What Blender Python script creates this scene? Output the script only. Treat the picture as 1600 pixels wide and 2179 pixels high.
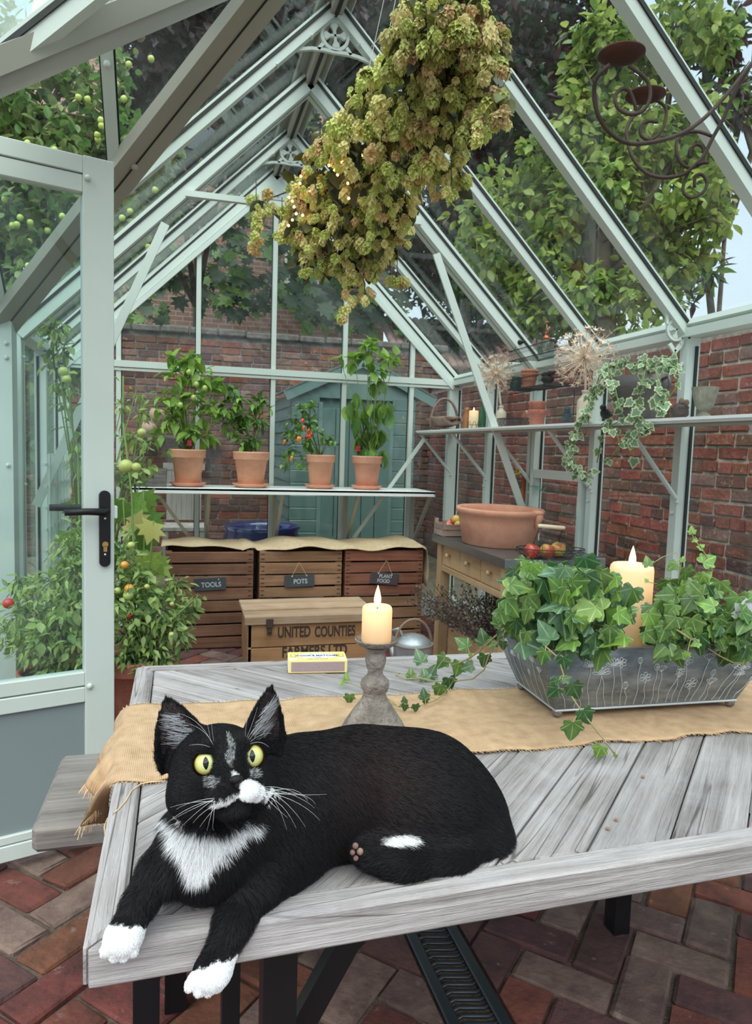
import bpy, bmesh, math, random
import numpy as np
from mathutils import Vector, Matrix, noise

for o in list(bpy.data.objects):
    bpy.data.objects.remove(o)
S = bpy.context.scene
COL = S.collection

# ------------------------------------------------------------------ camera
YAW, PITCH, ROLL, FPX, EYE = .2715, -.0885, .0319, 1511.0, 1.22
fw = Vector((math.sin(YAW)*math.cos(PITCH), math.cos(YAW)*math.cos(PITCH), math.sin(PITCH)))
r0 = Vector((math.cos(YAW), -math.sin(YAW), 0)); u0 = r0.cross(fw)
rt = r0*math.cos(ROLL)+u0*math.sin(ROLL); upv = u0*math.cos(ROLL)-r0*math.sin(ROLL)
cd = bpy.data.cameras.new('camera'); cam = bpy.data.objects.new('camera', cd); COL.objects.link(cam)
cd.sensor_fit = 'VERTICAL'; cd.sensor_height = 36.0; cd.sensor_width = 36.0
cd.lens = FPX/2179*36.0; cd.clip_start = .02; cd.clip_end = 200
CAM = Vector((0, 0, EYE))
cam.matrix_world = Matrix(((rt.x, upv.x, -fw.x, 0), (rt.y, upv.y, -fw.y, 0), (rt.z, upv.z, -fw.z, EYE), (0, 0, 0, 1)))
cd.dof.use_dof = True; cd.dof.focus_distance = .80; cd.dof.aperture_fstop = 22.0
S.camera = cam

# ------------------------------------------------------------------ sky
w = bpy.data.worlds.new('sky'); S.world = w; w.use_nodes = True
nt = w.node_tree; nt.nodes.clear()
wo = nt.nodes.new('ShaderNodeOutputWorld'); bg = nt.nodes.new('ShaderNodeBackground')
tc = nt.nodes.new('ShaderNodeTexCoord'); sx = nt.nodes.new('ShaderNodeSeparateXYZ'); cr = nt.nodes.new('ShaderNodeValToRGB')
nt.links.new(tc.outputs['Generated'], sx.inputs[0]); nt.links.new(sx.outputs['Z'], cr.inputs[0])
cr.color_ramp.elements[0].position = 0.0; cr.color_ramp.elements[0].color = (.80, .89, 1, 1)
cr.color_ramp.elements[1].position = .8; cr.color_ramp.elements[1].color = (.62, .77, 1, 1)
nt.links.new(cr.outputs[0], bg.inputs[0]); bg.inputs[1].default_value = .66
nt.links.new(bg.outputs[0], wo.inputs[0])
# thin high cloud lets a very soft sun through from the upper left behind the viewer
sd = bpy.data.lights.new('sun', 'SUN'); sd.energy = 3.1; sd.angle = math.radians(75); sd.color = (1, .96, .9)
so = bpy.data.objects.new('sun', sd); COL.objects.link(so); so.rotation_euler = (math.radians(24), math.radians(-16), math.radians(10))
S.view_settings.view_transform = 'Standard'; S.view_settings.look = 'None'
S.view_settings.exposure = .80; S.view_settings.gamma = 1.0; S.view_settings.use_curve_mapping = False

R = random.Random(7)
def V(*a): return Vector(a)
def PX(x, y, **k):
    """point in the place on the sight line through a photo pixel, on the plane X=, Y=, Z= or at depth D="""
    d = fw+rt*((x-800)/FPX)-upv*((y-1089.5)/FPX)
    (a, v), = k.items()
    t = v if a == 'D' else (v-CAM['XYZ'.index(a)])/d['XYZ'.index(a)]
    return CAM+d*t

# ------------------------------------------------------------------ materials
MATS = {}
def mat(name, col, rough=.6, metal=0., var=0., vscale=6., bump=0., bscale=60., col2=None, spec=.5, sss=0., tr=0., stretch=None, emit=None, estr=0., detail=5, coat=0., fac=(.35, .65), rnd=0., fleck=None):
    if name in MATS: return MATS[name]
    m = bpy.data.materials.new(name); MATS[name] = m; m.use_nodes = True
    n = m.node_tree; p = n.nodes['Principled BSDF']
    p.inputs['Base Color'].default_value = (*col, 1); p.inputs['Roughness'].default_value = rough
    p.inputs['Metallic'].default_value = metal; p.inputs['Specular IOR Level'].default_value = spec
    p.inputs['Coat Weight'].default_value = coat
    if sss: p.inputs['Subsurface Weight'].default_value = sss; p.inputs['Subsurface Radius'].default_value = (.02, .01, .006)
    if tr: p.inputs['Transmission Weight'].default_value = tr
    if emit: p.inputs['Emission Color'].default_value = (*emit, 1); p.inputs['Emission Strength'].default_value = estr
    src = None
    t = n.nodes.new('ShaderNodeTexCoord'); mp = n.nodes.new('ShaderNodeMapping'); n.links.new(t.outputs['Object'], mp.inputs[0])
    if stretch: mp.inputs['Scale'].default_value = stretch
    if rnd:
        oi = n.nodes.new('ShaderNodeObjectInfo'); mu = n.nodes.new('ShaderNodeVectorMath'); mu.operation = 'SCALE'
        cb = n.nodes.new('ShaderNodeCombineXYZ')
        for i in range(3): n.links.new(oi.outputs['Random'], cb.inputs[i])
        n.links.new(cb.outputs[0], mu.inputs[0]); mu.inputs['Scale'].default_value = 37
        n.links.new(mu.outputs[0], mp.inputs['Location'])
    if col2 is not None or var:
        nz = n.nodes.new('ShaderNodeTexNoise'); nz.inputs['Scale'].default_value = vscale; nz.inputs['Detail'].default_value = detail
        nz.inputs['Roughness'].default_value = .62
        n.links.new(mp.outputs[0], nz.inputs['Vector'])
        rp = n.nodes.new('ShaderNodeValToRGB'); rp.color_ramp.elements[0].position = fac[0]; rp.color_ramp.elements[1].position = fac[1]
        c2 = col2 if col2 is not None else tuple(max(0, c*(1-var)) for c in col)
        rp.color_ramp.elements[0].color = (*c2, 1)
        rp.color_ramp.elements[1].color = (*(col if col2 is not None else tuple(min(1, c*(1+var*.6)) for c in col)), 1)
        n.links.new(nz.outputs[0], rp.inputs[0]); src = rp.outputs[0]
    if fleck:
        fc_, fs_, ft_ = fleck; fn = n.nodes.new('ShaderNodeTexNoise'); fn.inputs['Scale'].default_value = fs_; fn.inputs['Detail'].default_value = 8; fn.inputs['Roughness'].default_value = .7; n.links.new(mp.outputs[0], fn.inputs['Vector'])
        fr_ = n.nodes.new('ShaderNodeMapRange'); fr_.inputs['From Min'].default_value = ft_; fr_.inputs['From Max'].default_value = ft_+.09; fr_.inputs['To Max'].default_value = .85; n.links.new(fn.outputs[0], fr_.inputs[0])
        fm = n.nodes.new('ShaderNodeMix'); fm.data_type = 'RGBA'; n.links.new(fr_.outputs[0], fm.inputs[0]); fm.inputs[7].default_value = (*fc_, 1)
        if src: n.links.new(src, fm.inputs[6])
        else: fm.inputs[6].default_value = (*col, 1)
        src = fm.outputs[2]
    if rnd:
        hs = n.nodes.new('ShaderNodeHueSaturation')
        mr = n.nodes.new('ShaderNodeMapRange'); mr.inputs['To Min'].default_value = 1-rnd; mr.inputs['To Max'].default_value = 1+rnd
        n.links.new(oi.outputs['Random'], mr.inputs[0]); n.links.new(mr.outputs[0], hs.inputs['Value'])
        m2 = n.nodes.new('ShaderNodeMath'); m2.operation = 'MULTIPLY'; m2.inputs[1].default_value = 7.13
        m3 = n.nodes.new('ShaderNodeMath'); m3.operation = 'FRACT'; n.links.new(oi.outputs['Random'], m2.inputs[0]); n.links.new(m2.outputs[0], m3.inputs[0])
        m4 = n.nodes.new('ShaderNodeMapRange'); m4.inputs['To Min'].default_value = .5-.05*rnd; m4.inputs['To Max'].default_value = .5+.05*rnd
        n.links.new(m3.outputs[0], m4.inputs[0]); n.links.new(m4.outputs[0], hs.inputs['Hue'])
        if src: n.links.new(src, hs.inputs['Color'])
        else: hs.inputs['Color'].default_value = (*col, 1)
        src = hs.outputs[0]
    if src: n.links.new(src, p.inputs['Base Color'])
    if bump:
        nb = n.nodes.new('ShaderNodeTexNoise'); nb.inputs['Scale'].default_value = bscale; nb.inputs['Detail'].default_value = 4
        n.links.new(mp.outputs[0], nb.inputs['Vector'])
        bp = n.nodes.new('ShaderNodeBump'); bp.inputs['Strength'].default_value = bump; bp.inputs['Distance'].default_value = .01
        n.links.new(nb.outputs[0], bp.inputs['Height']); n.links.new(bp.outputs[0], p.inputs['Normal'])
    return m
def colattr(m, name='col'):
    """colour of the mesh's own colour layer"""
    n = m.node_tree; a = n.nodes.new('ShaderNodeVertexColor'); a.layer_name = name
    n.links.new(a.outputs[0], n.nodes['Principled BSDF'].inputs['Base Color']); return m
def leafmat(name, col, col2=None, rough=.45, trans=.35, vscale=25, rnd=.25):
    if name in MATS: return MATS[name]
    m = mat(name, col, rough, col2=col2 or tuple(c*.6 for c in col), vscale=vscale, rnd=rnd)
    n = m.node_tree; p = n.nodes['Principled BSDF']
    tl = n.nodes.new('ShaderNodeBsdfTranslucent'); mx = n.nodes.new('ShaderNodeMixShader'); mx.inputs[0].default_value = trans
    src = p.inputs['Base Color'].links[0].from_socket
    n.links.new(src, tl.inputs[0]); n.links.new(p.outputs[0], mx.inputs[1]); n.links.new(tl.outputs[0], mx.inputs[2])
    n.links.new(mx.outputs[0], n.nodes['Material Output'].inputs[0]); return m
def glassmat(name, tint=(.93, .98, .96), dirt=.0, refl=1.):
    if name in MATS: return MATS[name]
    m = bpy.data.materials.new(name); MATS[name] = m; m.use_nodes = True; n = m.node_tree; n.nodes.clear()
    o = n.nodes.new('ShaderNodeOutputMaterial'); t = n.nodes.new('ShaderNodeBsdfTransparent'); t.inputs[0].default_value = (*tint, 1)
    g = n.nodes.new('ShaderNodeBsdfGlossy'); g.inputs['Roughness'].default_value = .01
    f = n.nodes.new('ShaderNodeLayerWeight'); f.inputs[0].default_value = .5
    po = n.nodes.new('ShaderNodeMath'); po.operation = 'POWER'; po.inputs[1].default_value = 4.6; n.links.new(f.outputs['Facing'], po.inputs[0])
    mu = n.nodes.new('ShaderNodeMath'); mu.operation = 'MULTIPLY_ADD'; mu.inputs[1].default_value = .5*refl; mu.inputs[2].default_value = .02*refl; n.links.new(po.outputs[0], mu.inputs[0])
    mx = n.nodes.new('ShaderNodeMixShader'); n.links.new(mu.outputs[0], mx.inputs[0]); n.links.new(t.outputs[0], mx.inputs[1]); n.links.new(g.outputs[0], mx.inputs[2])
    out = mx.outputs[0]
    if dirt:
        d = n.nodes.new('ShaderNodeBsdfDiffuse'); d.inputs[0].default_value = (.75, .8, .78, 1)
        tc = n.nodes.new('ShaderNodeTexCoord'); nz = n.nodes.new('ShaderNodeTexNoise'); nz.inputs['Scale'].default_value = 3; nz.inputs['Detail'].default_value = 6
        n.links.new(tc.outputs['Object'], nz.inputs['Vector']); mr = n.nodes.new('ShaderNodeMapRange')
        mr.inputs['From Min'].default_value = .35; mr.inputs['From Max'].default_value = .75; mr.inputs['To Max'].default_value = dirt
        n.links.new(nz.outputs[0], mr.inputs[0]); m2 = n.nodes.new('ShaderNodeMixShader')
        n.links.new(mr.outputs[0], m2.inputs[0]); n.links.new(out, m2.inputs[1]); n.links.new(d.outputs[0], m2.inputs[2]); out = m2.outputs[0]
    n.links.new(out, o.inputs[0]); return m

FRAME = mat('sage_paint', (.60, .67, .62), .38, var=.04, vscale=3)
FRAME_SHADED = mat('sage_paint_shaded', (.36, .35, .29), .4, var=.04, vscale=3)  # same frame paint with shade put into its colour, for beams out of the light
GLASS = glassmat('clear_glass', dirt=.05)
SEAL = mat('black_rubber', (.012, .016, .015), .6)
BLACKM = mat('black_metal', (.012, .012, .014), .38, metal=.3)
TERRA = mat('terracotta', (.72, .36, .24), .8, col2=(.60, .27, .17), vscale=9, bump=.15, bscale=90, rnd=.12)
TERRA_OLD = mat('old_terracotta', (.50, .20, .13), .85, col2=(.34, .12, .08), vscale=14, bump=.2, bscale=90, rnd=.15)

# ------------------------------------------------------------------ mesh building
class MB:
    def __init__(s): s.v = []; s.f = []; s.m = []; s.cur = 0
    def add(s, vs, fs):
        o = len(s.v); s.v.extend([tuple(v) for v in vs]); s.f.extend([tuple(i+o for i in f) for f in fs]); s.m.extend([s.cur]*len(fs)); return s
    def box(s, c, size, rot=None, bev=0.):
        x, y, z = [a/2 for a in size]; M = rot.to_3x3() if rot else Matrix.Identity(3); c = Vector(c)
        if bev:
            b = min(bev, .49*min(size)); P = []
            for sx_ in (-1, 1):
                for sy in (-1, 1):
                    for sz in (-1, 1):
                        P.append([V(sx_*x, sy*(y-b), sz*(z-b)), V(sx_*(x-b), sy*y, sz*(z-b)), V(sx_*(x-b), sy*(y-b), sz*z)])
            vs = [c+M@q for t in P for q in t]; I = lambda i, j, k, a: ((i*2+j)*2+k)*3+a
            fs = []
            for i in (0, 1): fs.append([I(i, 0, 0, 0), I(i, 1, 0, 0), I(i, 1, 1, 0), I(i, 0, 1, 0)][::1 if i else -1])
            for j in (0, 1): fs.append([I(0, j, 0, 1), I(1, j, 0, 1), I(1, j, 1, 1), I(0, j, 1, 1)][::-1 if j else 1])
            for k in (0, 1): fs.append([I(0, 0, k, 2), I(1, 0, k, 2), I(1, 1, k, 2), I(0, 1, k, 2)][::1 if k else -1])
            for i in (0, 1):
                for j in (0, 1): fs.append([I(i, j, 0, 0), I(i, j, 1, 0), I(i, j, 1, 1), I(i, j, 0, 1)])
                for k in (0, 1): fs.append([I(i, 0, k, 0), I(i, 1, k, 0), I(i, 1, k, 2), I(i, 0, k, 2)])
            for j in (0, 1):
                for k in (0, 1): fs.append([I(0, j, k, 1), I(1, j, k, 1), I(1, j, k, 2), I(0, j, k, 2)])
            for i in (0, 1):
                for j in (0, 1):
                    for k in (0, 1): fs.append([I(i, j, k, 0), I(i, j, k, 1), I(i, j, k, 2)])
            return s.add(vs, fs)
        vs = [c+M@V(a*x, b*y, d*z) for a in (-1, 1) for b in (-1, 1) for d in (-1, 1)]
        return s.add(vs, [(0, 1, 3, 2), (4, 6, 7, 5), (0, 4, 5, 1), (2, 3, 7, 6), (0, 2, 6, 4), (1, 5, 7, 3)])
    def bar(s, a, b, w_, h_, up=(0, 0, 1), bev=0.):
        a = Vector(a); b = Vector(b); d = (b-a); L = d.length; d.normalize(); u = Vector(up)
        if abs(d.dot(u.normalized())) > .999: u = V(0, 1, 0) if abs(d.y) < .9 else V(1, 0, 0)
        sd_ = d.cross(u).normalized(); u = sd_.cross(d)
        M = Matrix((d, sd_, u)).transposed(); return s.box((a+b)/2, (L, w_, h_), M, bev)
    def tube(s, pts, r, n=8, cap=True, closed=False):
        pts = [Vector(p) for p in pts]; N = len(pts); rs = r if isinstance(r, (list, tuple)) else [r]*N
        ring = []; u = None
        for i, p in enumerate(pts):
            if closed: t = pts[(i+1) % N]-pts[i-1]
            else: t = pts[min(i+1, N-1)]-pts[max(i-1, 0)]
            if t.length < 1e-9: t = V(0, 0, 1)
            t.normalize()
            if u is None: u = t.orthogonal().normalized()
            else:
                u = (u-t*u.dot(t))
                if u.length < 1e-6: u = t.orthogonal()
                u.normalize()
            v = t.cross(u)
            ring.append([p+(u*math.cos(2*math.pi*k/n)+v*math.sin(2*math.pi*k/n))*rs[i] for k in range(n)])
        vs = [q for g in ring for q in g]; fs = []
        for i in range(N if closed else N-1):
            for k in range(n):
                j = (i+1) % N; k2 = (k+1) % n; fs.append((i*n+k, i*n+k2, j*n+k2, j*n+k))
        if cap and not closed: fs.append(tuple(range(n-1, -1, -1))); fs.append(tuple((N-1)*n+k for k in range(n)))
        return s.add(vs, fs)
    def lathe(s, prof, c=(0, 0, 0), n=24, sx=1., sy=1., M=None, flute=None):
        c = Vector(c); vs = []; N = len(prof)
        for i, (r, z) in enumerate(prof):
            for k in range(n):
                a = 2*math.pi*k/n; rr = r*(1+(flute(i, a) if flute else 0))
                q = V(rr*math.cos(a)*sx, rr*math.sin(a)*sy, z); vs.append(c+(M@q if M else q))
        fs = [(i*n+k, i*n+(k+1) % n, (i+1)*n+(k+1) % n, (i+1)*n+k) for i in range(N-1) for k in range(n)]
        if prof[0][0] > 1e-6: fs.append(tuple(range(n-1, -1, -1)))
        if prof[-1][0] > 1e-6: fs.append(tuple((N-1)*n+k for k in range(n)))
        return s.add(vs, fs)
    def ell(s, c, r, n=12, m=8, M=None):
        prof = [(math.sin(math.pi*i/m), -math.cos(math.pi*i/m)) for i in range(m+1)]; c = Vector(c); vs = []
        if not hasattr(r, '__len__'): r = (r, r, r)
        for a_, z in prof:
            for k in range(n):
                a = 2*math.pi*k/n; q = V(a_*math.cos(a)*r[0], a_*math.sin(a)*r[1], z*r[2]); vs.append(c+(M@q if M else q))
        return s.add(vs, [(i*n+k, i*n+(k+1) % n, (i+1)*n+(k+1) % n, (i+1)*n+k) for i in range(m) for k in range(n)])
    def prism(s, poly, a, b):
        """poly: 2D points mapped by functions a (near) and b (far)"""
        n = len(poly); vs = [a(p) for p in poly]+[b(p) for p in poly]
        fs = [tuple(range(n)), tuple(range(2*n-1, n-1, -1))]+[(i, i+n, (i+1) % n+n, (i+1) % n) for i in range(n)]
        return s.add(vs, fs)
    def mesh(s, name, mats, smooth=False):
        me = bpy.data.meshes.new(name); me.from_pydata(s.v, [], s.f)
        ms = mats if isinstance(mats, (list, tuple)) else [mats]
        for m in ms: me.materials.append(m)
        if len(ms) > 1: me.polygons.foreach_set('material_index', s.m)
        bm = bmesh.new(); bm.from_mesh(me); bmesh.ops.remove_doubles(bm, verts=bm.verts, dist=1e-6); bmesh.ops.recalc_face_normals(bm, faces=bm.faces); bm.to_mesh(me); bm.free()
        if smooth:
            me.polygons.foreach_set('use_smooth', [True]*len(me.polygons))
            if smooth is not True: me.set_sharp_from_angle(angle=math.radians(smooth))
        me.update(); return me
    def build(s, name, mats, parent=None, smooth=False, loc=None, **k):
        """mesh object; with loc the geometry is recentred there"""
        if loc is not None:
            L = Vector(loc); s.v = [(v[0]-L.x, v[1]-L.y, v[2]-L.z) for v in s.v]
        o = link(name, s.mesh(name, mats, smooth), parent)
        if loc is not None: o.location = L - (parent.location if parent else Vector())
        elif parent: o.location = -wloc(parent)
        tag(o, **k); return o
def wloc(o):
    p = Vector(o.location)
    while o.parent: o = o.parent; p += Vector(o.location)
    return p
def link(name, data, parent=None):
    o = bpy.data.objects.new(name, data); COL.objects.link(o)
    if parent: o.parent = parent
    return o
def tag(o, label=None, cat=None, group=None, kind=None):
    if label: o['label'] = label
    if cat: o['category'] = cat
    if group: o['group'] = group
    if kind: o['kind'] = kind
    return o
def thing(name, loc, label=None, cat=None, group=None, kind=None, rz=0):
    o = bpy.data.objects.new(name, None); o.empty_display_size = .05; COL.objects.link(o); o.location = loc; o.rotation_euler.z = rz
    return tag(o, label, cat, group, kind)
def local(name, mb, mats, parent, smooth=False, **k):
    """part whose geometry is written in its thing's own coordinates"""
    return tag(link(name, mb.mesh(name, mats, smooth), parent), **k)
def copytree(o, parent=None):
    c = o.copy(); COL.objects.link(c)
    if parent: c.parent = parent
    for ch in o.children: copytree(ch, c)
    return c
def orient(d, up=(0, 0, 1)):
    """matrix with local +Y along d, local +Z near up"""
    d = Vector(d).normalized(); u = Vector(up); x = d.cross(u)
    if x.length < 1e-4: x = d.cross(V(1, 0, 0))
    x.normalize(); return Matrix((x, d, x.cross(d))).transposed()
# ================================================================== greenhouse
XL, XR, XC, YB, HE, HR, BAY = -.738, 1.96, .611, 4.927, 1.715, 3.03, .62
SL = (HR-HE)/(XR-XC)
KY = [YB-BAY*k for k in range(10)]          # rafter lines from the back gable
YF = KY[9]
TY, TW = 2.35, 1.06                          # the side porch: ridge line and half width
TH = HE+SL*TW
TWN = .72; SLN = (TH-HE)/TWN                    # the near porch slope is narrower and steeper
def zv(y): return TH-SL*(y-TY) if y >= TY else TH-SLN*(TY-y)
XP = -.93                                    # porch gable plane
MORTAR = mat('lime_mortar', (.50, .42, .36), .95, var=.4, vscale=20, bump=.4, bscale=120)

def roofz(x): return HR-abs(x-XC)*SL
nrR = V(SL, 0, 1).normalized(); nrL = V(-SL, 0, 1).normalized()

# ---- back gable
wb = thing('wall_back', (XC, YB, 0), 'sage green glazed gable wall at the far end behind the potted chillies', kind='structure')
g = .4965
for j in (-2, -1, 0, 1, 2):
    x = XC+j*g; top = roofz(x)-.03
    m = MB(); m.box((x, YB, (top+.02)/2), (.030, .045, top-.02)); m.cur = 1
    for sxx in (-1, 1): m.box((x+sxx*.0175, YB+.012, (top+.02)/2), (.004, .01, top-.06))
    m.build('mullion', [FRAME, SEAL], wb)
for x, sg in ((XL+.03, 1), (XR-.03, -1)):
    MB().box((x, YB, HE/2), (.07, .05, HE)).build('corner_post', FRAME, wb)
MB().box((XC, YB-.012, HE), (XR-XL, .05, .042)).box((XC, YB-.02, HE-.035), (XR-XL, .02, .016)).build('cross_rail', FRAME, wb)
MB().box((XC, YB, .06), (XR-XL, .07, .12)).build('sill', FRAME, wb)
for sg in (-1, 1):
    a = V(XC+sg*(XR-XC+.02), YB, HE-.02); b = V(XC, YB, HR)
    MB().bar(a, b, .05, .075).build('verge_bar', FRAME, wb); MB().bar(a+V(-sg*.06, -.03, -.02), b+V(0, -.03, -.08), .02, .03).build('glazing_bar', FRAME, wb)
xs = [XL]+[XC+j*g for j in (-2, -1, 0, 1, 2)]+[XR]
for a, b in zip(xs, xs[1:]):
    MB().box(((a+b)/2, YB+.014, HE/2+.04), (b-a-.02, .004, HE-.14)).build('pane', GLASS, wb)
    za, zb = max(HE+.04, roofz(a)-.03), max(HE+.04, roofz(b)-.03); aa, bb = a+.012, b-.012
    pl = [(aa, HE+.02), (bb, HE+.02), (bb, zb), (aa, za)]
    MB().prism(pl, lambda p: (p[0], YB+.012, p[1]), lambda p: (p[0], YB+.016, p[1])).build('pane', GLASS, wb)
# apex plate with five bolts
m = MB(); arc = [(XC-.20, HR-.235), (XC, HR-.06), (XC+.20, HR-.235), (XC+.13, HR-.27), (XC+.06, HR-.19), (XC-.06, HR-.19), (XC-.13, HR-.27)]
m.prism(arc, lambda p: (p[0], YB-.05, p[1]), lambda p: (p[0], YB-.035, p[1]))
for q in ((-.12, -.2), (-.05, -.13), (.05, -.13), (.12, -.2), (0, -.16)): m.ell((XC+q[0], YB-.053, HR+q[1]), (.011, .008, .011), 8, 5)
m.build('apex_plate', FRAME, wb)

# ---- side walls
def bolts(m, pts, d, r=.009):
    for p in pts: m.ell(Vector(p)+Vector(d)*.004, r, 8, 5)
def sidewall(name, X, s, ks, label, ypos=None):
    """s: +1 right wall, -1 left wall"""
    wl = thing(name, (X, YB, 0), label, kind='structure')
    for k in ks:
        y = KY[k]; wd = .085 if k == 2 else .042
        m = MB(); m.box((X, y, HE/2), (.06, wd, HE)); m.cur = 1
        m.box((X+s*.012, y-wd/2-.004, HE/2), (.012, .006, HE-.1))
        if k == 2: m.box((X-s*.0295, y, HE/2), (.003, .003, HE-.1))
        m.cur = 0; bolts(m, [(X-s*.03, y, HE-.12), (X-s*.03, y, 1.0)], (-s, 0, 0))
        m.build('post', [FRAME, SEAL], wl)
    y0, y1 = KY[ks[-1]], YB
    m = MB(); m.box((X-s*.004, (y0+y1)/2, HE+.0), (.085, y1-y0+.02, .034)); m.box((X-s*.012, (y0+y1)/2, HE+.030), (.055, y1-y0, .026), Matrix.Rotation(s*.5, 3, 'Y'))
    m.build('eave_beam', FRAME, wl)
    MB().box((X, (y0+y1)/2, .07), (.08, y1-y0, .14)).build('sill', FRAME, wl)
    for k in range(ks[0], ks[-1]):
        MB().box((X+s*.014, (KY[k]+KY[k+1])/2, HE/2+.05), (.004, BAY-.03, HE-.16)).build('pane', GLASS, wl)
    return wl
wr = sidewall('wall_right', XR, 1, range(0, 10), 'sage green glazed side wall in front of the red brick garden wall')
wlf = sidewall('wall_left', XL, -1, range(0, 3), 'sage green glazed side wall behind the tomato plants, left of the chillies')

# louvre window in the right wall between the wide post and the next
lv = thing('window_1', (XR, KY[3], 0), 'framed louvre window with glass blades, right of the brass garden tap', kind='structure')
ya, yb = KY[3]+.03, KY[2]-.05
zt = PX(1190, 1012, X=XR-.03).z
MB().box((XR-.02, (ya+yb)/2, zt), (.05, yb-ya, .045)).build('window_frame', FRAME, lv, label='upper rail of louvre window')
MB().box((XR-.03, ya+.02, zt-.3), (.045, .03, .6)).build('window_frame', FRAME, lv)
MB().box((XR-.03, yb-.02, zt-.3), (.045, .03, .6)).build('window_frame', FRAME, lv)
MB().box((XR-.02, (ya+yb)/2, zt-.62), (.05, yb-ya, .045)).build('window_frame', FRAME, lv)
LOUV = glassmat('louvre_glass', tint=(.78, .9, .86))
for i in range(5):
    MB().box((XR-.045, (ya+yb)/2, zt-.08-i*.12), (.085, yb-ya-.05, .005), Matrix.Rotation(math.radians(22), 3, 'Y')).build('louvre_blade', LOUV, lv)

# ---- roof
rf = thing('ceiling', (XC, YB, HE), 'pitched glass roof of sage green rafters', kind='structure')
m = MB(); y0 = YF
m.box((XC, (y0+YB)/2, HR+.02), (.05, YB-y0, .10)); m.cur = 1; m.box((XC, (y0+YB)/2, HR-.031), (.016, YB-y0, .006)); m.cur = 0
for sg in (-1, 1): m.bar((XC+sg*.05, y0, HR+.045), (XC+sg*.05, YB, HR+.045), .07, .012, up=(sg*SL, 0, 1))
m.build('ridge_beam', [FRAME_SHADED, SEAL], rf)
def rafter(a, b, wd, dp, n, seal=True, mt=FRAME, groove=False, name='rafter'):
    a = Vector(a); b = Vector(b); m = MB(); n = Vector(n).normalized(); m.bar(a, b, wd, dp, up=n); m.cur = 1
    sd_ = (b-a).normalized().cross(n)
    if seal:
        for q in (-1, 1): m.bar(a+sd_*q*(wd/2+.003)+n*dp*.2, b+sd_*q*(wd/2+.003)+n*dp*.2, .006, .012, up=n)
    if groove: m.bar(a-n*(dp/2), b-n*(dp/2), .003, .003, up=n)
    return m.build(name, [mt, SEAL], rf)
for k in range(0, 10):
    y = KY[k]; maj = k == 2
    wd, dp = (.095, .075) if maj else (.042, .055)
    for sg, nn in ((1, nrR), (-1, nrL)):
        if sg == -1:
            # left slope is interrupted by the porch valleys
            x0 = XC-(HR-zv(y))/SL if TY-TWN < y < TY+TW else XL
        else: x0 = XR
        a = V(x0, y, roofz(x0))+nn*.0; b = V(XC, y, HR)
        off = nn*(-dp/2+.02)
        rafter(a+off, b+off+V(sg*.02, 0, 0), wd, dp, nn, groove=maj)
ROOFG = glassmat('roof_glass', dirt=.07)
for k in range(9):
    ya, yb = KY[k+1]+.02, KY[k]-.02
    for sg, nn in ((1, nrR), (-1, nrL)):
        if sg == -1 and yb > TY-TWN and ya < TY+TW:
            def xl(y): return XC-(HR-zv(y))/SL if TY-TWN < y < TY+TW else XL
            ys = sorted({ya, yb} | {q for q in (TY, TY-TWN, TY+TW) if ya < q < yb})
            pl = [(xl(q), q) for q in ys]+[(XC-.03, ys[-1]), (XC-.03, ys[0])]
        else:
            xe = XR if sg > 0 else XL
            pl = [(xe, ya), (XC+sg*.03, ya), (XC+sg*.03, yb), (xe, yb)]
        fa = lambda p: V(p[0], p[1], roofz(p[0]))+nn*.022
        fb = lambda p: V(p[0], p[1], roofz(p[0]))+nn*.026
        MB().prism(pl, fa, fb).build('roof_pane', ROOFG, rf)
# porch roof: valleys, ridge, bars, panes (belongs to the roof)
ap = V(XC-(HR-TH)/SL, TY, TH)
for sg in (1, -1):
    tw, sl = (TW, SL) if sg == 1 else (TWN, SLN)
    f = V(XL, TY+sg*tw, HE); d = (ap-f).normalized()
    nv = (nrL+V(0, sg*sl, 1).normalized()).normalized(); nv = (nv-d*nv.dot(d)).normalized()
    m = MB(); m.bar(f-d*.03-nv*.02, ap-nv*.02, .125, .045, up=nv); m.cur = 1; m.bar(f-nv*.044, ap-nv*.044, .005, .004, up=nv); m.cur = 0
    if sg == -1:
        sdv = d.cross(nv)
        m.bar(f+sdv*.07+nv*.02, ap+sdv*.07+nv*.02, .03, .05, up=nv)
    m.ell(f+d*.95-nv*.045, .013, 8, 6)
    m.build('valley_beam', [FRAME_SHADED, SEAL], rf)
MB().box(((XP+ap.x)/2, TY, TH-.0), (ap.x-XP, .05, .09)).build('porch_ridge_beam', FRAME_SHADED, rf)
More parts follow.
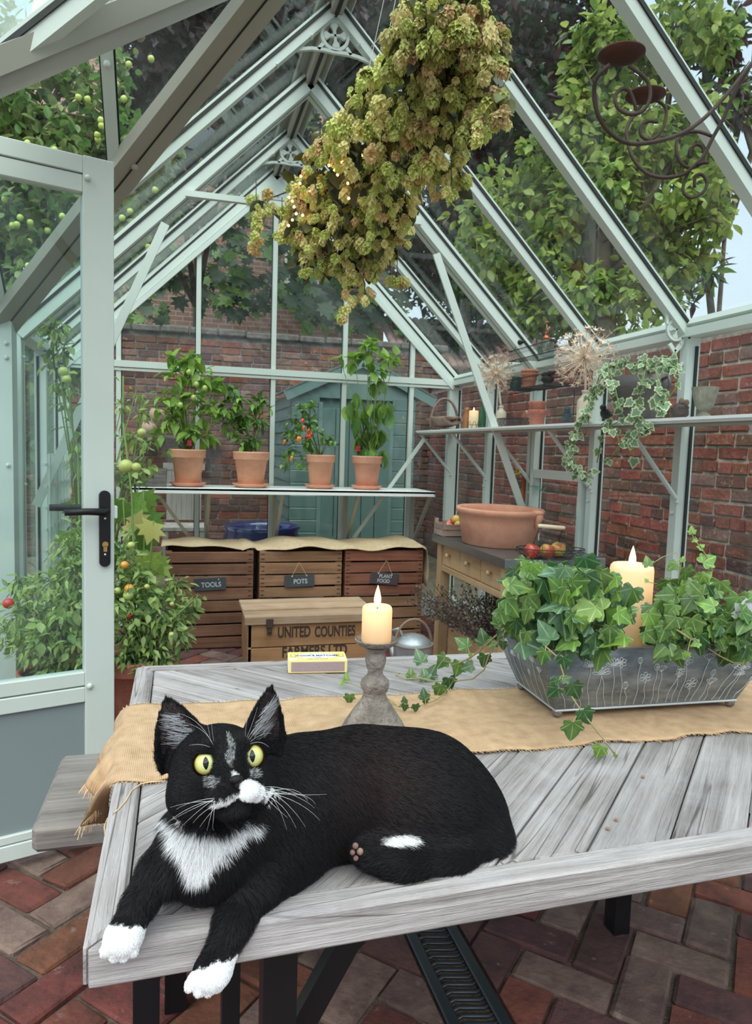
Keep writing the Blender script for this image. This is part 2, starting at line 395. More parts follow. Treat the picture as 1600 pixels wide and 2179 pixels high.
for sg in (1, -1):
    tw, sl = (TW, SL) if sg == 1 else (TWN, SLN)
    nn = V(0, sg*sl, 1).normalized()
    bx_ = [XP, XL+.02, XL+.50] if sg == 1 else [XP, XL+.02, XL+.42, XL+.78]
    for x in bx_:
        dlow = tw if x <= XL else (TH-(roofz(x)))/sl
        a = V(x, TY+sg*dlow, TH-sl*dlow); b = V(x, TY, TH)
        off = nn*(-.01)
        wd = .07 if (sg == -1 and x > XL) else .04
        m = MB(); m.bar(a+off, b+off, wd, .05, up=nn); m.cur = 1
        for q in (-1, 1): m.bar(a+off+V(q*(wd/2+.003), 0, 0), b+off+V(q*(wd/2+.003), 0, 0), .006, .012, up=nn)
        m.cur = 0
        if sg == 1: m.ell((a+b)/2-nn*.04, .012, 8, 6)
        m.build('porch_rafter', [FRAME, SEAL], rf)
    pl = [(XP, tw), (XL, tw), (ap.x, 0), (XP, 0)]
    MB().prism(pl, lambda p: V(p[0], TY+sg*p[1], TH-sl*p[1])+nn*.022, lambda p: V(p[0], TY+sg*p[1], TH-sl*p[1])+nn*.026).build('roof_pane', ROOFG, rf)
# porch side wall and gable frame
pw = thing('wall_porch', (XL, TY+TW, 0), 'narrow glazed side wall of the porch at the left edge', kind='structure')
m = MB(); m.box((XL, TY+TW, HE/2), (.10, .10, HE)); bolts(m, [(XL+.03, TY+TW-.05, HE-.1), (XL+.03, TY+TW-.05, HE-.16), (XL+.03, TY+TW-.05, 1.1)], (0, -1, 0)); m.cur = 1
m.box((XL-.056, TY+TW-.03, HE/2), (.012, .012, HE-.1)); m.build('post', [FRAME, SEAL], pw)
MB().box((XP, TY+TW, HE/2), (.08, .08, HE)).build('post', FRAME, pw)
MB().box(((XP+XL)/2, TY+TW, HE-.0), (XL-XP, .07, .06)).build('eave_beam', FRAME, pw)
MB().box(((XP+XL)/2, TY+TW+.012, HE/2), (XL-XP-.08, .004, HE-.1)).build('pane', glassmat('frosted_pane', tint=(.62, .78, .74), dirt=.6), pw)
m = MB()
for yy in (TY-TWN, TY-.42, TY+.42): m.box((XP, yy, HE/2), (.06, .06, HE+.3 if abs(yy-TY) < 1 else HE))
m.box((XP, TY, HE+.3), (.06, 1.55, .06))
for sg in (1, -1): m.bar((XP, TY+(TW if sg == 1 else -TWN), HE), (XP, TY, TH), .05, .06)
m.build('gable_frame', FRAME, pw)

# apex rings: decorated arches at k=1, 3, 5
def ring_bracket(cx, cz, r, m, fr, y, th=.014):
    """ring with a flared cross; fr maps (u,w) offset to a point"""
    n = 28
    for a0 in range(n):
        a, b = 2*math.pi*a0/n, 2*math.pi*(a0+1)/n
        pl = [(cx+r*math.cos(a), cz+r*math.sin(a)), (cx+r*math.cos(b), cz+r*math.sin(b)), (cx+r*.78*math.cos(b), cz+r*.78*math.sin(b)), (cx+r*.78*math.cos(a), cz+r*.78*math.sin(a))]
        m.prism(pl, lambda p: fr(p[0], p[1], -th/2), lambda p: fr(p[0], p[1], th/2))
    for q in range(4):
        a = q*math.pi/2+.12; c, s_ = math.cos(a), math.sin(a)
        loc_ = [(0.0, .07), (.35, .09), (.55, .22), (.66, .26), (.80, .07), (.80, -.07), (.66, -.26), (.55, -.22), (.35, -.09), (0, -.07)]
        pl = [(cx+r*(c*u-s_*w2), cz+r*(s_*u+c*w2)) for u, w2 in loc_]
        m.prism(pl, lambda p: fr(p[0], p[1], -th/2), lambda p: fr(p[0], p[1], th/2))
def strip(m, pts, wd, fr, th=.014):
    for i in range(len(pts)-1):
        a, b = Vector(pts[i]), Vector(pts[i+1]); d = (b-a).normalized(); nn_ = Vector((-d.y, d.x))*wd/2
        w2 = wd
        pl = [a+nn_, b+nn_, b-nn_, a-nn_]
        m.prism(pl, lambda p: fr(p[0], p[1], -th/2), lambda p: fr(p[0], p[1], th/2))
for k in (1, 3, 5):
    y = KY[k]; m = MB(); fr = lambda u, w2, t, y=y: V(XC+u, y+t, HR+w2)
    r = .062; cz = -.105
    ring_bracket(0, cz, r, m, fr, y)
    # arch below the ring reaching the rafters
    arc = [(-.262, -.232), (-.235, -.225), (-.20, -.205), (-.155, -.185), (-.10, -.172), (-.05, -.168), (0, -.17), (.05, -.168), (.10, -.172), (.155, -.185), (.20, -.205), (.235, -.225), (.262, -.232)]
    strip(m, arc, .013, fr)
    strip(m, [(-.115, -.072), (-.085, -.072), (-.07, -.058), (-.05, -.045), (0, -.036), (.05, -.045), (.07, -.058), (.085, -.072), (.115, -.072)], .012, fr)
    for sg in (-1, 1):
        strip(m, [(sg*.085, -.068), (sg*.115, -.085), (sg*.235, -.215)], .009, fr)
        strip(m, [(sg*.05, -.145), (sg*.07, -.17)], .014, fr)
        strip(m, [(sg*.085, -.07), (sg*.066, -.10)], .012, fr)
        for u in (.10, .24): m.ell((XC+sg*u, y-.01, HR-u*SL-.035), (.009, .014, .009), 8, 5); m.ell((XC+sg*u, y-.026, HR-u*SL-.035), (.006, .008, .006), 8, 5)
    m.build('apex_arch', FRAME, rf)
# eave rings
for sg, ks in ((1, (1, 3, 4, 5)), (-1, (1,))):
    X = XR if sg > 0 else XL; wq = wr if sg > 0 else wlf
    for k in ks:
        y = KY[k]; m = MB(); fr = lambda u, w2, t, y=y, X=X, sg=sg: V(X-sg*u, y+t, HE+w2)
        ring_bracket(.072, .012, .045, m, fr, y, .01)
        strip(m, [(.035, -.01), (.045, -.045), (.072, -.075), (.098, -.045)], .016, fr, .01)
        strip(m, [(.115, .03), (.120, .07), (.135, .125), (.155, .165), (.185, .20), (.215, .215)], .012, fr, .01)
        strip(m, [(.05, .055), (.08, .075), (.13, .115), (.20, .20)], .008, fr, .01)
        m.ell(fr(.022, -.075, 0), .010, 8, 5); m.ell(fr(.068, .078, 0), .010, 8, 5); m.ell(fr(.20, .18, 0), .010, 8, 5)
        m.build('eave_bracket', FRAME, wq)
# major frame: tie bar and long braces
y = KY[2]-.055
pa = PX(395, 412, Y=y); pb = V(2*XC-pa.x, y, pa.z)
MB().bar(pa, pb, .028, .028).build('tie_bar', FRAME, rf)
for sg in (1, -1):
    X = XR if sg > 0 else XL
    top = PX(928, 540, Y=y) if sg > 0 else V(2*XC-PX(928, 540, Y=y).x, y, PX(928, 540, Y=y).z)
    bot = V(XC+sg*(PX(1112, 1085, Y=y-.0).x-XC), y, PX(1112, 1085, Y=y).z)
    MB().bar(top, bot, .012, .04, up=(sg, 0, .3)).build('long_brace', FRAME, rf)
# a slim black vent stay on the left slope
MB().tube([PX(450, 396, Y=4.2), PX(478, 366, Y=4.2), PX(520, 290, Y=4.2)], [.012, .016, .012], 8).build('vent_stay', BLACKM, rf)

# ---- ground, brick floor
soil = MB(); soil.box((0, 6, -.09), (60, 50, .1)); soil.build('ground', mat('garden_ground', (.16, .13, .09), .95, var=.4, vscale=4, bump=.5, bscale=30), kind='structure', label='dark garden ground outside the greenhouse')
fl = thing('floor', (XC, 2, 0), 'reclaimed red brick paving laid diagonally on the greenhouse floor', kind='structure')
MB().box((XC-.25, 2.1, -.03), (3.3, 5.7, .035)).build('mortar_bed', mat('sandy_mortar', (.13, .10, .075), .95, var=.35, vscale=30, bump=.6, bscale=150), fl)
BRK = [mat('paving_brick_%s' % n, c, .85, col2=c2, vscale=14, bump=.5, bscale=60, rnd=.22, fac=(.3, .7), fleck=((.26, .19, .16), 17, .61)) for n, c, c2 in (
    ('red', (.17, .048, .036), (.07, .024, .02)), ('purple', (.125, .052, .048), (.05, .026, .028)), ('orange', (.21, .072, .043), (.09, .033, .022)), ('grey', (.20, .135, .11), (.085, .05, .045)))]
def brick_mesh(name, L, W_, H_, mt, seed):
    rr = random.Random(seed); m = MB(); m.box((0, 0, -H_/2), (L, W_, H_), bev=.006)
    m.v = [(x+rr.uniform(-.004, .004), y+rr.uniform(-.004, .004), z+rr.uniform(-.002, .001)) for x, y, z in m.v]
    return m.mesh(name, mt)
bms = [brick_mesh('brick', .218, .104, .03, BRK[i % 4], i) for i in range(12)]
# herringbone turned 45 degrees
u_ = .114; cand = []; ca = math.cos(math.pi/4); 
for i in range(-60, 61):
    for j in range(-60, 61):
        # unit cell of single herringbone: horizontals at (i) with j-i mod 4
        q = (i+j) % 4
        if q == 0: cx, cy, rot = (i+1)*u_, (j+.5)*u_, 0
        elif q == 2 and True: cx, cy, rot = (i+.5)*u_, (j+0)*u_+u_, math.pi/2
        else: continue
        cand.append((cx, cy, rot, i, j))
def hb():
    out = []
    for r_ in range(-40, 40):
        for c_ in range(-40, 40):
            # pairs stepping along the diagonal
            bx0 = (r_+4*c_*0)*u_; 
    return out
bricks = []
for n_ in range(-40, 41):
    for k_ in range(-20, 21):
        X0, Y0 = n_+4*k_*0.5*1.0, n_-4*k_*0.5
        bricks.append(((X0+1)*u_, (Y0+.5)*u_, 0)); bricks.append(((X0+.5+0)*u_+0*u_, (Y0+2)*u_, math.pi/2))
pts = []
for x, y, rot in bricks:
    X, Y = ca*(x-y)+.35, ca*(x+y)+1.5
    if not (-1.25 < X < 1.9 and -.1 < Y < 4.85): continue
    if .545 < X < .715 and False: continue
    pts.append((X, Y, rot+math.pi/4))
seen = {}
for p in pts: seen[(round(p[0], 2), round(p[1], 2))] = p
pts = sorted(seen.values(), key=lambda p: (p[0]-.3)**2+(p[1]-1.2)**2)
DR0, DR1 = .553, .707
def clipped(p):
    a = (abs(math.cos(p[2]))*.109+abs(math.sin(p[2]))*.052)
    return p[0]+a > DR0 and p[0]-a < DR1
rest = MB(); nb = 0
for i, p in enumerate(pts):
    if clipped(p):
        # cut the brick at the drain channel
        L, W_ = .109, .052; c, s_ = math.cos(p[2]), math.sin(p[2])
        poly = [(p[0]+c*a-s_*b, p[1]+s_*a+c*b) for a, b in ((-L, -W_), (L, -W_), (L, W_), (-L, W_))]
        for side in (0, 1):
            def cl(poly, f, lim):
                out = []
                for q in range(len(poly)):
                    A, B = poly[q-1], poly[q]
                    ia, ib = f*(A[0]-lim) <= 0, f*(B[0]-lim) <= 0
                    if ia != ib:
                        t = (lim-A[0])/(B[0]-A[0]); out.append((lim, A[1]+t*(B[1]-A[1])))
                    if ib: out.append(B)
                return out
            pc = cl(poly, 1, DR0) if side == 0 else cl(poly, -1, DR1)
            if len(pc) < 3: continue
            ar = abs(sum(pc[q-1][0]*pc[q][1]-pc[q][0]*pc[q-1][1] for q in range(len(pc))))/2
            if ar < .0012: continue
            MB().prism(pc, lambda q: (q[0], q[1], 0), lambda q: (q[0], q[1], -.03)).build('brick', BRK[i % 4], fl, loc=(p[0], p[1], 0))
            nb += 1
        continue
    dz = R.uniform(-.003, .003); rz = p[2]+R.uniform(-.02, .02)
    if nb < 290:
        o = link('brick', bms[R.randrange(12)], fl); o.location = V(p[0], p[1], dz)-fl.location; o.rotation_euler = (R.uniform(-.012, .012), R.uniform(-.012, .012), rz); nb += 1
    else:
        rest.cur = R.randrange(4); rest.box((p[0], p[1], -.015+dz), (.218, .104, .03), Matrix.Rotation(rz, 3, 'Z'), bev=.005)
rest.build('bricks', BRK, fl, kind='stuff')
# drain channel
dr = thing('drain_channel', ((DR0+DR1)/2, 1.5, 0), 'black slotted drain channel set in the brick floor under the table', 'drain')
DM = mat('black_plastic', (.018, .026, .032), .35)
xc_ = (DR0+DR1)/2; xw = (DR1-DR0)/2-.008
m = MB()
for sg in (-1, 1): m.box((xc_+sg*(xw-.014), 1.9, -.004), (.028, 3.6, .012), bev=.003)
m.box((xc_, 1.9, -.03), (2*xw, 3.6, .01)); m.build('channel', DM, dr)
n0 = 0; rest = MB()
barm = MB(); barm.tube([(-xw+.024, .000, 0), (-xw*.4, .007, .002), (0, 0, .002), (xw*.4, -.007, .002), (xw-.024, 0, 0)], .0055, 5)
bme = barm.mesh('slat', DM, True)
for i in range(150):
    o = link('slat', bme, dr); o.location = V(xc_, .15+i*.0235, -.006)-dr.location
# ================================================================== garden outside
WBR = [mat('wall_brick_%s' % n, c, .9, col2=c2, vscale=11, bump=.8, bscale=40, rnd=.2, fac=(.25, .7), fleck=((.40, .33, .29), 26, .59)) for n, c, c2 in (
    ('red', (.27, .072, .045), (.125, .036, .026)), ('brown', (.19, .075, .048), (.09, .038, .027)), ('plum', (.13, .05, .043), (.06, .027, .025)), ('bright', (.31, .085, .052), (.18, .048, .033)), ('limed', (.24, .13, .11), (.13, .05, .04)))]
WBM = [[brick_mesh('brick', .212+random.Random(q*9+k).uniform(-.01, .004), .09, .066, WBR[q], q*9+k) for k in range(3)] for q in range(5)]
def garden_wall(name, label, o, ax, L, H, nrm, cap, seed, wts, coping=True, mort=MORTAR, dark=None):
    """o: start corner, ax: unit vector along, nrm: outward normal of the seen face"""
    rr = random.Random(seed); ax = Vector(ax); nrm = Vector(nrm); o = Vector(o)
    w_ = thing(name, o+ax*L/2, label, kind='structure')
    core = MB(); c = o+ax*L/2-nrm*.12; core.bar(o-nrm*.125-nrm*.008+V(0, 0, H/2), o+ax*L-nrm*.133+V(0, 0, H/2), .25, H); core.build('mortar_core', mort, w_)
    P = []; nrow = int(H/.076)
    for r_ in range(nrow):
        x = -.1+(.0 if r_ % 2 else -.112)+rr.uniform(-.02, .02); hdr = (r_ % 4 == 3)
        while x < L+.1:
            ln = .112 if (hdr or rr.random() < .12) else .224
            P.append((x+ln/2, (r_+.5)*.076, ln)); x += ln
    def vis(p):
        q = o+ax*p[0]+V(0, 0, p[1]); d = q-CAM; return d.dot(fw) > 0 and abs(d.dot(rt)/d.dot(fw)) < .56 and -.75 < d.dot(upv)/d.dot(fw) < .75
    P.sort(key=lambda p: (not vis(p), (o+ax*p[0]+V(0, 0, p[1])-CAM).length))
    B = Matrix((ax, -nrm, V(0, 0, 1))).transposed()
    rest = MB()
    for i, (x, z, ln) in enumerate(P):
        q = rr.choices(range(5), wts)[0]; pos = o+ax*x+V(0, 0, z+.033)+nrm*(rr.uniform(-.045, -.036))
        pos += V(0, 0, rr.uniform(-.003, .003)); ang = rr.uniform(-.012, .012)
        if i < 290:
            ob = link('brick', rr.choice(WBM[q]), w_); ob.location = pos-w_.location
            ob.rotation_euler = (B@Matrix.Rotation(ang, 3, 'Y')).to_euler(); ob.scale = (ln/.224*(1.0 if ln > .2 else .96), 1, rr.uniform(.93, 1.03))
        else:
            rest.cur = q; rest.box(pos-V(0, 0, .033), (ln-.012, .09, .064), B@Matrix.Rotation(ang, 3, 'Y'), bev=.006)
    rest.build('bricks', WBR, w_, kind='stuff')
    if coping:
        m = MB(); k = 0; x = 0
        while x < L:
            ln = .30; m.box(o+ax*(x+ln/2)-nrm*.125+V(0, 0, H+.035+rr.uniform(-.006, .006)), (ln-.01, .34, .075), B, bev=.015); x += ln
        m.build('coping', mat('stone_coping', (.17, .15, .14), .95, col2=(.07, .062, .055), vscale=9, bump=.8, bscale=40), w_)
    return w_
garden_wall('garden_wall', 'old red brick garden wall running alongside the greenhouse on the right', (2.9, 2.2, 0), (0, 1, 0), 6.2, 1.96, (-1, 0, 0), True, 3, (5, 3, 2, 4, 2))
garden_wall('garden_wall', 'old brown brick garden wall behind the greenhouse, left of the teal shed', (-2.6, 8.15, 0), (1, 0, 0), 5.4, 2.40, (0, -1, 0), True, 5, (2, 4, 6, .5, 2), mort=mat('grey_mortar', (.19, .17, .155), .95, var=.4, vscale=15))
# neighbouring house behind the far wall
hm = mat('house_brick', (.40, .22, .17), .9)
n = hm.node_tree; bt = n.nodes.new('ShaderNodeTexBrick'); tcn = n.nodes.new('ShaderNodeTexCoord'); mp = n.nodes.new('ShaderNodeMapping')
mp.inputs['Rotation'].default_value = (math.pi/2, 0, 0); n.links.new(tcn.outputs['Object'], mp.inputs[0]); n.links.new(mp.outputs[0], bt.inputs[0])
bt.inputs['Color1'].default_value = (.25, .13, .10, 1); bt.inputs['Color2'].default_value = (.19, .09, .07, 1); bt.inputs['Mortar'].default_value = (.30, .24, .20, 1)
bt.inputs['Scale'].default_value = 1.0; bt.inputs['Brick Width'].default_value = .225; bt.inputs['Row Height'].default_value = .075; bt.inputs['Mortar Size'].default_value = .008
n.links.new(bt.outputs[0], n.nodes['Principled BSDF'].inputs['Base Color'])
hs_ = thing('house', (0, 12, 0), 'pinkish brick house rising behind the far garden wall', 'house')
MB().box((-.3, 12.3, 3.1), (7.4, .4, 6.2)).build('wall', hm, hs_, loc=(-.3, 12.3, 3.1))
RT = mat('roof_tile', (.30, .17, .13), .9, col2=(.2, .11, .09), vscale=8)
m = MB()
for i in range(14): m.bar((-4.2, 12.0+i*.22, 6.1+i*.17), (3.6, 12.0+i*.22, 6.1+i*.17), .26, .03, up=(0, -.6, .8))
m.build('roof', RT, hs_)
for i, (x, z) in enumerate(((-2.3, 4.3), (-2.3, 1.6), (2.2, 4.4))):
    f = MB(); 
    for sg in (-1, 1): f.box((x+sg*.5, 12.07, z), (.08, .08, 1.3)); f.box((x, 12.07, z+sg*.63), (1.0, .08, .08))
    f.box((x, 12.07, z), (.06, .06, 1.2)); fo = f.build('window', mat('white_paint', (.75, .76, .76), .5), hs_)
    local_ = MB().box((x, 12.09, z), (.98, .02, 1.22)); local_.build('pane', mat('dark_pane', (.03, .04, .05), .1), fo)
# low outbuilding with pantiles beyond the right wall
ob = thing('outbuilding', (3.6, 9.6, 0), 'low outbuilding with a pinkish pantile roof beyond the garden wall corner', 'outbuilding')
MB().box((4.2, 10.2, 1.2), (2.6, 1.8, 2.4)).build('wall', hm, ob, loc=(4.2, 10.2, 1.2))
m = MB()
for i in range(26):
    x = 2.85+i*.105; m.tube([(x, 9.15, 2.36), (x, 10.3, 3.15)], .055, 8)
m.build('roof', mat('pantile', (.46, .30, .27), .85, col2=(.32, .18, .16), vscale=9), ob, smooth=True)

# ---- teal shed
TEAL = mat('teal_paint', (.105, .18, .172), .55, col2=(.085, .15, .145), vscale=4)
TEAL2 = mat('teal_paint_light', (.14, .225, .213), .5, col2=(.115, .19, .18), vscale=4)
sh = thing('shed', (1.52, 6.6, 0), 'teal painted wooden shed with a pitched roof and a boarded door behind the chilli shelf', 'shed')
SY = 6.3; sx0, sx1 = .95, 2.10; ez = 1.66; az = 1.99; sxm = 1.577
MB().box(((sx0+sx1)/2, SY+.72, ez/2), (sx1-sx0-.03, 1.38, ez)).build('wall', TEAL, sh)
nb_ = 0
dx0, dx1 = PX(681, 1000, Y=SY).x, PX(826, 1000, Y=SY).x
for i in range(15):
    z = .06+i*.112
    for a, b in ((sx0, dx0-.02), (dx1+.02, sx1)):
        m = MB(); m.box(((a+b)/2, SY-.004, z), (b-a, .02, .108), Matrix.Rotation(.10, 3, 'X'), bev=.004); m.build('cladding_board', TEAL2, sh)
    m = MB(); m.box((sx0+.004, SY+.72, z), (.02, 1.4, .108), Matrix.Rotation(.10, 3, 'Y')); m.build('cladding_board', TEAL, sh)
m = MB(); pl = [(sx0, ez), (sx1, ez), (sx1-.05, ez+.05), (sxm, az-.03), (sx0+.05, ez+.05)]
m.prism(pl, lambda p: (p[0], SY-.012, p[1]), lambda p: (p[0], SY+.03, p[1])); m.build('gable_board', TEAL2, sh)
for a in ((PX(607, 842, Y=SY-.05)), V(2*sxm-PX(607, 842, Y=SY-.05).x, 0, PX(607, 842, Y=SY-.05).z)):
    a = V(a.x, SY-.05, a.z); MB().bar(a, (sxm, SY-.05, az), .025, .085).build('bargeboard', TEAL2, sh)
    b = V(a.x, SY+1.5, a.z+.04); m = MB()
    m.add([a+V(0, -.02, .045), V(sxm, SY-.07, az+.045), V(sxm, SY+1.5, az+.045), b, a+V(0, -.02, .06), V(sxm, SY-.07, az+.062), V(sxm, SY+1.5, az+.062), b+V(0, 0, .015)],
          [(0, 1, 2, 3), (4, 5, 6, 7), (0, 1, 5, 4), (1, 2, 6, 5), (2, 3, 7, 6), (3, 0, 4, 7)])
    m.build('roof_felt', mat('roof_felt', (.12, .15, .15), .9), sh)
nbd = 5; dw = (dx1-dx0)/nbd
for i in range(nbd):
    MB().box((dx0+dw*(i+.5), SY-.014, .79), (dw-.006, .022, 1.56), bev=.003).build('door_board', TEAL, sh)
for x in (dx0-.012, dx1+.012): MB().box((x, SY-.012, .81), (.035, .035, 1.62)).build('door_post', TEAL2, sh)
for z in (1.27, .40):
    MB().box((dx0+.09, SY-.03, z), (.20, .012, .03)).tube([(dx0-.01, SY-.032, z-.025), (dx0-.01, SY-.032, z+.025)], .012, 8).build('hinge', TEAL, sh)

# ---- foliage tools
def leaf_template(kind):
    """outline points (x across, y along), unit length, with z giving the fold"""
    if kind == 'oval':
        v = [(0, 0, 0), (.22, .22, .05), (.30, .5, .07), (.18, .8, .03), (0, 1.0, -.08), (-.18, .8, .03), (-.30, .5, .07), (-.22, .22, .05), (0, .5, -.02)]
        f = [(0, 1, 8), (1, 2, 8), (2, 3, 8), (3, 4, 8), (4, 5, 8), (5, 6, 8), (6, 7, 8), (7, 0, 8)]
    elif kind == 'small':
        v = [(0, 0, 0), (.28, .4, .06), (0, 1, -.05), (-.28, .4, .06)]; f = [(0, 1, 2), (0, 2, 3)]
    elif kind == 'maple':
        pts_ = [(0, 0), (.10, .05), (.45, .0), (.32, .22), (.62, .38), (.36, .45), (.42, .72), (.18, .62), (0, 1.0), (-.18, .62), (-.42, .72), (-.36, .45), (-.62, .38), (-.32, .22), (-.45, 0), (-.10, .05)]
        v = [(x, y, .05*abs(x)) for x, y in pts_]+[(0, .38, .0)]; f = [(i, (i+1) % 16, 16) for i in range(16)]
    elif kind == 'ivy':
        half = [(.15, -.11), (.33, -.13), (.42, -.02), (.38, .12), (.52, .24), (.51, .38), (.34, .43), (.27, .60), (.13, .84)]
        pts_ = [(0, 0)]+half+[(0, .98)]+[(-x, y) for x, y in half[::-1]]; n0 = len(pts_)
        v = [(x, y, .055*abs(x)-.05*y*y-.16*x*x+.014*math.sin(x*14+y*9)) for x, y in pts_]+[(0, .10, 0), (0, .50, -.02)]
        f = []
        for i in range(n0):
            j = (i+1) % n0; my = (pts_[i][1]+pts_[j][1])/2; f.append((i, j, n0 if my < .42 else n0+1))
        f += [(7, n0+1, n0), (13, n0, n0+1)]
    elif kind == 'lance':
        v = [(0, 0, 0), (.13, .2, .03), (.17, .45, .03), (.09, .75, -.03), (0, 1, -.15), (-.09, .75, -.03), (-.17, .45, .03), (-.13, .2, .03), (0, .45, -.03)]
        f = [(0, 1, 8), (1, 2, 8), (2, 3, 8), (3, 4, 8), (4, 5, 8), (5, 6, 8), (6, 7, 8), (7, 0, 8)]
    return np.array(v, float), f
def cloud(name, kind, P, D, U, sc, mt, parent, kind_tag='stuff', droop=0., **k):
    """many leaves in one mesh: P positions, D directions (tips), U rough normals, sc sizes (numpy)"""
    v, f = leaf_template(kind); n_ = len(P)
    D = D/np.linalg.norm(D, axis=1, keepdims=True); X = np.cross(D, U); X /= np.maximum(np.linalg.norm(X, axis=1, keepdims=True), 1e-6); Z = np.cross(X, D)
    W = (X[:, None, :]*v[None, :, 0, None]+D[:, None, :]*v[None, :, 1, None]+Z[:, None, :]*v[None, :, 2, None])*sc[:, None, None]+P[:, None, :]
    if parent: W = W-np.array(wloc(parent))
    nv = len(v); F = np.array(f, int); allf = (F[None]+np.arange(n_)[:, None, None]*nv).reshape(-1, 3)
    me = bpy.data.meshes.new(name); me.vertices.add(n_*nv); me.vertices.foreach_set('co', W.reshape(-1).astype('f'))
    me.loops.add(allf.size); me.loops.foreach_set('vertex_index', allf.reshape(-1).astype('i')); me.polygons.add(len(allf))
    me.polygons.foreach_set('loop_start', np.arange(0, allf.size, 3, dtype='i'))
    me.update(calc_edges=True)
    ms = mt if isinstance(mt, (list, tuple)) else [mt]
    for m_ in ms: me.materials.append(m_)
    if len(ms) > 1: me.polygons.foreach_set('material_index', np.repeat(np.random.RandomState(1).randint(0, len(ms), n_), len(f)).astype('i'))
    me.validate()
    return tag(link(name, me, parent), kind=kind_tag, **k)
LM = {}
def leafmesh(kind, mt, bend=0.):
    key = (kind, mt.name, bend)
    if key not in LM:
        v, f = leaf_template(kind); v = v.copy(); v[:, 2] -= bend*v[:, 1]**2
        me = bpy.data.meshes.new('leaf'); me.from_pydata([tuple(q) for q in v], [], f); me.materials.append(mt)
        me.polygons.foreach_set('use_smooth', [True]*len(me.polygons)); LM[key] = me
    return LM[key]
def leafob(parent, base, pos, d, up, size, kind, mt, bend=0., wide=1.):
    o = link('leaf', leafmesh(kind, mt, bend), parent); o.location = Vector(pos)-base; o.rotation_euler = orient(d, up).to_euler(); o.scale = (size*wide, size, size); return o
rs = np.random.RandomState(4)
def blobpts(blobs, n_, rs=rs, shell=.55):
    """points inside ellipsoid blobs (centre, radii), denser towards the surface; returns points and outward directions"""
    vol = np.array([b[1][0]*b[1][1]*b[1][2] for b in blobs])**(2/3.); cnt = np.maximum(1, (vol/vol.sum()*n_).astype(int)); P = []; O = []
    for (c, r), k in zip(blobs, cnt):
        d = rs.normal(size=(k, 3)); d /= np.linalg.norm(d, axis=1, keepdims=True); q = rs.uniform(shell**3, 1, (k, 1))**(1/3.)
        P.append(np.array(c)+d*q*np.array(r)); O.append(d)
    return np.concatenate(P), np.concatenate(O)
def leaves_for(P, O, rs=rs, droop=.5, size=(.07, .11)):
    D = O*.6+rs.normal(size=P.shape)*.6+np.array([0, 0, -droop]); U = rs.normal(size=P.shape)*.5+np.array([0, 0, 1.])
    return D, U, rs.uniform(size[0], size[1], len(P))
BARK = mat('bark', (.10, .075, .055), .95, var=.4, vscale=8, bump=.8, bscale=25)
def tree(label, foot, trunk, blobs, n_, kind, mts, size, nparts=0, droop=.5, seed=1, group=None, cat='tree', name='tree', clump=0, tr_w=.11):
    t = thing(name, foot, label, cat, group); r_ = np.random.RandomState(seed)
    if clump:
        # break every blob into ragged tufts
        nb2 = []
        for c, r in blobs:
            for i in range(clump):
                d = r_.normal(size=3); d /= np.linalg.norm(d); s_ = r_.uniform(.25, .45)
                nb2.append((np.array(c)+d*np.array(r)*r_.uniform(.4, .95), np.array(r)*s_))
        blobs2 = nb2
    else: blobs2 = blobs
    P, O = blobpts(blobs2, n_, r_, .3); D, U, sc = leaves_for(P, O, r_, droop, size)
    m = MB()
    rr = random.Random(seed); m.tube(trunk, [tr_w*(1-.5*i/len(trunk))*(.6+.4*size[1]/.1) for i in range(len(trunk))], 8)
    top = Vector(trunk[-1])
    for c, r in blobs:
        c = Vector(c); a = Vector(trunk[rr.randrange(max(1, len(trunk)-2), len(trunk))]); mid = (a+c)/2+V(rr.uniform(-.15, .15), rr.uniform(-.15, .15), .1)
        m.tube([a, mid, c], [.04, .028, .012], 6)
        for q in range(4):
            e = c+V(rr.uniform(-1, 1)*r[0], rr.uniform(-1, 1)*r[1], rr.uniform(-.5, 1)*r[2])*.9; m.tube([mid if q % 2 else c, (c+e)/2+V(0, 0, .05), e], [.014, .010, .004], 5)
    m.build('trunk', BARK, t, smooth=True)
    if nparts:
        dist = np.linalg.norm(P-np.array(CAM), axis=1)
        idx = np.argsort(dist)[:nparts]
        for i in idx:
            leafob(t, Vector(foot), P[i], D[i], U[i], sc[i], kind, mts[int(i) % len(mts)])
        keep = np.ones(len(P), bool); keep[idx] = False; P, D, U, sc = P[keep], D[keep], U[keep], sc[keep]
    cloud('foliage', kind, P, D, U, sc, mts, t)
    return t
def blob(x, y, D, r, ry=None, rz=None): 
    c = PX(x, y, D=D); return (tuple(c), (r, ry or r, rz or r))
LG = leafmat('tree_leaf_lime', (.46, .56, .14), (.28, .42, .09), trans=.45); LG2 = leafmat('tree_leaf_green', (.22, .36, .09), (.11, .22, .05), trans=.4)
LD = leafmat('tree_leaf_dark', (.045, .085, .035), (.02, .045, .02), trans=.25); LP = leafmat('beech_leaf', (.07, .045, .055), (.025, .018, .03), trans=.25); LP2 = leafmat('beech_leaf_red', (.12, .05, .05), (.05, .025, .03), trans=.3)
LY = leafmat('apple_leaf', (.34, .40, .14), (.16, .22, .07), trans=.4)
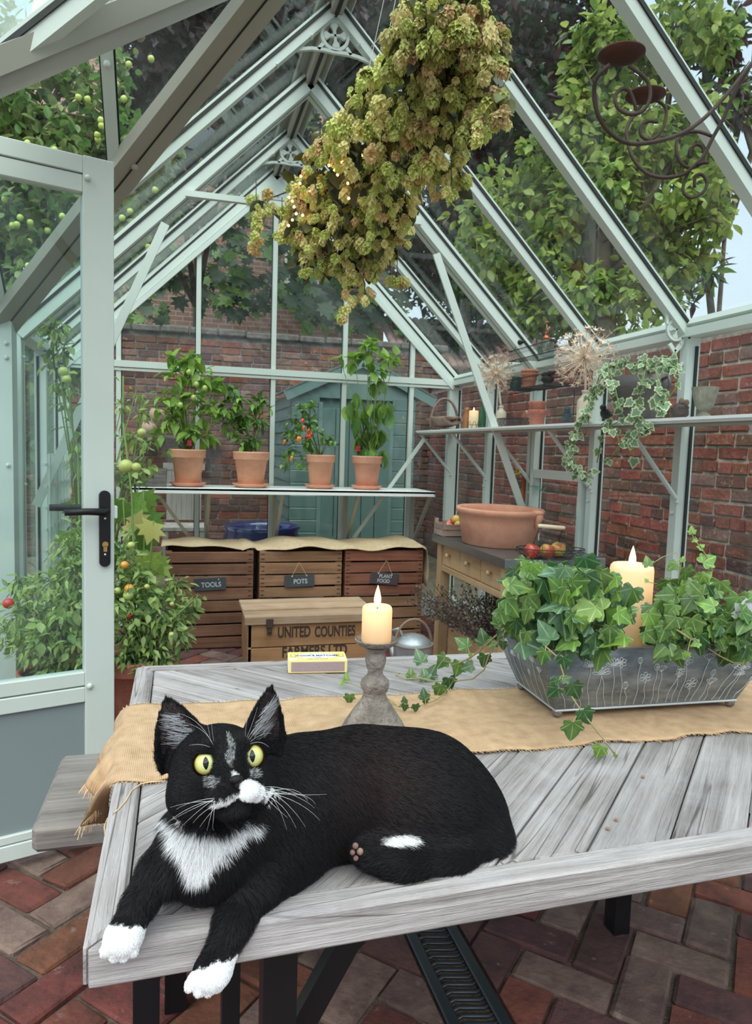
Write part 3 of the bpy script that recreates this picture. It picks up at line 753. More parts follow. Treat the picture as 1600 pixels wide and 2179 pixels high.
# light green tree to the right, beyond the garden wall
c = PX(1290, 500, D=5.6)
tree('bushy light green tree rising over the garden wall on the right', (c.x, c.y, 0), [(c.x+.2, c.y+.1, 0), (c.x+.1, c.y, 1.5), (c.x, c.y, 2.6), (c.x-.1, c.y+.1, 3.4)],
     [blob(1100, 480, 6.0, .5), blob(1060, 560, 6.2, .35), blob(1180, 420, 5.8, .42), blob(1300, 300, 5.6, .50), blob(1320, 130, 5.6, .38), blob(1240, 240, 5.6, .38), blob(1440, 60, 5.4, .42), blob(1400, 400, 5.5, .5), blob(1460, 480, 5.5, .32), blob(1270, 520, 5.7, .55), blob(1200, 620, 5.8, .45), blob(1340, 640, 5.7, .42), blob(1150, 640, 6.0, .35), blob(1500, 250, 5.5, .3), blob(1240, 110, 5.6, .22), blob(1450, 560, 5.6, .22)],
     11000, 'oval', [LG, LG, LG2], (.065, .12), 280, seed=11, clump=14)
c = PX(1560, 250, D=6.5)
tree('dark spiky-leaved shrub tops at the right edge against the pale sky', (c.x, c.y, 0), [(c.x, c.y, 0), (c.x, c.y, 2.2), (c.x, c.y, 3.3)],
     [blob(1500, 60, 6.2, .3), blob(1560, 200, 6.2, .22), blob(1500, 380, 6.2, .25), blob(1480, 600, 6.2, .18), blob(1540, 120, 6.2, .18), blob(1575, 250, 6.2, .16)], 900, 'lance', [LD, LP2, LG2], (.12, .2), 0, droop=.1, seed=12, clump=8, tr_w=.02)
c = PX(1000, 300, D=10)
tree('large copper beech with near-black purple leaves behind the hops', (c.x, c.y, 0), [(c.x, c.y, 0), (c.x, c.y, 3), (c.x-.2, c.y, 5.5)],
     [blob(820, 200, 9.5, 1.3), blob(980, 100, 9.6, 1.4), blob(1130, 180, 10, 1.3), blob(1060, 380, 10, 1.2), blob(900, 420, 9.8, 1.0), blob(1200, 330, 10.4, 1.2), blob(1120, -60, 10, 1.2), blob(800, 20, 9.5, 1.0), blob(960, 520, 10, .9), blob(1120, 540, 10.3, .8), blob(1000, 650, 10, .8), blob(1250, 80, 10.5, .9)],
     26000, 'small', [LP, LP, LP2, LD], (.12, .19), 0, seed=13, clump=22)
c = PX(420, 200, D=9)
tree('copper beech with dark purple leaves beyond the left roof slope', (c.x, c.y, 0), [(c.x, c.y, 0), (c.x, c.y, 3), (c.x, c.y, 5.0)],
     [blob(330, 110, 7.5, .6), blob(430, 60, 7.6, .7), blob(300, 260, 7.6, .45), blob(520, 180, 8, .8), blob(420, 220, 7.8, .6), blob(600, 60, 8, .8), blob(250, 380, 7.8, .5), blob(350, 400, 8, .6), blob(560, 330, 8.2, .5), blob(690, 90, 8.5, .7)],
     14000, 'small', [LP, LP, LP2], (.11, .18), 0, seed=14, clump=22, tr_w=.03)
c = PX(100, 400, D=5)
AB = [blob(60, 260, 4.8, .45), blob(150, 420, 4.9, .5), blob(60, 480, 4.8, .5), blob(250, 300, 5.0, .35), blob(20, 620, 4.8, .5), blob(150, 560, 5.0, .4), blob(250, 540, 5.1, .3), blob(90, 760, 5.0, .45), blob(200, 160, 5, .3), blob(40, 130, 4.8, .3), blob(-40, 350, 4.8, .5), blob(20, 900, 5.1, .4), blob(330, 420, 5.3, .25), blob(90, 340, 4.9, .4), blob(200, 480, 5, .4)]
at_ = tree('apple tree with yellow-green fruit beyond the open door', (c.x-.5, c.y, 0), [(c.x-.5, c.y, 0), (c.x-.45, c.y, 1.5), (c.x-.3, c.y, 2.6), (c.x-.2, c.y, 3.5)], AB, 9500, 'oval', [LY, LG2, LY], (.06, .10), 200, seed=15, clump=16)
am = MB(); am.lathe([(0, -.024), (.014, -.026), (.025, -.012), (.028, .003), (.024, .018), (.012, .025), (0, .021)], n=10); am.v = [(x*.72, y*.72, z*.72) for x, y, z in am.v]
ame = am.mesh('apple', mat('green_apple', (.50, .55, .14), .4, col2=(.35, .45, .08), vscale=30), True)
for i in range(110):
    q = rs.randint(0, 6); bx0 = [(75, 355), (120, 380), (95, 545), (110, 560), (40, 470), (230, 270)][q] if i < 60 else (rs.randint(0, 300), rs.randint(130, 640))
    p = PX(bx0[0]+rs.normal()*(11 if i < 60 else 25), bx0[1]+rs.normal()*(9 if i < 60 else 20), D=4.35+rs.uniform(-.1, .15))
    if p.z < 1.9: continue
    o = link('apple', ame, at_); o.location = p-at_.location; o.rotation_euler = (rs.uniform(-.5, .5), rs.uniform(-.5, .5), 0)
# maple climbing in front of the house
t = thing('climber', (0, 11, 0), 'dark maple-leaved branches hanging in front of the pinkish house wall', 'climber')
MPB = [blob(330, 590, 10, .5, rz=.4), blob(430, 560, 10, .6, rz=.35), blob(520, 500, 10, .5, rz=.3), blob(560, 600, 10, .6, rz=.4), blob(480, 640, 10, .5, rz=.2), blob(700, 620, 10, .7, rz=.5), blob(800, 600, 10, .6, rz=.5), blob(640, 520, 10, .4, rz=.3), blob(300, 660, 10, .4, rz=.2), blob(500, 420, 10, .4, rz=.2), blob(850, 700, 10, .4, rz=.3), blob(720, 680, 10, .5, rz=.12), blob(740, 480, 10.2, .8), blob(660, 330, 10.2, .8)]
P, O = blobpts(MPB, 750, rs, .2); D, U, sc = leaves_for(P, O, rs, .9, (.14, .26)); U = U*.3+np.array([0, -1, .3]); 
cloud('foliage', 'maple', P, D, U, sc, [LD, LD, LG2], t)
m = MB()
for (c_, r_) in MPB: m.tube([V(*c_)+V(-.5, .3, .3), V(*c_), V(*c_)+V(.4, -.1, -.25)], [.02, .014, .006], 5)
m.build('stem', BARK, t)

# ---- things standing outside behind the far glass
t = thing('planter_pot', (1.0, 6.0, 0), 'large glazed cobalt blue pot outside, left of the teal shed', 'pot')
BL = mat('cobalt_glaze', (.008, .018, .12), .12, coat=.5)
c = PX(557, 1135, Y=5.75); pr_ = .30; tz = PX(557, 1118, Y=5.75).z
local('body', MB().lathe([(.18, 0), (.24, .05), (.31, tz*.55), (.32, tz*.8), (.29, tz*.93), (.315, tz), (.29, tz+.005), (.26, tz-.03), (.27, tz*.7), (.01, tz*.62)], n=28), BL, t, True); t.location = (c.x, 5.75, 0)
t = thing('garden_chair', (0, 6.6, 0), 'weathered slatted wooden garden chair outside behind the tools crate', 'chair')
GW = mat('grey_wood', (.42, .39, .36), .9, col2=(.25, .23, .21), vscale=14, stretch=(1, 1, .12), bump=.3, bscale=60)
cy = 6.4; xa, xb = PX(352, 1140, Y=cy).x, PX(430, 1140, Y=cy).x; zs = PX(390, 1120, Y=cy).z; zt = PX(390, 1025, Y=cy).z+.12
for i in range(7):
    x = xa+(xb-xa)*(i+.5)/7; MB().box((x, cy+.36, (zs+zt)/2+.02), (.042, .02, zt-zs)).build('slat', GW, t)
MB().box(((xa+xb)/2, cy+.15, zs-.02), (xb-xa+.06, .42, .03)).build('seat', GW, t)
for x in (xa, xb):
    for y_ in (cy-.03, cy+.34): MB().box((x, y_, (zs-.04)/2), (.045, .045, zs-.04)).build('leg', GW, t)
MB().box(((xa+xb)/2, cy+.36, zt), (xb-xa+.06, .03, .06)).build('top_rail', GW, t)
# wall shelf outside carrying three small pots
zl = PX(330, 925, Y=7.9).z; xa, xb = PX(285, 925, Y=7.9).x, PX(480, 925, Y=7.9).x
t = thing('wall_shelf', ((xa+xb)/2, 7.97, zl), 'dark plank shelf fixed to the far brick wall behind the chilli plants', 'shelf')
local('plank', MB().box((0, 0, -.02), (xb-xa, .26, .035), bev=.004), mat('dark_wood', (.12, .09, .07), .9, var=.3, vscale=10), t)
for sx_ in (-.4, .4): local('bracket', MB().box((sx_*(xb-xa), .06, -.12), (.03, .03, .17)).bar((sx_*(xb-xa), -.09, -.05), (sx_*(xb-xa), .07, -.2), .02, .02), MATS['dark_wood'], t)
POTO = mat('aged_clay', (.52, .34, .26), .9, col2=(.38, .22, .16), vscale=20)
for i, (px, py, lb) in enumerate(((318, 920, 'small round clay pot on the outdoor wall shelf, left one of the bottom pair'), (357, 920, 'small round clay pot on the outdoor wall shelf, right one of the bottom pair'), (334, 897, 'small round clay pot balanced on top of two others on the outdoor shelf'))):
    p = PX(px, py, Y=7.95); z0 = zl if i < 2 else zl+.142
    o = MB().lathe([(.04, 0), (.075, .03), (.085, .07), (.07, .12), (.06, .13), (.065, .14), (.05, .14), (.05, .08), (0, .02)], n=16).build('clay_pot', POTO, smooth=True, label=lb, cat='pot', group='clay pots on the outdoor shelf'); o.location = (p.x, 7.95, z0)
# ================================================================== table, bench, runner
def wood(name, c1, c2, c3, axis='X', fine=55., rough=.85, bump=.5, rnd=.12, patch=5., crack=0.):
    """weathered wood: stretched grain c1/c2 with patches of c3, grain along one axis"""
    if name in MATS: return MATS[name]
    m = mat(name, c1, rough); n = m.node_tree; p = n.nodes['Principled BSDF']
    t = n.nodes.new('ShaderNodeTexCoord'); oi = n.nodes.new('ShaderNodeObjectInfo')
    cb = n.nodes.new('ShaderNodeCombineXYZ')
    for i in range(3): n.links.new(oi.outputs['Random'], cb.inputs[i])
    sc_ = n.nodes.new('ShaderNodeVectorMath'); sc_.operation = 'SCALE'; sc_.inputs['Scale'].default_value = 31; n.links.new(cb.outputs[0], sc_.inputs[0])
    ad = n.nodes.new('ShaderNodeVectorMath'); n.links.new(t.outputs['Object'], ad.inputs[0]); n.links.new(sc_.outputs[0], ad.inputs[1])
    mp = n.nodes.new('ShaderNodeMapping'); s = [1, 1, 1]; s['XYZ'.index(axis)] = .045; mp.inputs['Scale'].default_value = s; n.links.new(ad.outputs[0], mp.inputs[0])
    def nz(v, sc, det, ro=.6):
        q = n.nodes.new('ShaderNodeTexNoise'); q.inputs['Scale'].default_value = sc; q.inputs['Detail'].default_value = det; q.inputs['Roughness'].default_value = ro; q.inputs['Distortion'].default_value = .3
        n.links.new(v, q.inputs['Vector']); return q.outputs[0]
    g1 = nz(mp.outputs[0], fine*1.6, 6, .7); g2 = nz(mp.outputs[0], fine*.35, 3); pt = nz(ad.outputs[0], patch, 4)
    def ramp(f, a, b, ca, cb_):
        q = n.nodes.new('ShaderNodeValToRGB'); q.color_ramp.elements[0].position = a; q.color_ramp.elements[1].position = b
        q.color_ramp.elements[0].color = (*ca, 1); q.color_ramp.elements[1].color = (*cb_, 1); n.links.new(f, q.inputs[0]); return q.outputs[0]
    def mix(f, a, b, mode='MIX'):
        q = n.nodes.new('ShaderNodeMix'); q.data_type = 'RGBA'; q.blend_type = mode
        if isinstance(f, float): q.inputs[0].default_value = f
        else: n.links.new(f, q.inputs[0])
        n.links.new(a, q.inputs[6]); n.links.new(b, q.inputs[7]); return q.outputs[2]
    a = ramp(g1, .32, .62, c2, c1); b = ramp(g2, .35, .6, tuple(.55*x for x in c2), c1)
    c = mix(.4, a, b)
    if crack:
        mp2 = n.nodes.new('ShaderNodeMapping'); s2 = [1, 1, 1]; s2['XYZ'.index(axis)] = .035; mp2.inputs['Scale'].default_value = s2; n.links.new(ad.outputs[0], mp2.inputs[0]); cn = nz(mp2.outputs[0], 30, 2, .4)
        sb_ = n.nodes.new('ShaderNodeMath'); sb_.operation = 'SUBTRACT'; sb_.inputs[1].default_value = .5; n.links.new(cn, sb_.inputs[0]); ab_ = n.nodes.new('ShaderNodeMath'); ab_.operation = 'ABSOLUTE'; n.links.new(sb_.outputs[0], ab_.inputs[0])
        cm_ = n.nodes.new('ShaderNodeMapRange'); cm_.inputs['From Min'].default_value = .002; cm_.inputs['From Max'].default_value = .010; cm_.inputs['To Min'].default_value = .75*crack; cm_.inputs['To Max'].default_value = 0; n.links.new(ab_.outputs[0], cm_.inputs[0])
        dk = ramp(pt, 0, 1, (.05, .04, .035), (.05, .04, .035)); c = mix(cm_.outputs[0], c, dk)
    k = ramp(pt, .45, .7, (0, 0, 0), (1, 1, 1)); cc = ramp(pt, 0, 1, c3, c3)
    kk = n.nodes.new('ShaderNodeMath'); kk.operation = 'MULTIPLY'; kk.inputs[1].default_value = .6; n.links.new(k, kk.inputs[0])
    c = mix(kk.outputs[0], c, cc)
    hs = n.nodes.new('ShaderNodeHueSaturation'); mr = n.nodes.new('ShaderNodeMapRange'); mr.inputs['To Min'].default_value = 1-rnd; mr.inputs['To Max'].default_value = 1+rnd
    n.links.new(oi.outputs['Random'], mr.inputs[0]); n.links.new(mr.outputs[0], hs.inputs['Value']); n.links.new(c, hs.inputs['Color']); n.links.new(hs.outputs[0], p.inputs['Base Color'])
    bp = n.nodes.new('ShaderNodeBump'); bp.inputs['Strength'].default_value = bump; bp.inputs['Distance'].default_value = .004
    am_ = n.nodes.new('ShaderNodeMath'); n.links.new(g1, am_.inputs[0]); n.links.new(g2, am_.inputs[1]); n.links.new(am_.outputs[0], bp.inputs['Height']); n.links.new(bp.outputs[0], p.inputs['Normal'])
    return m
GREYW = wood('silvered_wood', (.45, .42, .415), (.13, .108, .10), (.50, .48, .49), fine=60, bump=1.2, crack=1.)
GREYD = wood('silvered_wood_dark', (.24, .215, .195), (.07, .058, .05), (.28, .26, .245), fine=45, bump=1.)
TZ = .76
def yn(x): return .652+.02*x     # near edge of the table
def yf(x): return 1.498-.037*x         # far edge
tb = thing('table', (.75, 1.07, 0), 'silvered plank table with black metal legs that the cat lies on', 'table')
TXL, TXR = -.082, 1.62
def plank(poly, ang, zt, zb, name='plank', par=tb, mt=GREYW, bevel=.0025, wob=.0):
    """plank with outline poly (world x, y), grain at ang"""
    cx = sum(p[0] for p in poly)/len(poly); cy = sum(p[1] for p in poly)/len(poly); c, s_ = math.cos(-ang), math.sin(-ang)
    L = [((x-cx)*c-(y-cy)*s_, (x-cx)*s_+(y-cy)*c) for x, y in poly]
    bm = bmesh.new(); vs = [bm.verts.new((x, y, 0)) for x, y in L]; f = bm.faces.new(vs)
    if f.normal.z < 0: f.normal_flip()
    f.normal_update()
    if f.normal.z < 0: bmesh.ops.reverse_faces(bm, faces=[f])
    r_ = bmesh.ops.extrude_face_region(bm, geom=[f]); ev = [q for q in r_['geom'] if isinstance(q, bmesh.types.BMVert)]
    for v in ev: v.co.z -= (zt-zb)
    bmesh.ops.recalc_face_normals(bm, faces=bm.faces)
    if bevel: bmesh.ops.bevel(bm, geom=[e for e in bm.edges], offset=bevel, segments=1, affect='EDGES')
    me = bpy.data.meshes.new(name); bm.to_mesh(me); bm.free(); me.materials.append(mt)
    o = link(name, me, par); o.location = V(cx, cy, zt)-wloc(par); o.rotation_euler.z = ang; return o
def clip(poly, a, b, c):
    """keep a*x+b*y<=c"""
    out = []
    for q in range(len(poly)):
        A, B = poly[q-1], poly[q]; da, db = a*A[0]+b*A[1]-c, b*B[1]+a*B[0]-c
        if (da <= 0) != (db <= 0):
            t = da/(da-db); out.append((A[0]+t*(B[0]-A[0]), A[1]+t*(B[1]-A[1])))
        if db <= 0: out.append(B)
    return out
mid = 1.075; gp = .0016
near = [(TXL+.036, mid), (TXL+.036, yn(TXL)+.036), (TXR, yn(TXR)+.036), (TXR, mid)]
farp = [(TXL+.036, mid), (TXR, mid), (TXR, yf(TXR)-.036), (TXL+.036, yf(TXL)-.036)]
rp = random.Random(5)
for k in range(-8, 14):
    o0 = -.37+.115*k; p = clip(clip(near, -1, 1.03, -o0-gp), 1, -1.03, o0+.115-gp)
    if len(p) > 2: plank(p, math.radians(44.2), TZ-rp.uniform(0, .0025), TZ-.028)
for k in range(-5, 14):
    o0 = 1.456+.115*k; p = clip(clip(farp, -1, -1, -o0-gp), 1, 1, o0+.115-gp)
    if len(p) > 2: plank(p, math.radians(-45), TZ-rp.uniform(0, .0025), TZ-.028)
plank([(TXL, yn(TXL)+.002), (TXL+.034, yn(TXL)+.036), (TXL+.034, yf(TXL)-.036), (TXL, yf(TXL)-.002)], math.pi/2, TZ+.001, TZ-.042, 'edge_board', bevel=.004)
plank([(TXL+.002, yn(TXL)), (TXR, yn(TXR)), (TXR, yn(TXR)+.034), (TXL+.036, yn(TXL)+.034)], math.atan(.02), TZ+.001, TZ-.042, 'edge_board', bevel=.004)
plank([(TXL+.002, yf(TXL)), (TXL+.036, yf(TXL)-.034), (TXR, yf(TXR)-.034), (TXR, yf(TXR))], math.atan(-.037), TZ+.001, TZ-.042, 'edge_board', bevel=.004)
# knots and nail marks
m = MB()
for x, y in ((1293, 1762), (1368, 1652), (1311, 1743), (1258, 1826)):
    q = PX(x, y, Z=TZ+.0006); m.lathe([(.0001, .0002), (.0024, .0002), (.003, 0)], q, 10)
m.build('knot', mat('rusty_knot', (.30, .14, .08), .9), tb)
# black metal frame
m_ = lambda a, b, w1, w2, nm='leg': MB().bar(a, b, w1, w2).build(nm, BLACKM, tb)
xa_, xb_, xc2 = PX(591, 2100, Y=.80).x, PX(490, 2100, Y=1.02).x, PX(312, 2100, Y=1.36).x
for x in (0, 1.30):
    sg = 1 if x == 0 else -1; ox = 0 if x == 0 else 1.30+.10
    m_((ox+sg*xa_, .80, 0), (ox+sg*xa_, .80, TZ-.05), .04, .04); m_((ox+sg*xb_, 1.02, 0), (ox+sg*xb_, 1.02, TZ-.05), .026, .04)
    m_((ox+sg*xc2, 1.36, 0), (ox+sg*xc2, 1.36, TZ-.05), .048, .05)
    m_((ox+sg*xa_, .74, TZ-.052), (ox+sg*xc2, 1.42, TZ-.052), .05, .02, 'cross_bar')
    p, q = PX(740, 1995, Y=.86), PX(600, 2250, Y=.86); m_((ox+sg*q.x, .86, q.z), (ox+sg*p.x, .86, p.z), .022, .032, 'brace')
    m_((ox+sg*p.x, .86, p.z), (ox+sg*(p.x+(p.x-q.x)/(p.z-q.z)*(TZ-.05-p.z)), .86, TZ-.05), .022, .032, 'brace')
m_((.05, 1.05, TZ-.055), (1.4, 1.05, TZ-.055), .05, .02, 'stretcher')

# bench on the far side of the table
bn = thing('bench', (.5, 1.63, 0), 'dark weathered wooden bench seat poking out behind the left end of the table', 'bench')
plank([(-.275, 1.452), (1.3, 1.452), (1.3, 1.79), (-.268, 1.79)], 0, .462, .405, 'seat', bn, GREYD, bevel=.010)
for x in (.0, 1.1):
    for y in (1.50, 1.74): MB().bar((x, y, 0), (x, y, .41), .045, .045).build('leg', BLACKM, bn)
    MB().bar((x, 1.48, .395), (x, 1.76, .395), .045, .02).build('cross_bar', BLACKM, bn)

# ---- hessian
def burlap(name, c1, c2, pitch=.0028):
    if name in MATS: return MATS[name]
    m = mat(name, c1, .95); n = m.node_tree; p = n.nodes['Principled BSDF']
    t = n.nodes.new('ShaderNodeTexCoord')
    hs = []
    for ax_ in ('X', 'Y'):
        w_ = n.nodes.new('ShaderNodeTexWave'); w_.bands_direction = ax_; w_.inputs['Scale'].default_value = .314/pitch; w_.inputs['Distortion'].default_value = 1.2; w_.inputs['Detail Scale'].default_value = 3
        n.links.new(t.outputs['UV'], w_.inputs['Vector']); hs.append(w_.outputs['Fac'])
    mu = n.nodes.new('ShaderNodeMath'); mu.operation = 'MULTIPLY'; n.links.new(hs[0], mu.inputs[0]); n.links.new(hs[1], mu.inputs[1])
    nz = n.nodes.new('ShaderNodeTexNoise'); nz.inputs['Scale'].default_value = 40; nz.inputs['Detail'].default_value = 6; n.links.new(t.outputs['UV'], nz.inputs['Vector'])
    ad = n.nodes.new('ShaderNodeMath'); ad.operation = 'MULTIPLY_ADD'; ad.inputs[1].default_value = 1.1; n.links.new(mu.outputs[0], ad.inputs[0])
    sb = n.nodes.new('ShaderNodeMath'); sb.operation = 'SUBTRACT'; sb.inputs[1].default_value = .32; n.links.new(nz.outputs[0], sb.inputs[0]); n.links.new(sb.outputs[0], ad.inputs[2])
    rp_ = n.nodes.new('ShaderNodeValToRGB'); rp_.color_ramp.elements[0].color = (*c2, 1); rp_.color_ramp.elements[1].color = (*c1, 1); rp_.color_ramp.elements[1].position = .6
    n.links.new(ad.outputs[0], rp_.inputs[0]); n.links.new(rp_.outputs[0], p.inputs['Base Color'])
    b = n.nodes.new('ShaderNodeBump'); b.inputs['Strength'].default_value = .5; b.inputs['Distance'].default_value = .0015; n.links.new(mu.outputs[0], b.inputs['Height']); n.links.new(b.outputs[0], p.inputs['Normal'])
    return m
JUTE = burlap('jute_cloth', (.63, .43, .26), (.31, .19, .10)); JUTE2 = burlap('jute_cloth_dull', (.60, .46, .29), (.34, .25, .15), .004)
JTH = mat('jute_thread', (.72, .50, .28), .95)
def sheet(name, fn, nu, nv, mt, parent=None, uvs=(1, 1), thick=.0012, **k):
    """cloth from fn(u, v) -> point, u,v in 0..1, given thickness"""
    m = MB(); P = [[Vector(fn(i/nu, j/nv)) for j in range(nv+1)] for i in range(nu+1)]
    for i in range(nu+1):
        for j in range(nv+1): m.v.append(tuple(P[i][j]))
    for i in range(nu):
        for j in range(nv): a = i*(nv+1)+j; m.f.append((a, a+nv+1, a+nv+2, a+1)); m.m.append(0)
    me = bpy.data.meshes.new(name); me.from_pydata(m.v, [], m.f); me.materials.append(mt)
    uv = me.uv_layers.new(name='uv')
    for l in me.loops:
        i, j = divmod(l.vertex_index, nv+1); uv.data[l.index].uv = (i/nu*uvs[0], j/nv*uvs[1])
    me.polygons.foreach_set('use_smooth', [True]*len(me.polygons))
    o = link(name, me, parent); 
    if parent: o.location = -wloc(parent)
    so_ = o.modifiers.new('thickness', 'SOLIDIFY'); so_.thickness = thick; so_.offset = 1
    return tag(o, **k), P
rw = random.Random(3)
def edge_near(x): return .975-.022*x+.004*math.sin(x*31)+.003*math.sin(x*77+1)
def edge_far(x): return 1.256-.045*x+.004*math.sin(x*23+2)+.003*math.sin(x*61)
RX0, RX1, HANG = TXL, 1.45, .115
def runner(u, v):
    s = u*(RX1-RX0+HANG)-HANG
    if s >= .0:
        x = RX0+s; y = edge_near(x)*(1-v)+edge_far(x)*v
        z = TZ+.0025+.0018*math.sin(x*40+y*23)*math.sin(y*31+x*9)+.0012*noise.noise(V(x*25, y*25, 0))
        if s < .03: z += -.0006*(1-s/.03)**2; z = max(z, TZ+.0022)
        return (x, y, z)
    # hanging end: falls from the table edge to a ragged, twisted hem
    k = -s/HANG; y = edge_near(RX0)*(1-v)+edge_far(RX0)*v
    hem = [(0, 238, 1750, -.098), (.06, 205, 1752, -.108), (.12, 174, 1758, -.118), (.2, 198, 1722, -.112), (.27, 212, 1708, -.108), (.34, 188, 1672, -.122), (.5, 204, 1640, -.118), (.75, 232, 1585, -.110), (1, 259, 1526, -.100)]
    for i in range(len(hem)-1):
        if hem[i][0] <= v <= hem[i+1][0]:
            t = (v-hem[i][0])/(hem[i+1][0]-hem[i][0]); e = PX(hem[i][1], hem[i][2], X=hem[i][3]).lerp(PX(hem[i+1][1], hem[i+1][2], X=hem[i+1][3]), t); break
    p0 = V(RX0-.0015, y, TZ+.0018); q = p0.lerp(e, k); q.x -= .006*math.sin(k*math.pi)+.005*k*math.sin(v*22); return tuple(q)
rn, RP = sheet('table_runner', runner, 150, 34, JUTE, uvs=(RX1-RX0+HANG, .28), thick=.0016, label='frayed golden hessian runner laid along the silvered table, one end hanging over', cat='runner')
# frayed fringe along the edges
m = MB()
def fringe(p, d):
    p = Vector(p); d = Vector(d); q = p+d*rw.uniform(.004, .009)+V(rw.uniform(-.003, .003), rw.uniform(-.002, .002), rw.uniform(-.001, .002)); m.tube([p, (p+q)/2+V(0, 0, .0008), q], [.0006, .0005, .0003], 3, cap=False)
for i in range(150):
    for t in (0, .33, .66):
        for j, sg in ((0, -1), (34, 1)):
            a = RP[i][j].lerp(RP[i+1][j], t+rw.uniform(0, .3)); d = (RP[i][j]-RP[i][j+(1 if j == 0 else -1)]).normalized(); fringe(a, d)
for j in range(34):
    for t in range(6):
        a = RP[0][j].lerp(RP[0][j+1], t/6); d = (RP[0][j]-RP[1][j]).normalized()
        fringe(a, d*1.8)
m.build('fringe', JTH, rn, kind='stuff')
# one loose thread trailing over the corner
th = [PX(*q, Z=TZ+.002) for q in ((352, 1662), (320, 1664), (300, 1668), (280, 1682), (268, 1704), (252, 1722), (240, 1732))]+[PX(228, 1742, X=TXL-.004), PX(222, 1760, X=TXL-.006), PX(225, 1790, X=TXL-.005)]
MB().tube(th, .0009, 5).build('loose_thread', JTH, rn, smooth=True)

# ---- candle helper
WAX = mat('candle_wax', (.86, .84, .68), .45)
n = WAX.node_tree; _t = n.nodes.new('ShaderNodeBsdfTranslucent'); _t.inputs[0].default_value = (1, .85, .55, 1); _m = n.nodes.new('ShaderNodeMixShader'); _m.inputs[0].default_value = .42
n.links.new(n.nodes['Principled BSDF'].outputs[0], _m.inputs[1]); n.links.new(_t.outputs[0], _m.inputs[2]); n.links.new(_m.outputs[0], n.nodes['Material Output'].inputs[0])
FLAME = bpy.data.materials.new('flame'); FLAME.use_nodes = True; n = FLAME.node_tree; n.nodes.clear()
o_ = n.nodes.new('ShaderNodeOutputMaterial'); e_ = n.nodes.new('ShaderNodeEmission'); e_.inputs[1].default_value = 6
tcf = n.nodes.new('ShaderNodeTexCoord'); sf = n.nodes.new('ShaderNodeSeparateXYZ'); rf_ = n.nodes.new('ShaderNodeValToRGB')
n.links.new(tcf.outputs['Generated'], sf.inputs[0]); n.links.new(sf.outputs[2], rf_.inputs[0]); rf_.color_ramp.elements[0].color = (1, .30, .04, 1); rf_.color_ramp.elements[1].color = (1, .62, .18, 1); rf_.color_ramp.elements[1].position = .35
n.links.new(rf_.outputs[0], e_.inputs[0]); n.links.new(e_.outputs[0], o_.inputs[0])
def pillar(pos, r, h, label, energy, fs=1., group=None):
    t = thing('pillar_candle', pos, label, 'candle', group)
    prof = [(0, .0005), (r*.97, .0005), (r, r*.05), (r, h-r*.25), (r*.97, h-r*.10), (r*.88, h), (r*.80, h-.001), (r*.62, h-r*.22), (r*.3, h-r*.30), (0, h-r*.30)]
    local('wax', MB().lathe(prof, n=40), WAX, t, True)
    local('wick', MB().tube([(0, 0, h-r*.31), (0, 0, h-r*.30+.006*fs)], .0009*fs, 6), SEAL, t)
    z0 = h-r*.30+.003*fs
    fo = local('flame', MB().lathe([(0, 0), (.0030*fs, .003*fs), (.0046*fs, .009*fs), (.0044*fs, .014*fs), (.0028*fs, .021*fs), (.0010*fs, .027*fs), (0, .030*fs)], n=14), FLAME, t, True); fo.location = (0, 0, z0)
    for nm, e, z, c in (('candle_light', energy*.12, z0+.022*fs, (1, .45, .12)), ('inner_candle_light', energy*.045, h-r*.30-r*.22, (1, .40, .05))):
        ld = bpy.data.lights.new(nm, 'POINT'); ld.energy = e; ld.color = c; ld.shadow_soft_size = .003*fs
        lo = bpy.data.objects.new(nm, ld); COL.objects.link(lo); lo.parent = t; lo.location = (0, 0, z)
    return t

# ---- candlestick
sp = (0.300, 1.075); 
c1 = PX(783, 1540, Z=TZ+.004)
SX, SY_ = .298, 1.045; 
STONE = mat('aged_stone_metal', (.33, .29, .25), .85, col2=(.15, .125, .105), vscale=26, bump=.7, bscale=120, metal=.15)
cs = thing('candlestick', (SX, SY_, TZ+.004), 'turned grey distressed candlestick with a flared ribbed foot on the runner', 'candlestick')
def zof(py): return PX(783, py, Y=SY_).z-TZ-.004
def rof(px): return px/1511*PXD
PXD = (V(SX, SY_, TZ)-CAM).dot(fw)
pf = [(80, 1585), (82, 1578), (76, 1560), (62, 1535), (45, 1510), (30, 1490), (24, 1477), (25, 1470), (30, 1464), (32, 1456), (30, 1448), (22, 1441), (17, 1435), (16, 1428), (20, 1418), (23, 1405), (22, 1395), (19, 1388), (22, 1383), (24, 1378), (14, 1374), (40, 1371), (46, 1366), (47, 1360), (45, 1359), (40, 1365), (0, 1366)]
zmin = zof(1585); 
prof = [(rof(a)*.97, max(0, zof(b))) for a, b in pf]; prof[0] = (prof[0][0], 0); prof[1] = (prof[1][0], .003)
def flt(i, a): return .025*math.sin(a*34) if 2 <= i <= 5 else 0
local('body', MB().lathe(prof, n=68, flute=flt), STONE, cs, 50)
ztop = TZ+.004+zof(1366)
pillar((SX, SY_, ztop+.0005), rof(31.5), zof(1290)-zof(1366), 'small cream candle burning on the turned grey candlestick', .28, 1.2, 'pillar candles')

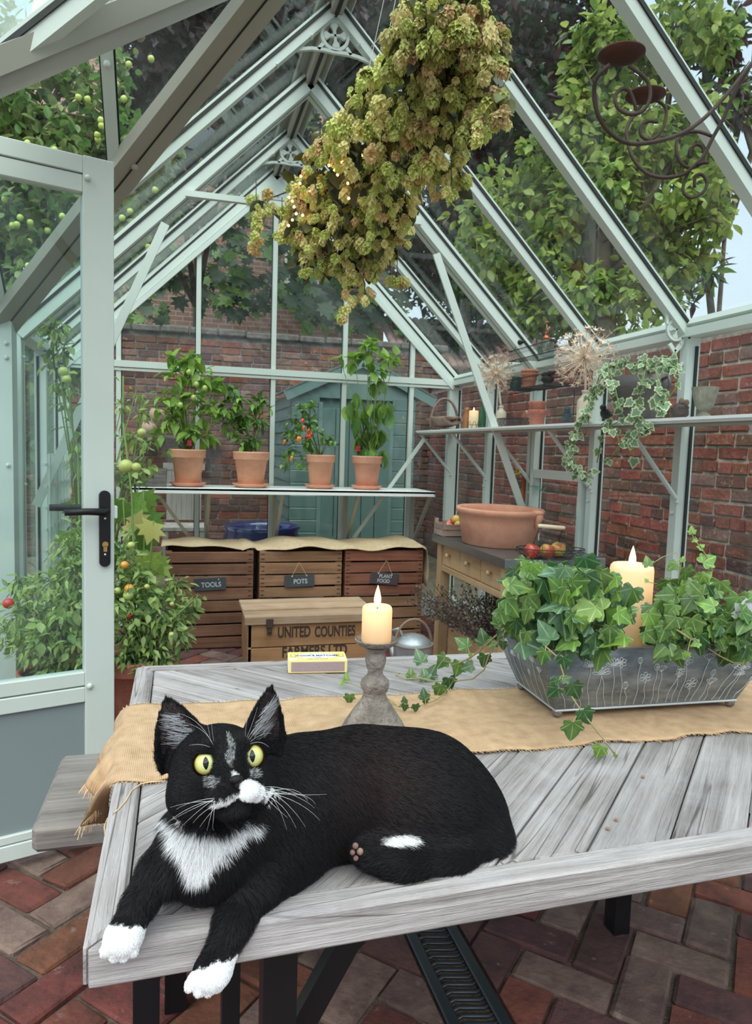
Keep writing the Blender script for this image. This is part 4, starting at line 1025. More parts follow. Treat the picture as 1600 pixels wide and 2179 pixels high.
# ---- matchbox
mbx = thing('matchbox', (0, 0, TZ+.001), 'yellow box of long matches with a striking strip, beside the candlestick', 'box')
a = PX(614, 1433, Z=TZ+.001); b = PX(738, 1431, Z=TZ+.001); ang = math.atan2(b.y-a.y, b.x-a.x); Lx = (b-a).length
Hm = .026; Dm = .062
mbx.location = (a+b)/2+V(-math.sin(ang), math.cos(ang), 0)*Dm/2; mbx.rotation_euler.z = ang
YP = mat('yellow_card', (.88, .70, .25), .5); WP = mat('white_card', (.85, .85, .80), .6)
local('sleeve', MB().box((0, 0, Hm/2), (Lx, Dm, Hm), bev=.0008), YP, mbx)
local('tray', MB().box((0, 0, Hm/2), (Lx+.0015, Dm-.003, Hm-.003)), WP, mbx, label='white card tray end')
stm = mat('striker', (.16, .07, .07), .9); n = stm.node_tree; ck = n.nodes.new('ShaderNodeTexChecker'); ck.inputs['Scale'].default_value = 900; tcn = n.nodes.new('ShaderNodeTexCoord'); n.links.new(tcn.outputs['Object'], ck.inputs['Vector'])
ck.inputs['Color1'].default_value = (.50, .44, .44, 1); ck.inputs['Color2'].default_value = (.22, .09, .09, 1); n.links.new(ck.outputs[0], n.nodes['Principled BSDF'].inputs['Base Color'])
local('striking_strip', MB().box((0, -Dm/2-.0002, Hm/2), (Lx-.010, .0006, Hm-.006)), stm, mbx)
def text(body, size, name, mt, parent, M, squash=1., ext=.0002, bold=0.):
    cu = bpy.data.curves.new('lettering', 'FONT'); cu.body = body; cu.size = size; cu.align_x = 'CENTER'; cu.align_y = 'CENTER'; cu.extrude = ext; cu.offset = bold; cu.space_line = .8
    tmp = bpy.data.objects.new('lettering', cu); COL.objects.link(tmp)
    me = bpy.data.meshes.new_from_object(tmp.evaluated_get(bpy.context.evaluated_depsgraph_get())); bpy.data.objects.remove(tmp); bpy.data.curves.remove(cu)
    me.transform(Matrix.Diagonal((squash, 1, 1, 1))); me.materials.clear(); me.materials.append(mt)
    o = link(name, me, parent); o.matrix_local = M; return o
INK = mat('navy_ink', (.02, .04, .13), .6); INKB = mat('black_ink', (.02, .018, .016), .7); GOLD = mat('gold_ink', (.42, .27, .06), .5); LB = mat('light_blue_ink', (.25, .50, .75), .6)
el = MB(); el.lathe([(0, 0), (.5, 0), (.5, .0003), (0, .0003)], n=48); el2 = local('lettering_oval', el, WP, mbx); el2.location = (0, .002, Hm); el2.scale = (Lx*.72, Dm*.62, 1)
rg = MB(); rg.tube([(.5*math.cos(t*math.pi/24), .5*math.sin(t*math.pi/24), 0) for t in range(48)], .006, 4, closed=True); r2 = local('gold_border', rg, GOLD, mbx); r2.location = (0, .002, Hm+.0003); r2.scale = (Lx*.74, Dm*.66, .02)
TM = lambda x, y, z: Matrix.Translation((x, y, z))
text("COOK'S MATCHES", .0125, 'lettering', INK, mbx, TM(0, .002, Hm+.0006), .82, bold=.0003)
text("Extra Long", .006, 'lettering', LB, mbx, TM(0, .014, Hm+.0006), 1.2)
text("~ since ~", .006, 'lettering', INK, mbx, TM(0, -.0095, Hm+.0006), 1.2)
text("PACK CONTAINS 80", .0042, 'lettering', GOLD, mbx, TM(0, -.0215, Hm+.0006), 1.1)
for sg in (-1, 1):
    local('gold_border', MB().box((sg*Lx*.42, .004, Hm+.0003), (.010, .020, .0004)), GOLD, mbx); local('white_label', MB().box((sg*Lx*.42, -.019, Hm+.0003), (.014, .010, .0006)), WP, mbx)
    local('gold_border', MB().box((sg*Lx*.42, .004, Hm+.0005), (.007, .016, .0004)), YP, mbx)

# ---- zinc planter
ZINC = mat('zinc', (.34, .38, .40), .38, metal=.7, col2=(.10, .125, .145), vscale=14, bump=.35, bscale=30, stretch=(1, 1, 2.2), fac=(.3, .75))
ZINCL = mat('zinc_emboss', (.62, .66, .67), .5, metal=.6)
f0, f1, b0 = PX(1187, 1522, Z=TZ+.006), PX(1545, 1500, Z=TZ+.006), PX(1112, 1470, Z=TZ+.006)
pa_ = math.atan2(f1.y-f0.y, f1.x-f0.x)
pl_ = thing('zinc_planter', (0, 0, 0), 'embossed grey zinc trough on ball feet, filled with ivy', 'planter'); dirx = (f1-f0).normalized(); diry = V(-dirx.y, dirx.x, 0)
Lb = (f1-f0).length+.02; Db = .155; cpl = f0-dirx*.01-diry*.01+dirx*Lb/2+diry*Db/2; pl_.location = (cpl.x, cpl.y, TZ+.0045); pl_.rotation_euler.z = pa_
def rectring(L, D, z, n_=10):
    p = []
    for a_, b_ in (((-1, -1), (1, -1)), ((1, -1), (1, 1)), ((1, 1), (-1, 1)), ((-1, 1), (-1, -1))):
        for i in range(n_): t = i/n_; p.append(V((a_[0]*(1-t)+b_[0]*t)*L/2, (a_[1]*(1-t)+b_[1]*t)*D/2, z))
    return p
HP = .128
def prof_z(z):
    """outward flare of the trough wall"""
    t = z/HP; return .052*math.sin(min(1, t*1.25)*math.pi/2)**1.1 if t < .8 else .052-.006*(t-.8)/.2
rings = []; zs_ = [.014, .02, .035, .05, .065, .08, .095, .11, .122, .128]
for z in zs_: o2 = prof_z(z-.012); rings.append(rectring(Lb+o2*1.25, Db+o2*.8, z))
ri = [rectring(Lb+prof_z(z-.012)*1.25-.006, Db+prof_z(z-.012)*.8-.006, z) for z in (.128, .10)]
m = MB(); allr = rings+ri; nn = len(allr[0]); m.v = [tuple(q) for r_ in allr for q in r_]
for i in range(len(allr)-1):
    for k in range(nn): m.f.append((i*nn+k, i*nn+(k+1) % nn, (i+1)*nn+(k+1) % nn, (i+1)*nn+k)); m.m.append(0)
m.f.append(tuple(range(nn-1, -1, -1))); m.m.append(0)
local('trough', m, ZINC, pl_, 40)
local('rim', MB().tube(rectring(Lb+prof_z(.116)*1.25, Db+prof_z(.116)*.8, .128, 6), .0026, 6, closed=True), mat('worn_rim', (.34, .27, .20), .5, metal=.6), pl_)
local('base_rim', MB().tube(rectring(Lb+.002, Db+.002, .014, 6), .002, 6, closed=True), ZINCL, pl_)
local('soil', MB().box((0, 0, .095), (Lb+.04, Db+.02, .03)), mat('potting_soil', (.035, .025, .02), .95, bump=.8), pl_)
for a_ in (-1, 1):
    for b_ in (-1, 1): local('foot', MB().ell((a_*(Lb/2-.006), b_*(Db/2-.006), .0085), (.009, .009, .0085), 12, 8), STONE, pl_, True)
# embossed flowers: raised wires on the front and the left end
def surf(u, z, face):
    o2 = prof_z(z-.012)
    if face == 'F': return V(u*(1+o2*1.25/Lb), -(Db+o2*.8)/2-.0005, z)
    return V(-(Lb+o2*1.25)/2-.0005, -u*(1+o2*.8/Db), z)
def flower(m, u, zb, zt, kind, r, face, lean=0.):
    P_ = [surf(u+lean*(t**1.5)+.0015*math.sin(t*9+u*50), zb+(zt-zb)*t, face) for t in [i/8 for i in range(9)]]
    m.tube(P_, .0007, 4, cap=False); cu_, cz = u+lean, zt
    def loop(c_, w_, h_, rot, n_=9, close=True):
        q = []
        for i in range(n_):
            a = 2*math.pi*i/n_; x, y = w_*math.cos(a), h_*math.sin(a)+h_; q.append(surf(c_[0]+x*math.cos(rot)-y*math.sin(rot), c_[1]+x*math.sin(rot)+y*math.cos(rot), face))
        m.tube(q, .00065, 4, closed=True)
    if kind == 0:
        for i in range(7): a = (i-3)*.45; loop((cu_, cz-r*.3), r*.15, r*.55, a)
    elif kind == 1:
        for i in range(6): loop((cu_, cz+r*.1), r*.24, r*.38, i*math.pi/3)
    elif kind == 2:
        for i in range(5):
            a = (i-2)*.4; e = (cu_-math.sin(a)*r*.9, cz+math.cos(a)*r*.6); m.tube([surf(cu_, cz-r*.2, face), surf(*e, face)], .0006, 4, cap=False); loop(e, r*.13, r*.13, 0, 6)
    else:
        loop((cu_, cz-r*.2), r*.35, r*.55, 0); loop((cu_, cz-r*.2), r*.12, r*.55, 0)
re_ = random.Random(8); m = MB()
u = -Lb/2+.02; i = 0
while u < Lb/2-.01:
    h = re_.choice((.045, .062, .078, .092, .075)); flower(m, u, .018, h+.008, re_.randrange(4), re_.uniform(.009, .015), 'F', re_.uniform(-.008, .012)); u += re_.uniform(.010, .018)
u = -Db/2+.015
while u < Db/2-.01:
    flower(m, u, .018, re_.choice((.06, .08, .095)), re_.randrange(4), re_.uniform(.008, .012), 'L', re_.uniform(-.006, .006)); u += .024
local('embossing', m, ZINCL, pl_, True)
pq = PX(1340, 1355, Y=cpl.y+.01); hh = (V(pq.x, pq.y, pq.z)-CAM).dot(fw)
zt_ = PX(1340, 1200, Y=cpl.y).z; zb_ = TZ+.0045+.11
pillar((PX(1340, 1280, Y=cpl.y).x, cpl.y, zb_), 44/1511*hh, zt_-zb_, 'tall cream candle burning among the ivy in the zinc trough', .62, 1.4, 'pillar candles')
# ================================================================== potting bench on the right
PINE = wood('pine', (.58, .39, .21), (.42, .25, .12), (.66, .47, .28), axis='Y', fine=30, rough=.6, bump=.15, patch=3)
PINEV = wood('pine_leg', (.58, .39, .21), (.42, .25, .12), (.66, .47, .28), axis='Z', fine=30, rough=.6, bump=.15, patch=3)
STEEL = mat('zinc_top', (.26, .28, .30), .32, metal=.85, var=.12, vscale=5)
wx0, wx1, wy0, wy1, wz = 1.395, 1.905, 2.85, 3.80, .75
pb_ = thing('potting_bench', ((wx0+wx1)/2, (wy0+wy1)/2, 0), 'pine potting bench with three drawers and a grey metal top', 'bench')
MB().box(((wx0+wx1)/2, (wy0+wy1)/2, wz-.022), (wx1-wx0, wy1-wy0, .044), bev=.002).build('worktop', STEEL, pb_, label='grey zinc-covered worktop')
for x in (wx0+.055, wx1-.055):
    for y in (wy0+.06, wy1-.055): MB().box((x, y, (wz-.045)/2), (.06, .06, wz-.045), bev=.003).build('leg', PINEV, pb_)
MB().box((wx0+.05, (wy0+wy1)/2, wz-.185), (.035, wy1-wy0-.1, .03), bev=.002).build('rail', PINE, pb_)
for x in (wx1-.04,): MB().box((x, (wy0+wy1)/2, wz-.12), (.02, wy1-wy0-.1, .15)).build('apron', PINE, pb_)
for y in (wy0+.045, wy1-.04): MB().box(((wx0+wx1)/2, y, wz-.12), (wx1-wx0-.1, .02, .15), bev=.002).build('apron', PINE, pb_)
dl = (wy1-wy0-.14)/3
for i in range(3):
    yc = wy0+.085+dl*(i+.5)
    d_ = MB().box((wx0+.052, yc, wz-.108), (.022, dl-.012, .118), bev=.003); do = d_.build('drawer', PINE, pb_)
    MB().lathe([(.004, 0), (.005, .010), (.012, .016), (.014, .022), (.010, .028), (0, .029)], (wx0+.041, yc, wz-.10), 14, M=Matrix.Rotation(-math.pi/2, 3, 'Y')).build('knob', PINE, do, smooth=True)
    MB().box((wx0+.058, yc+dl/2, wz-.108), (.02, .01, .124)).build('divider', PINE, pb_)
# terracotta basin
bx, by = 1.60, 3.36
hB = PX(1080, 1080, Y=by).z-wz
ba = thing('basin', (bx, by, wz), 'large oval terracotta basin with a rolled rim and a spout on the potting bench', 'basin')
r_ = .245; 
profb = [(r_*.80, 0), (r_*.84, .004), (r_*.93, hB*.62), (r_*.96, hB-.04), (r_*.99, hB-.032), (r_*1.02, hB-.02), (r_*1.02, hB-.008), (r_*.99, hB), (r_*.95, hB-.002), (r_*.92, hB-.012), (r_*.89, hB-.04), (r_*.80, .03), (0, .02)]
m = MB(); m.lathe(profb, n=56, sx=.88, sy=1.05); local('body', m, TERRA, ba, True)
aS = math.radians(-62); sx_, sy_ = .88*r_*math.cos(aS), 1.05*r_*math.sin(aS)
m = MB(); dS = V(sx_, sy_, 0).normalized()
m.tube([V(sx_*.99, sy_*.99, hB-.006), V(sx_*1.02, sy_*1.02, hB-.03), V(sx_*.985, sy_*.985, hB-.06), V(sx_*.95, sy_*.95, hB-.09)], [.020, .022, .014, .004], 12)
m.ell(V(sx_*.98, sy_*.98, hB-.008), (.03, .03, .014), 14, 8)
local('spout', m, TERRA, ba, True)
# wire basket with wooden handle and three apples
WIRE = mat('dark_wire', (.045, .04, .04), .6, metal=.6)
wbp = PX(1170, 1188, Z=wz+.004); wb_ = thing('wire_basket', wbp, 'shallow dark wire fruit basket with a pale wooden handle on the potting bench', 'basket')
rx, ry = .155, .085; RZ = Matrix.Rotation(math.radians(-12), 3, 'Z')
m = MB(); E_ = lambda k, z, n_=36: [RZ@V(rx*k*math.cos(2*math.pi*i/n_), ry*k*math.sin(2*math.pi*i/n_), z) for i in range(n_)]
for k, z, w_ in ((.62, 0, .0014), (.8, .018, .0011), (.93, .034, .0011), (1.0, .046, .0022)): m.tube(E_(k, z), w_, 5, closed=True)
local('rim', m, WIRE, wb_); m = MB()
for i in range(22):
    a = 2*math.pi*i/22; q = [RZ@V(rx*k*math.cos(a+t), ry*k*math.sin(a+t), z) for k, z, t in ((1, .046, .0), (1.02, .03, .10), (.85, .012, .16), (.62, .0, .1), (.25, .0, 0))]
    m.tube(q, .0011, 4)
local('wires', m, WIRE, wb_, kind='stuff')
ha = [RZ@V(sg*rx*.38, sg2*ry*.9, .048) for sg in (-1, 1) for sg2 in (-1, 1)]; hz = .145; hoff = V(.0, 0, 0)
m = MB(); hl = [RZ@V(-.05, 0, hz), RZ@V(.05, 0, hz-.006)]
for i, q in enumerate(ha): m.tube([q, q.lerp(hl[i//2], .55)+V(0, 0, .004), hl[i//2]], .0016, 6)
local('bail', m, WIRE, wb_)
local('handle', MB().tube([hl[0]-RZ@V(.012, 0, 0), hl[0], hl[1], hl[1]+RZ@V(.012, 0, 0)], [.008, .0095, .0095, .008], 12), mat('pale_wood', (.78, .66, .47), .5, var=.1), wb_, True, label='pale turned wooden handle')
def applemat(name, a, b, pos=(.42, .58)):
    m = mat(name, a, .32, col2=b, vscale=7, fac=pos, coat=.3, rnd=.08); return m
AP = applemat('apple_red_yellow', (.62, .55, .10), (.48, .05, .04)); AP2 = applemat('apple_red', (.55, .10, .07), (.68, .38, .12), (.3, .45))
APROF = [(0, -.026), (.012, -.031), (.022, -.028), (.034, -.008), (.0365, .006), (.033, .022), (.022, .031), (.010, .030), (0, .024)]
amesh = MB().lathe(APROF, n=20).mesh('fruit', AP, True); amesh2 = MB().lathe(APROF, n=18).mesh('fruit', AP2, True); stalk = MB().tube([(0, 0, .022), (.002, 0, .030), (.005, .001, .037)], .0012, 5).mesh('stalk', BARK)
def apple(pos, label, s=1., me=amesh, rot=(0, 0, 0), group=None):
    t = thing('apple', pos, label, 'apple', group); o = link('fruit', me, t); s_ = link('stalk', stalk, t)
    t.scale = (s, s, s); t.rotation_euler = rot; return t
for (px, py), lb, rot in (((1132, 1165), 'red-cheeked apple at the left of the three in the wire basket', (.2, .3, 0)), ((1165, 1166), 'yellow-green apple in front at the middle of the wire basket', (.25, -.1, 2)), ((1188, 1160), 'yellow apple with a red side, behind at the right in the wire basket', (-.1, .2, 4))):
    p = PX(px, py, Y=wbp.y+(-.012 if px < 1180 else .03)); p.z = wz+.004+.034; apple(p, lb, .95, rot=rot, group='apples in the wire basket')
# punnet crate with apples
pc0 = PX(928, 1140, Z=wz+.001); pn = thing('punnet', (1.475, 3.71, wz+.001), 'small rough wooden crate of red apples behind the terracotta basin', 'crate')
RW = wood('rough_wood', (.40, .29, .23), (.22, .14, .11), (.46, .36, .31), axis='X', fine=45, bump=.5)
for sg in (-1, 1):
    for z in (.018, .052): local('slat', MB().box((0, sg*.07, z), (.15, .007, .03)), RW, pn)
    for z in (.018, .052): local('slat', MB().box((sg*.074, 0, z), (.007, .14, .03)), RW, pn)
    for s2 in (-1, 1): local('corner_post', MB().box((sg*.066, s2*.062, .045), (.018, .018, .09)), RW, pn)
local('base', MB().box((0, 0, .006), (.145, .135, .008)), RW, pn)
for i, (x, y, z, lb) in enumerate(((-.035, -.03, .05, 'red apple nearest in the rough wooden crate'), (.035, -.025, .055, 'red and yellow apple at the right of the rough wooden crate'), (0, .03, .055, 'red apple at the back of the rough wooden crate'), (.025, -.0, .085, 'topmost apple heaped in the rough wooden crate'))):
    apple((1.475+x, 3.71+y, wz+z), lb, .8, amesh2 if i % 2 == 0 else amesh, (.2*i, .3, i), 'apples in the rough crate')
# heather in a pine trough under the bench
ht = thing('heather_box', (1.56, 3.30, 0), 'pine box of dark dried heather under the potting bench', 'planter')
hz_ = .30
for sg in (-1, 1): local('side_board', MB().box((0, sg*.21, hz_/2), (.30, .018, hz_), bev=.002), PINE, ht); local('side_board', MB().box((sg*.15, 0, hz_/2), (.018, .42, hz_), bev=.002), PINE, ht)
rs2 = np.random.RandomState(9)
k_ = 260; base = np.stack([rs2.uniform(-.13, .13, k_), rs2.uniform(-.19, .19, k_), np.full(k_, hz_-.04)], 1); tipd = np.stack([base[:, 0]*1.6-.05, base[:, 1]*.8, rs2.uniform(.12, .26, k_)], 1)
m = MB(); P_ = []; D_ = []
for i in range(k_):
    a = Vector(base[i]); e = a+Vector(tipd[i]); m.tube([a, a.lerp(e, .5)+V(0, 0, .02), e], .0014, 3, cap=False)
    for t in np.linspace(.35, 1, 16): P_.append(a.lerp(e, t)+V(*rs2.normal(size=3)*.006)); D_.append(rs2.normal(size=3)+np.array([0, 0, .6]))
local('stem', m, BARK, ht, kind='stuff')
HEA = mat('heather', (.16, .085, .10), .9, col2=(.07, .045, .05), vscale=30)
cloud('flowers', 'small', np.array([tuple(q+ht.location) for q in P_]), np.array(D_), rs2.normal(size=(len(P_), 3)), rs2.uniform(.012, .022, len(P_)), [HEA, HEA, mat('heather_green', (.13, .14, .07), .9)], ht)
# watering can
GALV = mat('galvanised', (.50, .54, .57), .45, metal=.55, col2=(.33, .36, .38), vscale=14)
wc = thing('watering_can', (1.14, 3.32, 0), 'old galvanised watering can with a domed top and an arched handle on the floor', 'watering can')
local('body', MB().lathe([(.10, 0), (.102, .01), (.098, .24), (.101, .245), (.101, .255), (.096, .257), (.092, .25)], n=32), GALV, wc, True)
local('domed_cover', MB().lathe([(.094, .25), (.085, .268), (.06, .288), (.03, .298), (0, .300)], n=28), GALV, wc, True)
local('rim', MB().tube([(.101*math.cos(a), .101*math.sin(a), .252) for a in [2*math.pi*i/32 for i in range(32)]], .0045, 6, closed=True), mat('rusty_steel', (.28, .20, .15), .7, metal=.5), wc)
local('handle', MB().tube([(-.098*math.cos(t), .0, .24+.135*math.sin(t)) if abs(math.cos(t)) > 0 else (0, 0, .375) for t in [math.pi*i/14 for i in range(15)]], .007, 8), MATS['rusty_steel'], wc, True)
local('spout', MB().tube([(-.02, .10, .06), (-.05, .17, .16), (-.07, .24, .30), (-.075, .27, .36)], [.022, .018, .013, .012], 10), GALV, wc, True)
local('side_handle', MB().tube([(-.07, .06, .26), (-.10, .05, .31), (-.07, .02, .325), (-.05, .01, .28)], .008, 8), GALV, wc, True)
# grey bucket standing beyond the bench leg, and brass tap on a copper pipe
ty = KY[2]-.03-.05; tpx = PX(1115, 1010, X=XR-.06)
tp = thing('garden_tap', (XR-.06, tpx.y, 0), 'brass garden tap on a copper pipe beside the louvre window', 'tap')
COP = mat('copper', (.50, .17, .085), .35, metal=.8); BRS = mat('brass', (.72, .50, .18), .28, metal=1.)
tz = tpx.z; L0 = tp.location
local('pipe', MB().tube([(0, 0, .0), (0, 0, tz-.01)], .014, 12), COP, tp, True)
m = MB(); m.tube([(0, 0, tz-.015), (0, 0, tz+.0), (-.02, 0, tz+.008), (-.055, 0, tz+.004), (-.066, 0, tz-.01), (-.068, 0, tz-.045)], [.013, .014, .013, .013, .012, .013], 12); m.tube([(-.045, 0, tz), (-.045, 0, tz+.05), (-.045, 0, tz+.07)], [.008, .006, .005], 10); m.ell((-.045, 0, tz+.085), (.009, .009, .012), 10, 8); m.ell((-.045, 0, tz+.055), (.012, .005, .008), 10, 6)
local('tap', m, BRS, tp, True)

# ================================================================== apple crates, cloth, slates, trunk
CW = [wood('crate_wood_%s' % a, *c, axis='X', fine=38, bump=.35, patch=4) for a, c in (('a', ((.25, .12, .07), (.10, .045, .028), (.31, .16, .10))), ('b', ((.30, .115, .065), (.13, .045, .03), (.35, .15, .09))), ('c', ((.33, .18, .095), (.15, .075, .04), (.38, .22, .13))))]
NAIL = mat('dark_nail', (.03, .022, .02), .8)
rc = random.Random(12)
CF = 4.25
def crate(x0, x1, z0, wm, label, front=CF):
    t = thing('apple_crate', ((x0+x1)/2, front+.19, z0), label, 'crate', 'slatted apple crates under the staging'); w_ = x1-x0; d_ = .38; hcr = .292
    for i in range(4):
        z = .036+i*.0735; wv = .064+rc.uniform(-.004, .003)
        m = MB(); m.box((0, -d_/2+.005, z), (w_, .011, wv), Matrix.Rotation(rc.uniform(-.006, .006), 3, 'Y'), bev=.0015); so_ = local('slat', m, wm, t)
        m = MB()
        for sg in (-1, 1):
            for k in (-1, 1): m.box((sg*(w_/2-.018), -d_/2-.001, z+k*.014), (.020, .002, .005))
        local('nails', m, NAIL, so_, kind='stuff')
        m = MB(); m.box((0, d_/2-.005, z), (w_, .01, wv)); local('slat', m, wm, t)
    for sg in (-1, 1):
        for y in (-1, 1): local('corner_post', MB().box((sg*(w_/2-.02), y*(d_/2-.026), hcr/2), (.035, .03, hcr)), wm, t)
        for z in (.045, .145, .245): local('end_board', MB().box((sg*(w_/2-.006), 0, z), (.012, d_-.02, .09)), wm, t)
    local('base', MB().box((0, 0, .012), (w_-.03, d_-.03, .012)), wm, t); return t
CX = ((-.080, .432), (.466, .976), (.993, 1.507))
for i, (a, b) in enumerate(CX):
    nm = ('behind the tomatoes', 'behind the trunk', 'beside the watering can')[i]; up = ('with the TOOLS slate', 'with the POTS slate', 'with the PLANT FOOD slate')[i]
    crate(a, b, 0.002, CW[(0, 1, 2)[i]], 'bottom apple crate %s, under the one %s' % (nm, up)); crate(a+.003, b-.002, .297, CW[(0, 2, 1)[i]], 'slatted apple crate %s hanging on its front' % up)
# hessian over the crates
def ccloth(u, v):
    x = -.10+u*1.66; y = CF+.02+v*.40; z = .600+.010*math.sin(x*9+1)+.006*math.sin(x*23+y*8)+.004*noise.noise(V(x*8, y*8, 1))
    if x > .45: y -= .045*min(1, (x-.45)*6)*(1-v); z += .012*min(1, (x-.45)*8)
    if .36 < x < .47: z += .016*math.sin((x-.36)/.11*math.pi)
    if x < .36: z += .006; y += .015*(1-v)
    if x > 1.50:
        d = x-1.50; z -= d*4.3; x = 1.515+.012*math.sin(v*9+d*30)+.01*math.sin(d*50)
    return (x, y, z-.012*(v < .06 and x > .45))
cc, _ = sheet('hessian_cover', ccloth, 120, 22, JUTE2, uvs=(1.66, .4), thick=.003, label='dull hessian sheet laid over the three apple crates, hanging down at the right', cat='cloth')
# slate tags
SLATE = mat('slate', (.055, .065, .075), .75, var=.2, vscale=12, bump=.2); CHALK = mat('chalk', (.55, .58, .60), .9)
for (cx_, cy_, lines, rot, lb, col) in (((447, 1243), None, ['TOOLS'], .03, 'slate tag chalked TOOLS nailed to the left crate', 0), ((637, 1236), None, ['POTS'], .035, 'slate tag chalked POTS hung by string on the middle crate', 0), ((818, 1231), None, ['PLANT', 'FOOD'], -.08, 'dark slate tag chalked PLANT FOOD hung on the right crate', 1)) if False else [((447, 1243), 0, ['TOOLS'], .04, 'slate tag chalked TOOLS nailed to the left crate', 0), ((637, 1236), 0, ['POTS'], .03, 'slate tag chalked POTS hung by string on the middle crate', 0), ((818, 1231), 0, ['PLANT', 'FOOD'], -.09, 'purplish slate tag chalked PLANT FOOD hung by string on the right crate', 1)]:
    p = PX(*cx_, Y=CF-.012); t = thing('slate_tag', p, lb, 'sign', 'slate tags on the crates'); t.rotation_euler.y = -rot; w_, h_ = (.182, .076)
    local('slate', MB().box((0, 0, 0), (w_, .007, h_), bev=.002), SLATE if not col else mat('slate_purple', (.075, .055, .065), .75, var=.2, vscale=12), t)
    Mx = Matrix.Rotation(math.pi/2, 4, 'X')
    for i, s_ in enumerate(lines):
        text(s_, .040 if len(lines) == 1 else .032, 'lettering', CHALK, t, Matrix.Translation((.006*(-1)**i, -.0042, (-.004 if len(lines) == 1 else .014-.030*i)))@Mx, .9, bold=.0004)
    m = MB()
    if len(lines) == 1 and lines[0] == 'TOOLS': m.ell((.05, -.005, .026), .004, 6, 4)
    else:
        m.tube([(-.045, -.004, .03), (-.004, -.006, .115)], .0012, 4); m.tube([(.045, -.004, .03), (.0, -.006, .115)], .0012, 4); m.ell((-.045, -.005, .03), .005, 6, 4); m.ell((.045, -.005, .03), .004, 6, 4)
    local('string', m, JTH, t)
# stencilled trunk
TW_ = [wood('trunk_wood', (.40, .21, .095), (.24, .115, .05), (.46, .27, .13), axis='X', fine=26, bump=.25, patch=4), wood('trunk_lid_wood', (.45, .31, .20), (.28, .17, .10), (.52, .38, .27), axis='X', fine=30, bump=.35)]
tx0, tx1, ty0, ty1, tzz = .357, 1.055, 3.75, 4.13, .315
tk = thing('trunk', ((tx0+tx1)/2, (ty0+ty1)/2, 0), 'low wooden trunk stencilled with black letters and fitted with an iron hasp', 'trunk')
for z0, z1 in ((.01, .135), (.14, tzz-.045)): MB().box(((tx0+tx1)/2, ty0+.01, (z0+z1)/2), (tx1-tx0, .02, z1-z0), bev=.003).build('front_board', TW_[0], tk)
for x in (tx0+.009, tx1-.009): MB().box((x, (ty0+ty1)/2, tzz/2-.02), (.018, ty1-ty0, tzz-.05)).build('end_board', TW_[0], tk)
MB().box(((tx0+tx1)/2, ty1-.01, tzz/2-.02), (tx1-tx0, .02, tzz-.05)).build('back_board', TW_[0], tk)
for i in range(3):
    ya = ty0-.008+i*.131; MB().box(((tx0+tx1)/2-.006, ya+.065, tzz-.004-.008*(i == 0)), (tx1-tx0+.025, .128, .020), bev=.003).build('lid_board', TW_[1], tk)
MB().box(((tx0+tx1)/2-.006, ty0-.010, tzz-.026), (tx1-tx0+.025, .014, .045), bev=.003).build('lid_lip', TW_[1], tk)
IRON = mat('rusty_iron', (.09, .06, .05), .7, metal=.6)
hx = PX(574, 1330, Y=ty0-.02).x
m = MB(); m.box((hx, ty0-.020, tzz-.04), (.038, .006, .05), bev=.002); m.box((hx, ty0-.016, tzz-.085), (.026, .008, .035), bev=.002); m.ell((hx, ty0-.023, tzz-.085), .006, 8, 6); m.build('hasp', IRON, tk, label='rusty iron hasp')
m = MB(); m.tube([(tx1+.004, ty0+.12, .2), (tx1+.03, ty0+.12, .17), (tx1+.03, ty0+.24, .17), (tx1+.004, ty0+.24, .2)], .008, 8); m.build('end_handle', mat('rope', (.5, .47, .42), .9), tk)
STEN = mat('stencil_black', (.045, .03, .022), .9)
def serif_text(s_, w_, h_, x, z):
    c = PX(x, z, Y=ty0-.001); o = text(s_, 1, 'lettering', STEN, tk, Matrix.Identity(4), 1., ext=.002, bold=.03); dx_ = max(v.co.x for v in o.data.vertices)-min(v.co.x for v in o.data.vertices); dy_ = max(v.co.y for v in o.data.vertices)-min(v.co.y for v in o.data.vertices)
    o.matrix_local = Matrix.Translation(c-tk.location)@Matrix.Rotation(math.pi/2, 4, 'X')@Matrix.Diagonal((w_/dx_, h_/dy_, .4, 1)); return o
serif_text('UNITED', .178, .062, 626, 1346); serif_text('COUNTIES', .228, .062, 713, 1344); serif_text('FARMERS LTD', .36, .062, 670, 1386)

# ================================================================== staging along the far gable
SZ = .945
st = thing('staging', (.6, 4.68, SZ), 'white metal staging shelf across the far gable carrying the chilli pots', 'shelf')
STW = mat('white_staging', (.82, .86, .84), .35)
x0, x1 = -.30, 1.645; y0, y1 = 4.45, 4.885
m = MB(); m.box(((x0+x1)/2, (y0+y1)/2, SZ-.006), (x1-x0, y1-y0, .012)); m.box(((x0+x1)/2, y0+.006, SZ-.014), (x1-x0, .012, .036), bev=.002); m.box((x1-.004, (y0+y1)/2, SZ-.010), (.008, y1-y0, .022)); m.build('shelf_plate', STW, st)
for x in (PX(433, 1060, Y=4.86).x, XC, XC+g, XC+2*g):
    MB().box((x+.02, 4.86, SZ/2), (.028, .028, SZ-.02)).build('upright', FRAME_SHADED, st)
    MB().bar((x+.02, y0+.03, SZ-.02), (x+.02, 4.85, SZ-.42), .02, .02, up=(0, 1, 0)).build('brace', FRAME_SHADED, st)
    MB().box((x+.02, (y0+y1)/2, SZ-.022), (.02, y1-y0-.02, .012)).build('bearer', FRAME, st)
MB().bar((PX(330, 1062, Y=4.5).x, 4.5, SZ-.02), (PX(418, 1158, Y=4.7).x, 4.75, SZ-.40), .02, .02, up=(0, 1, 0)).build('brace', FRAME_SHADED, st)
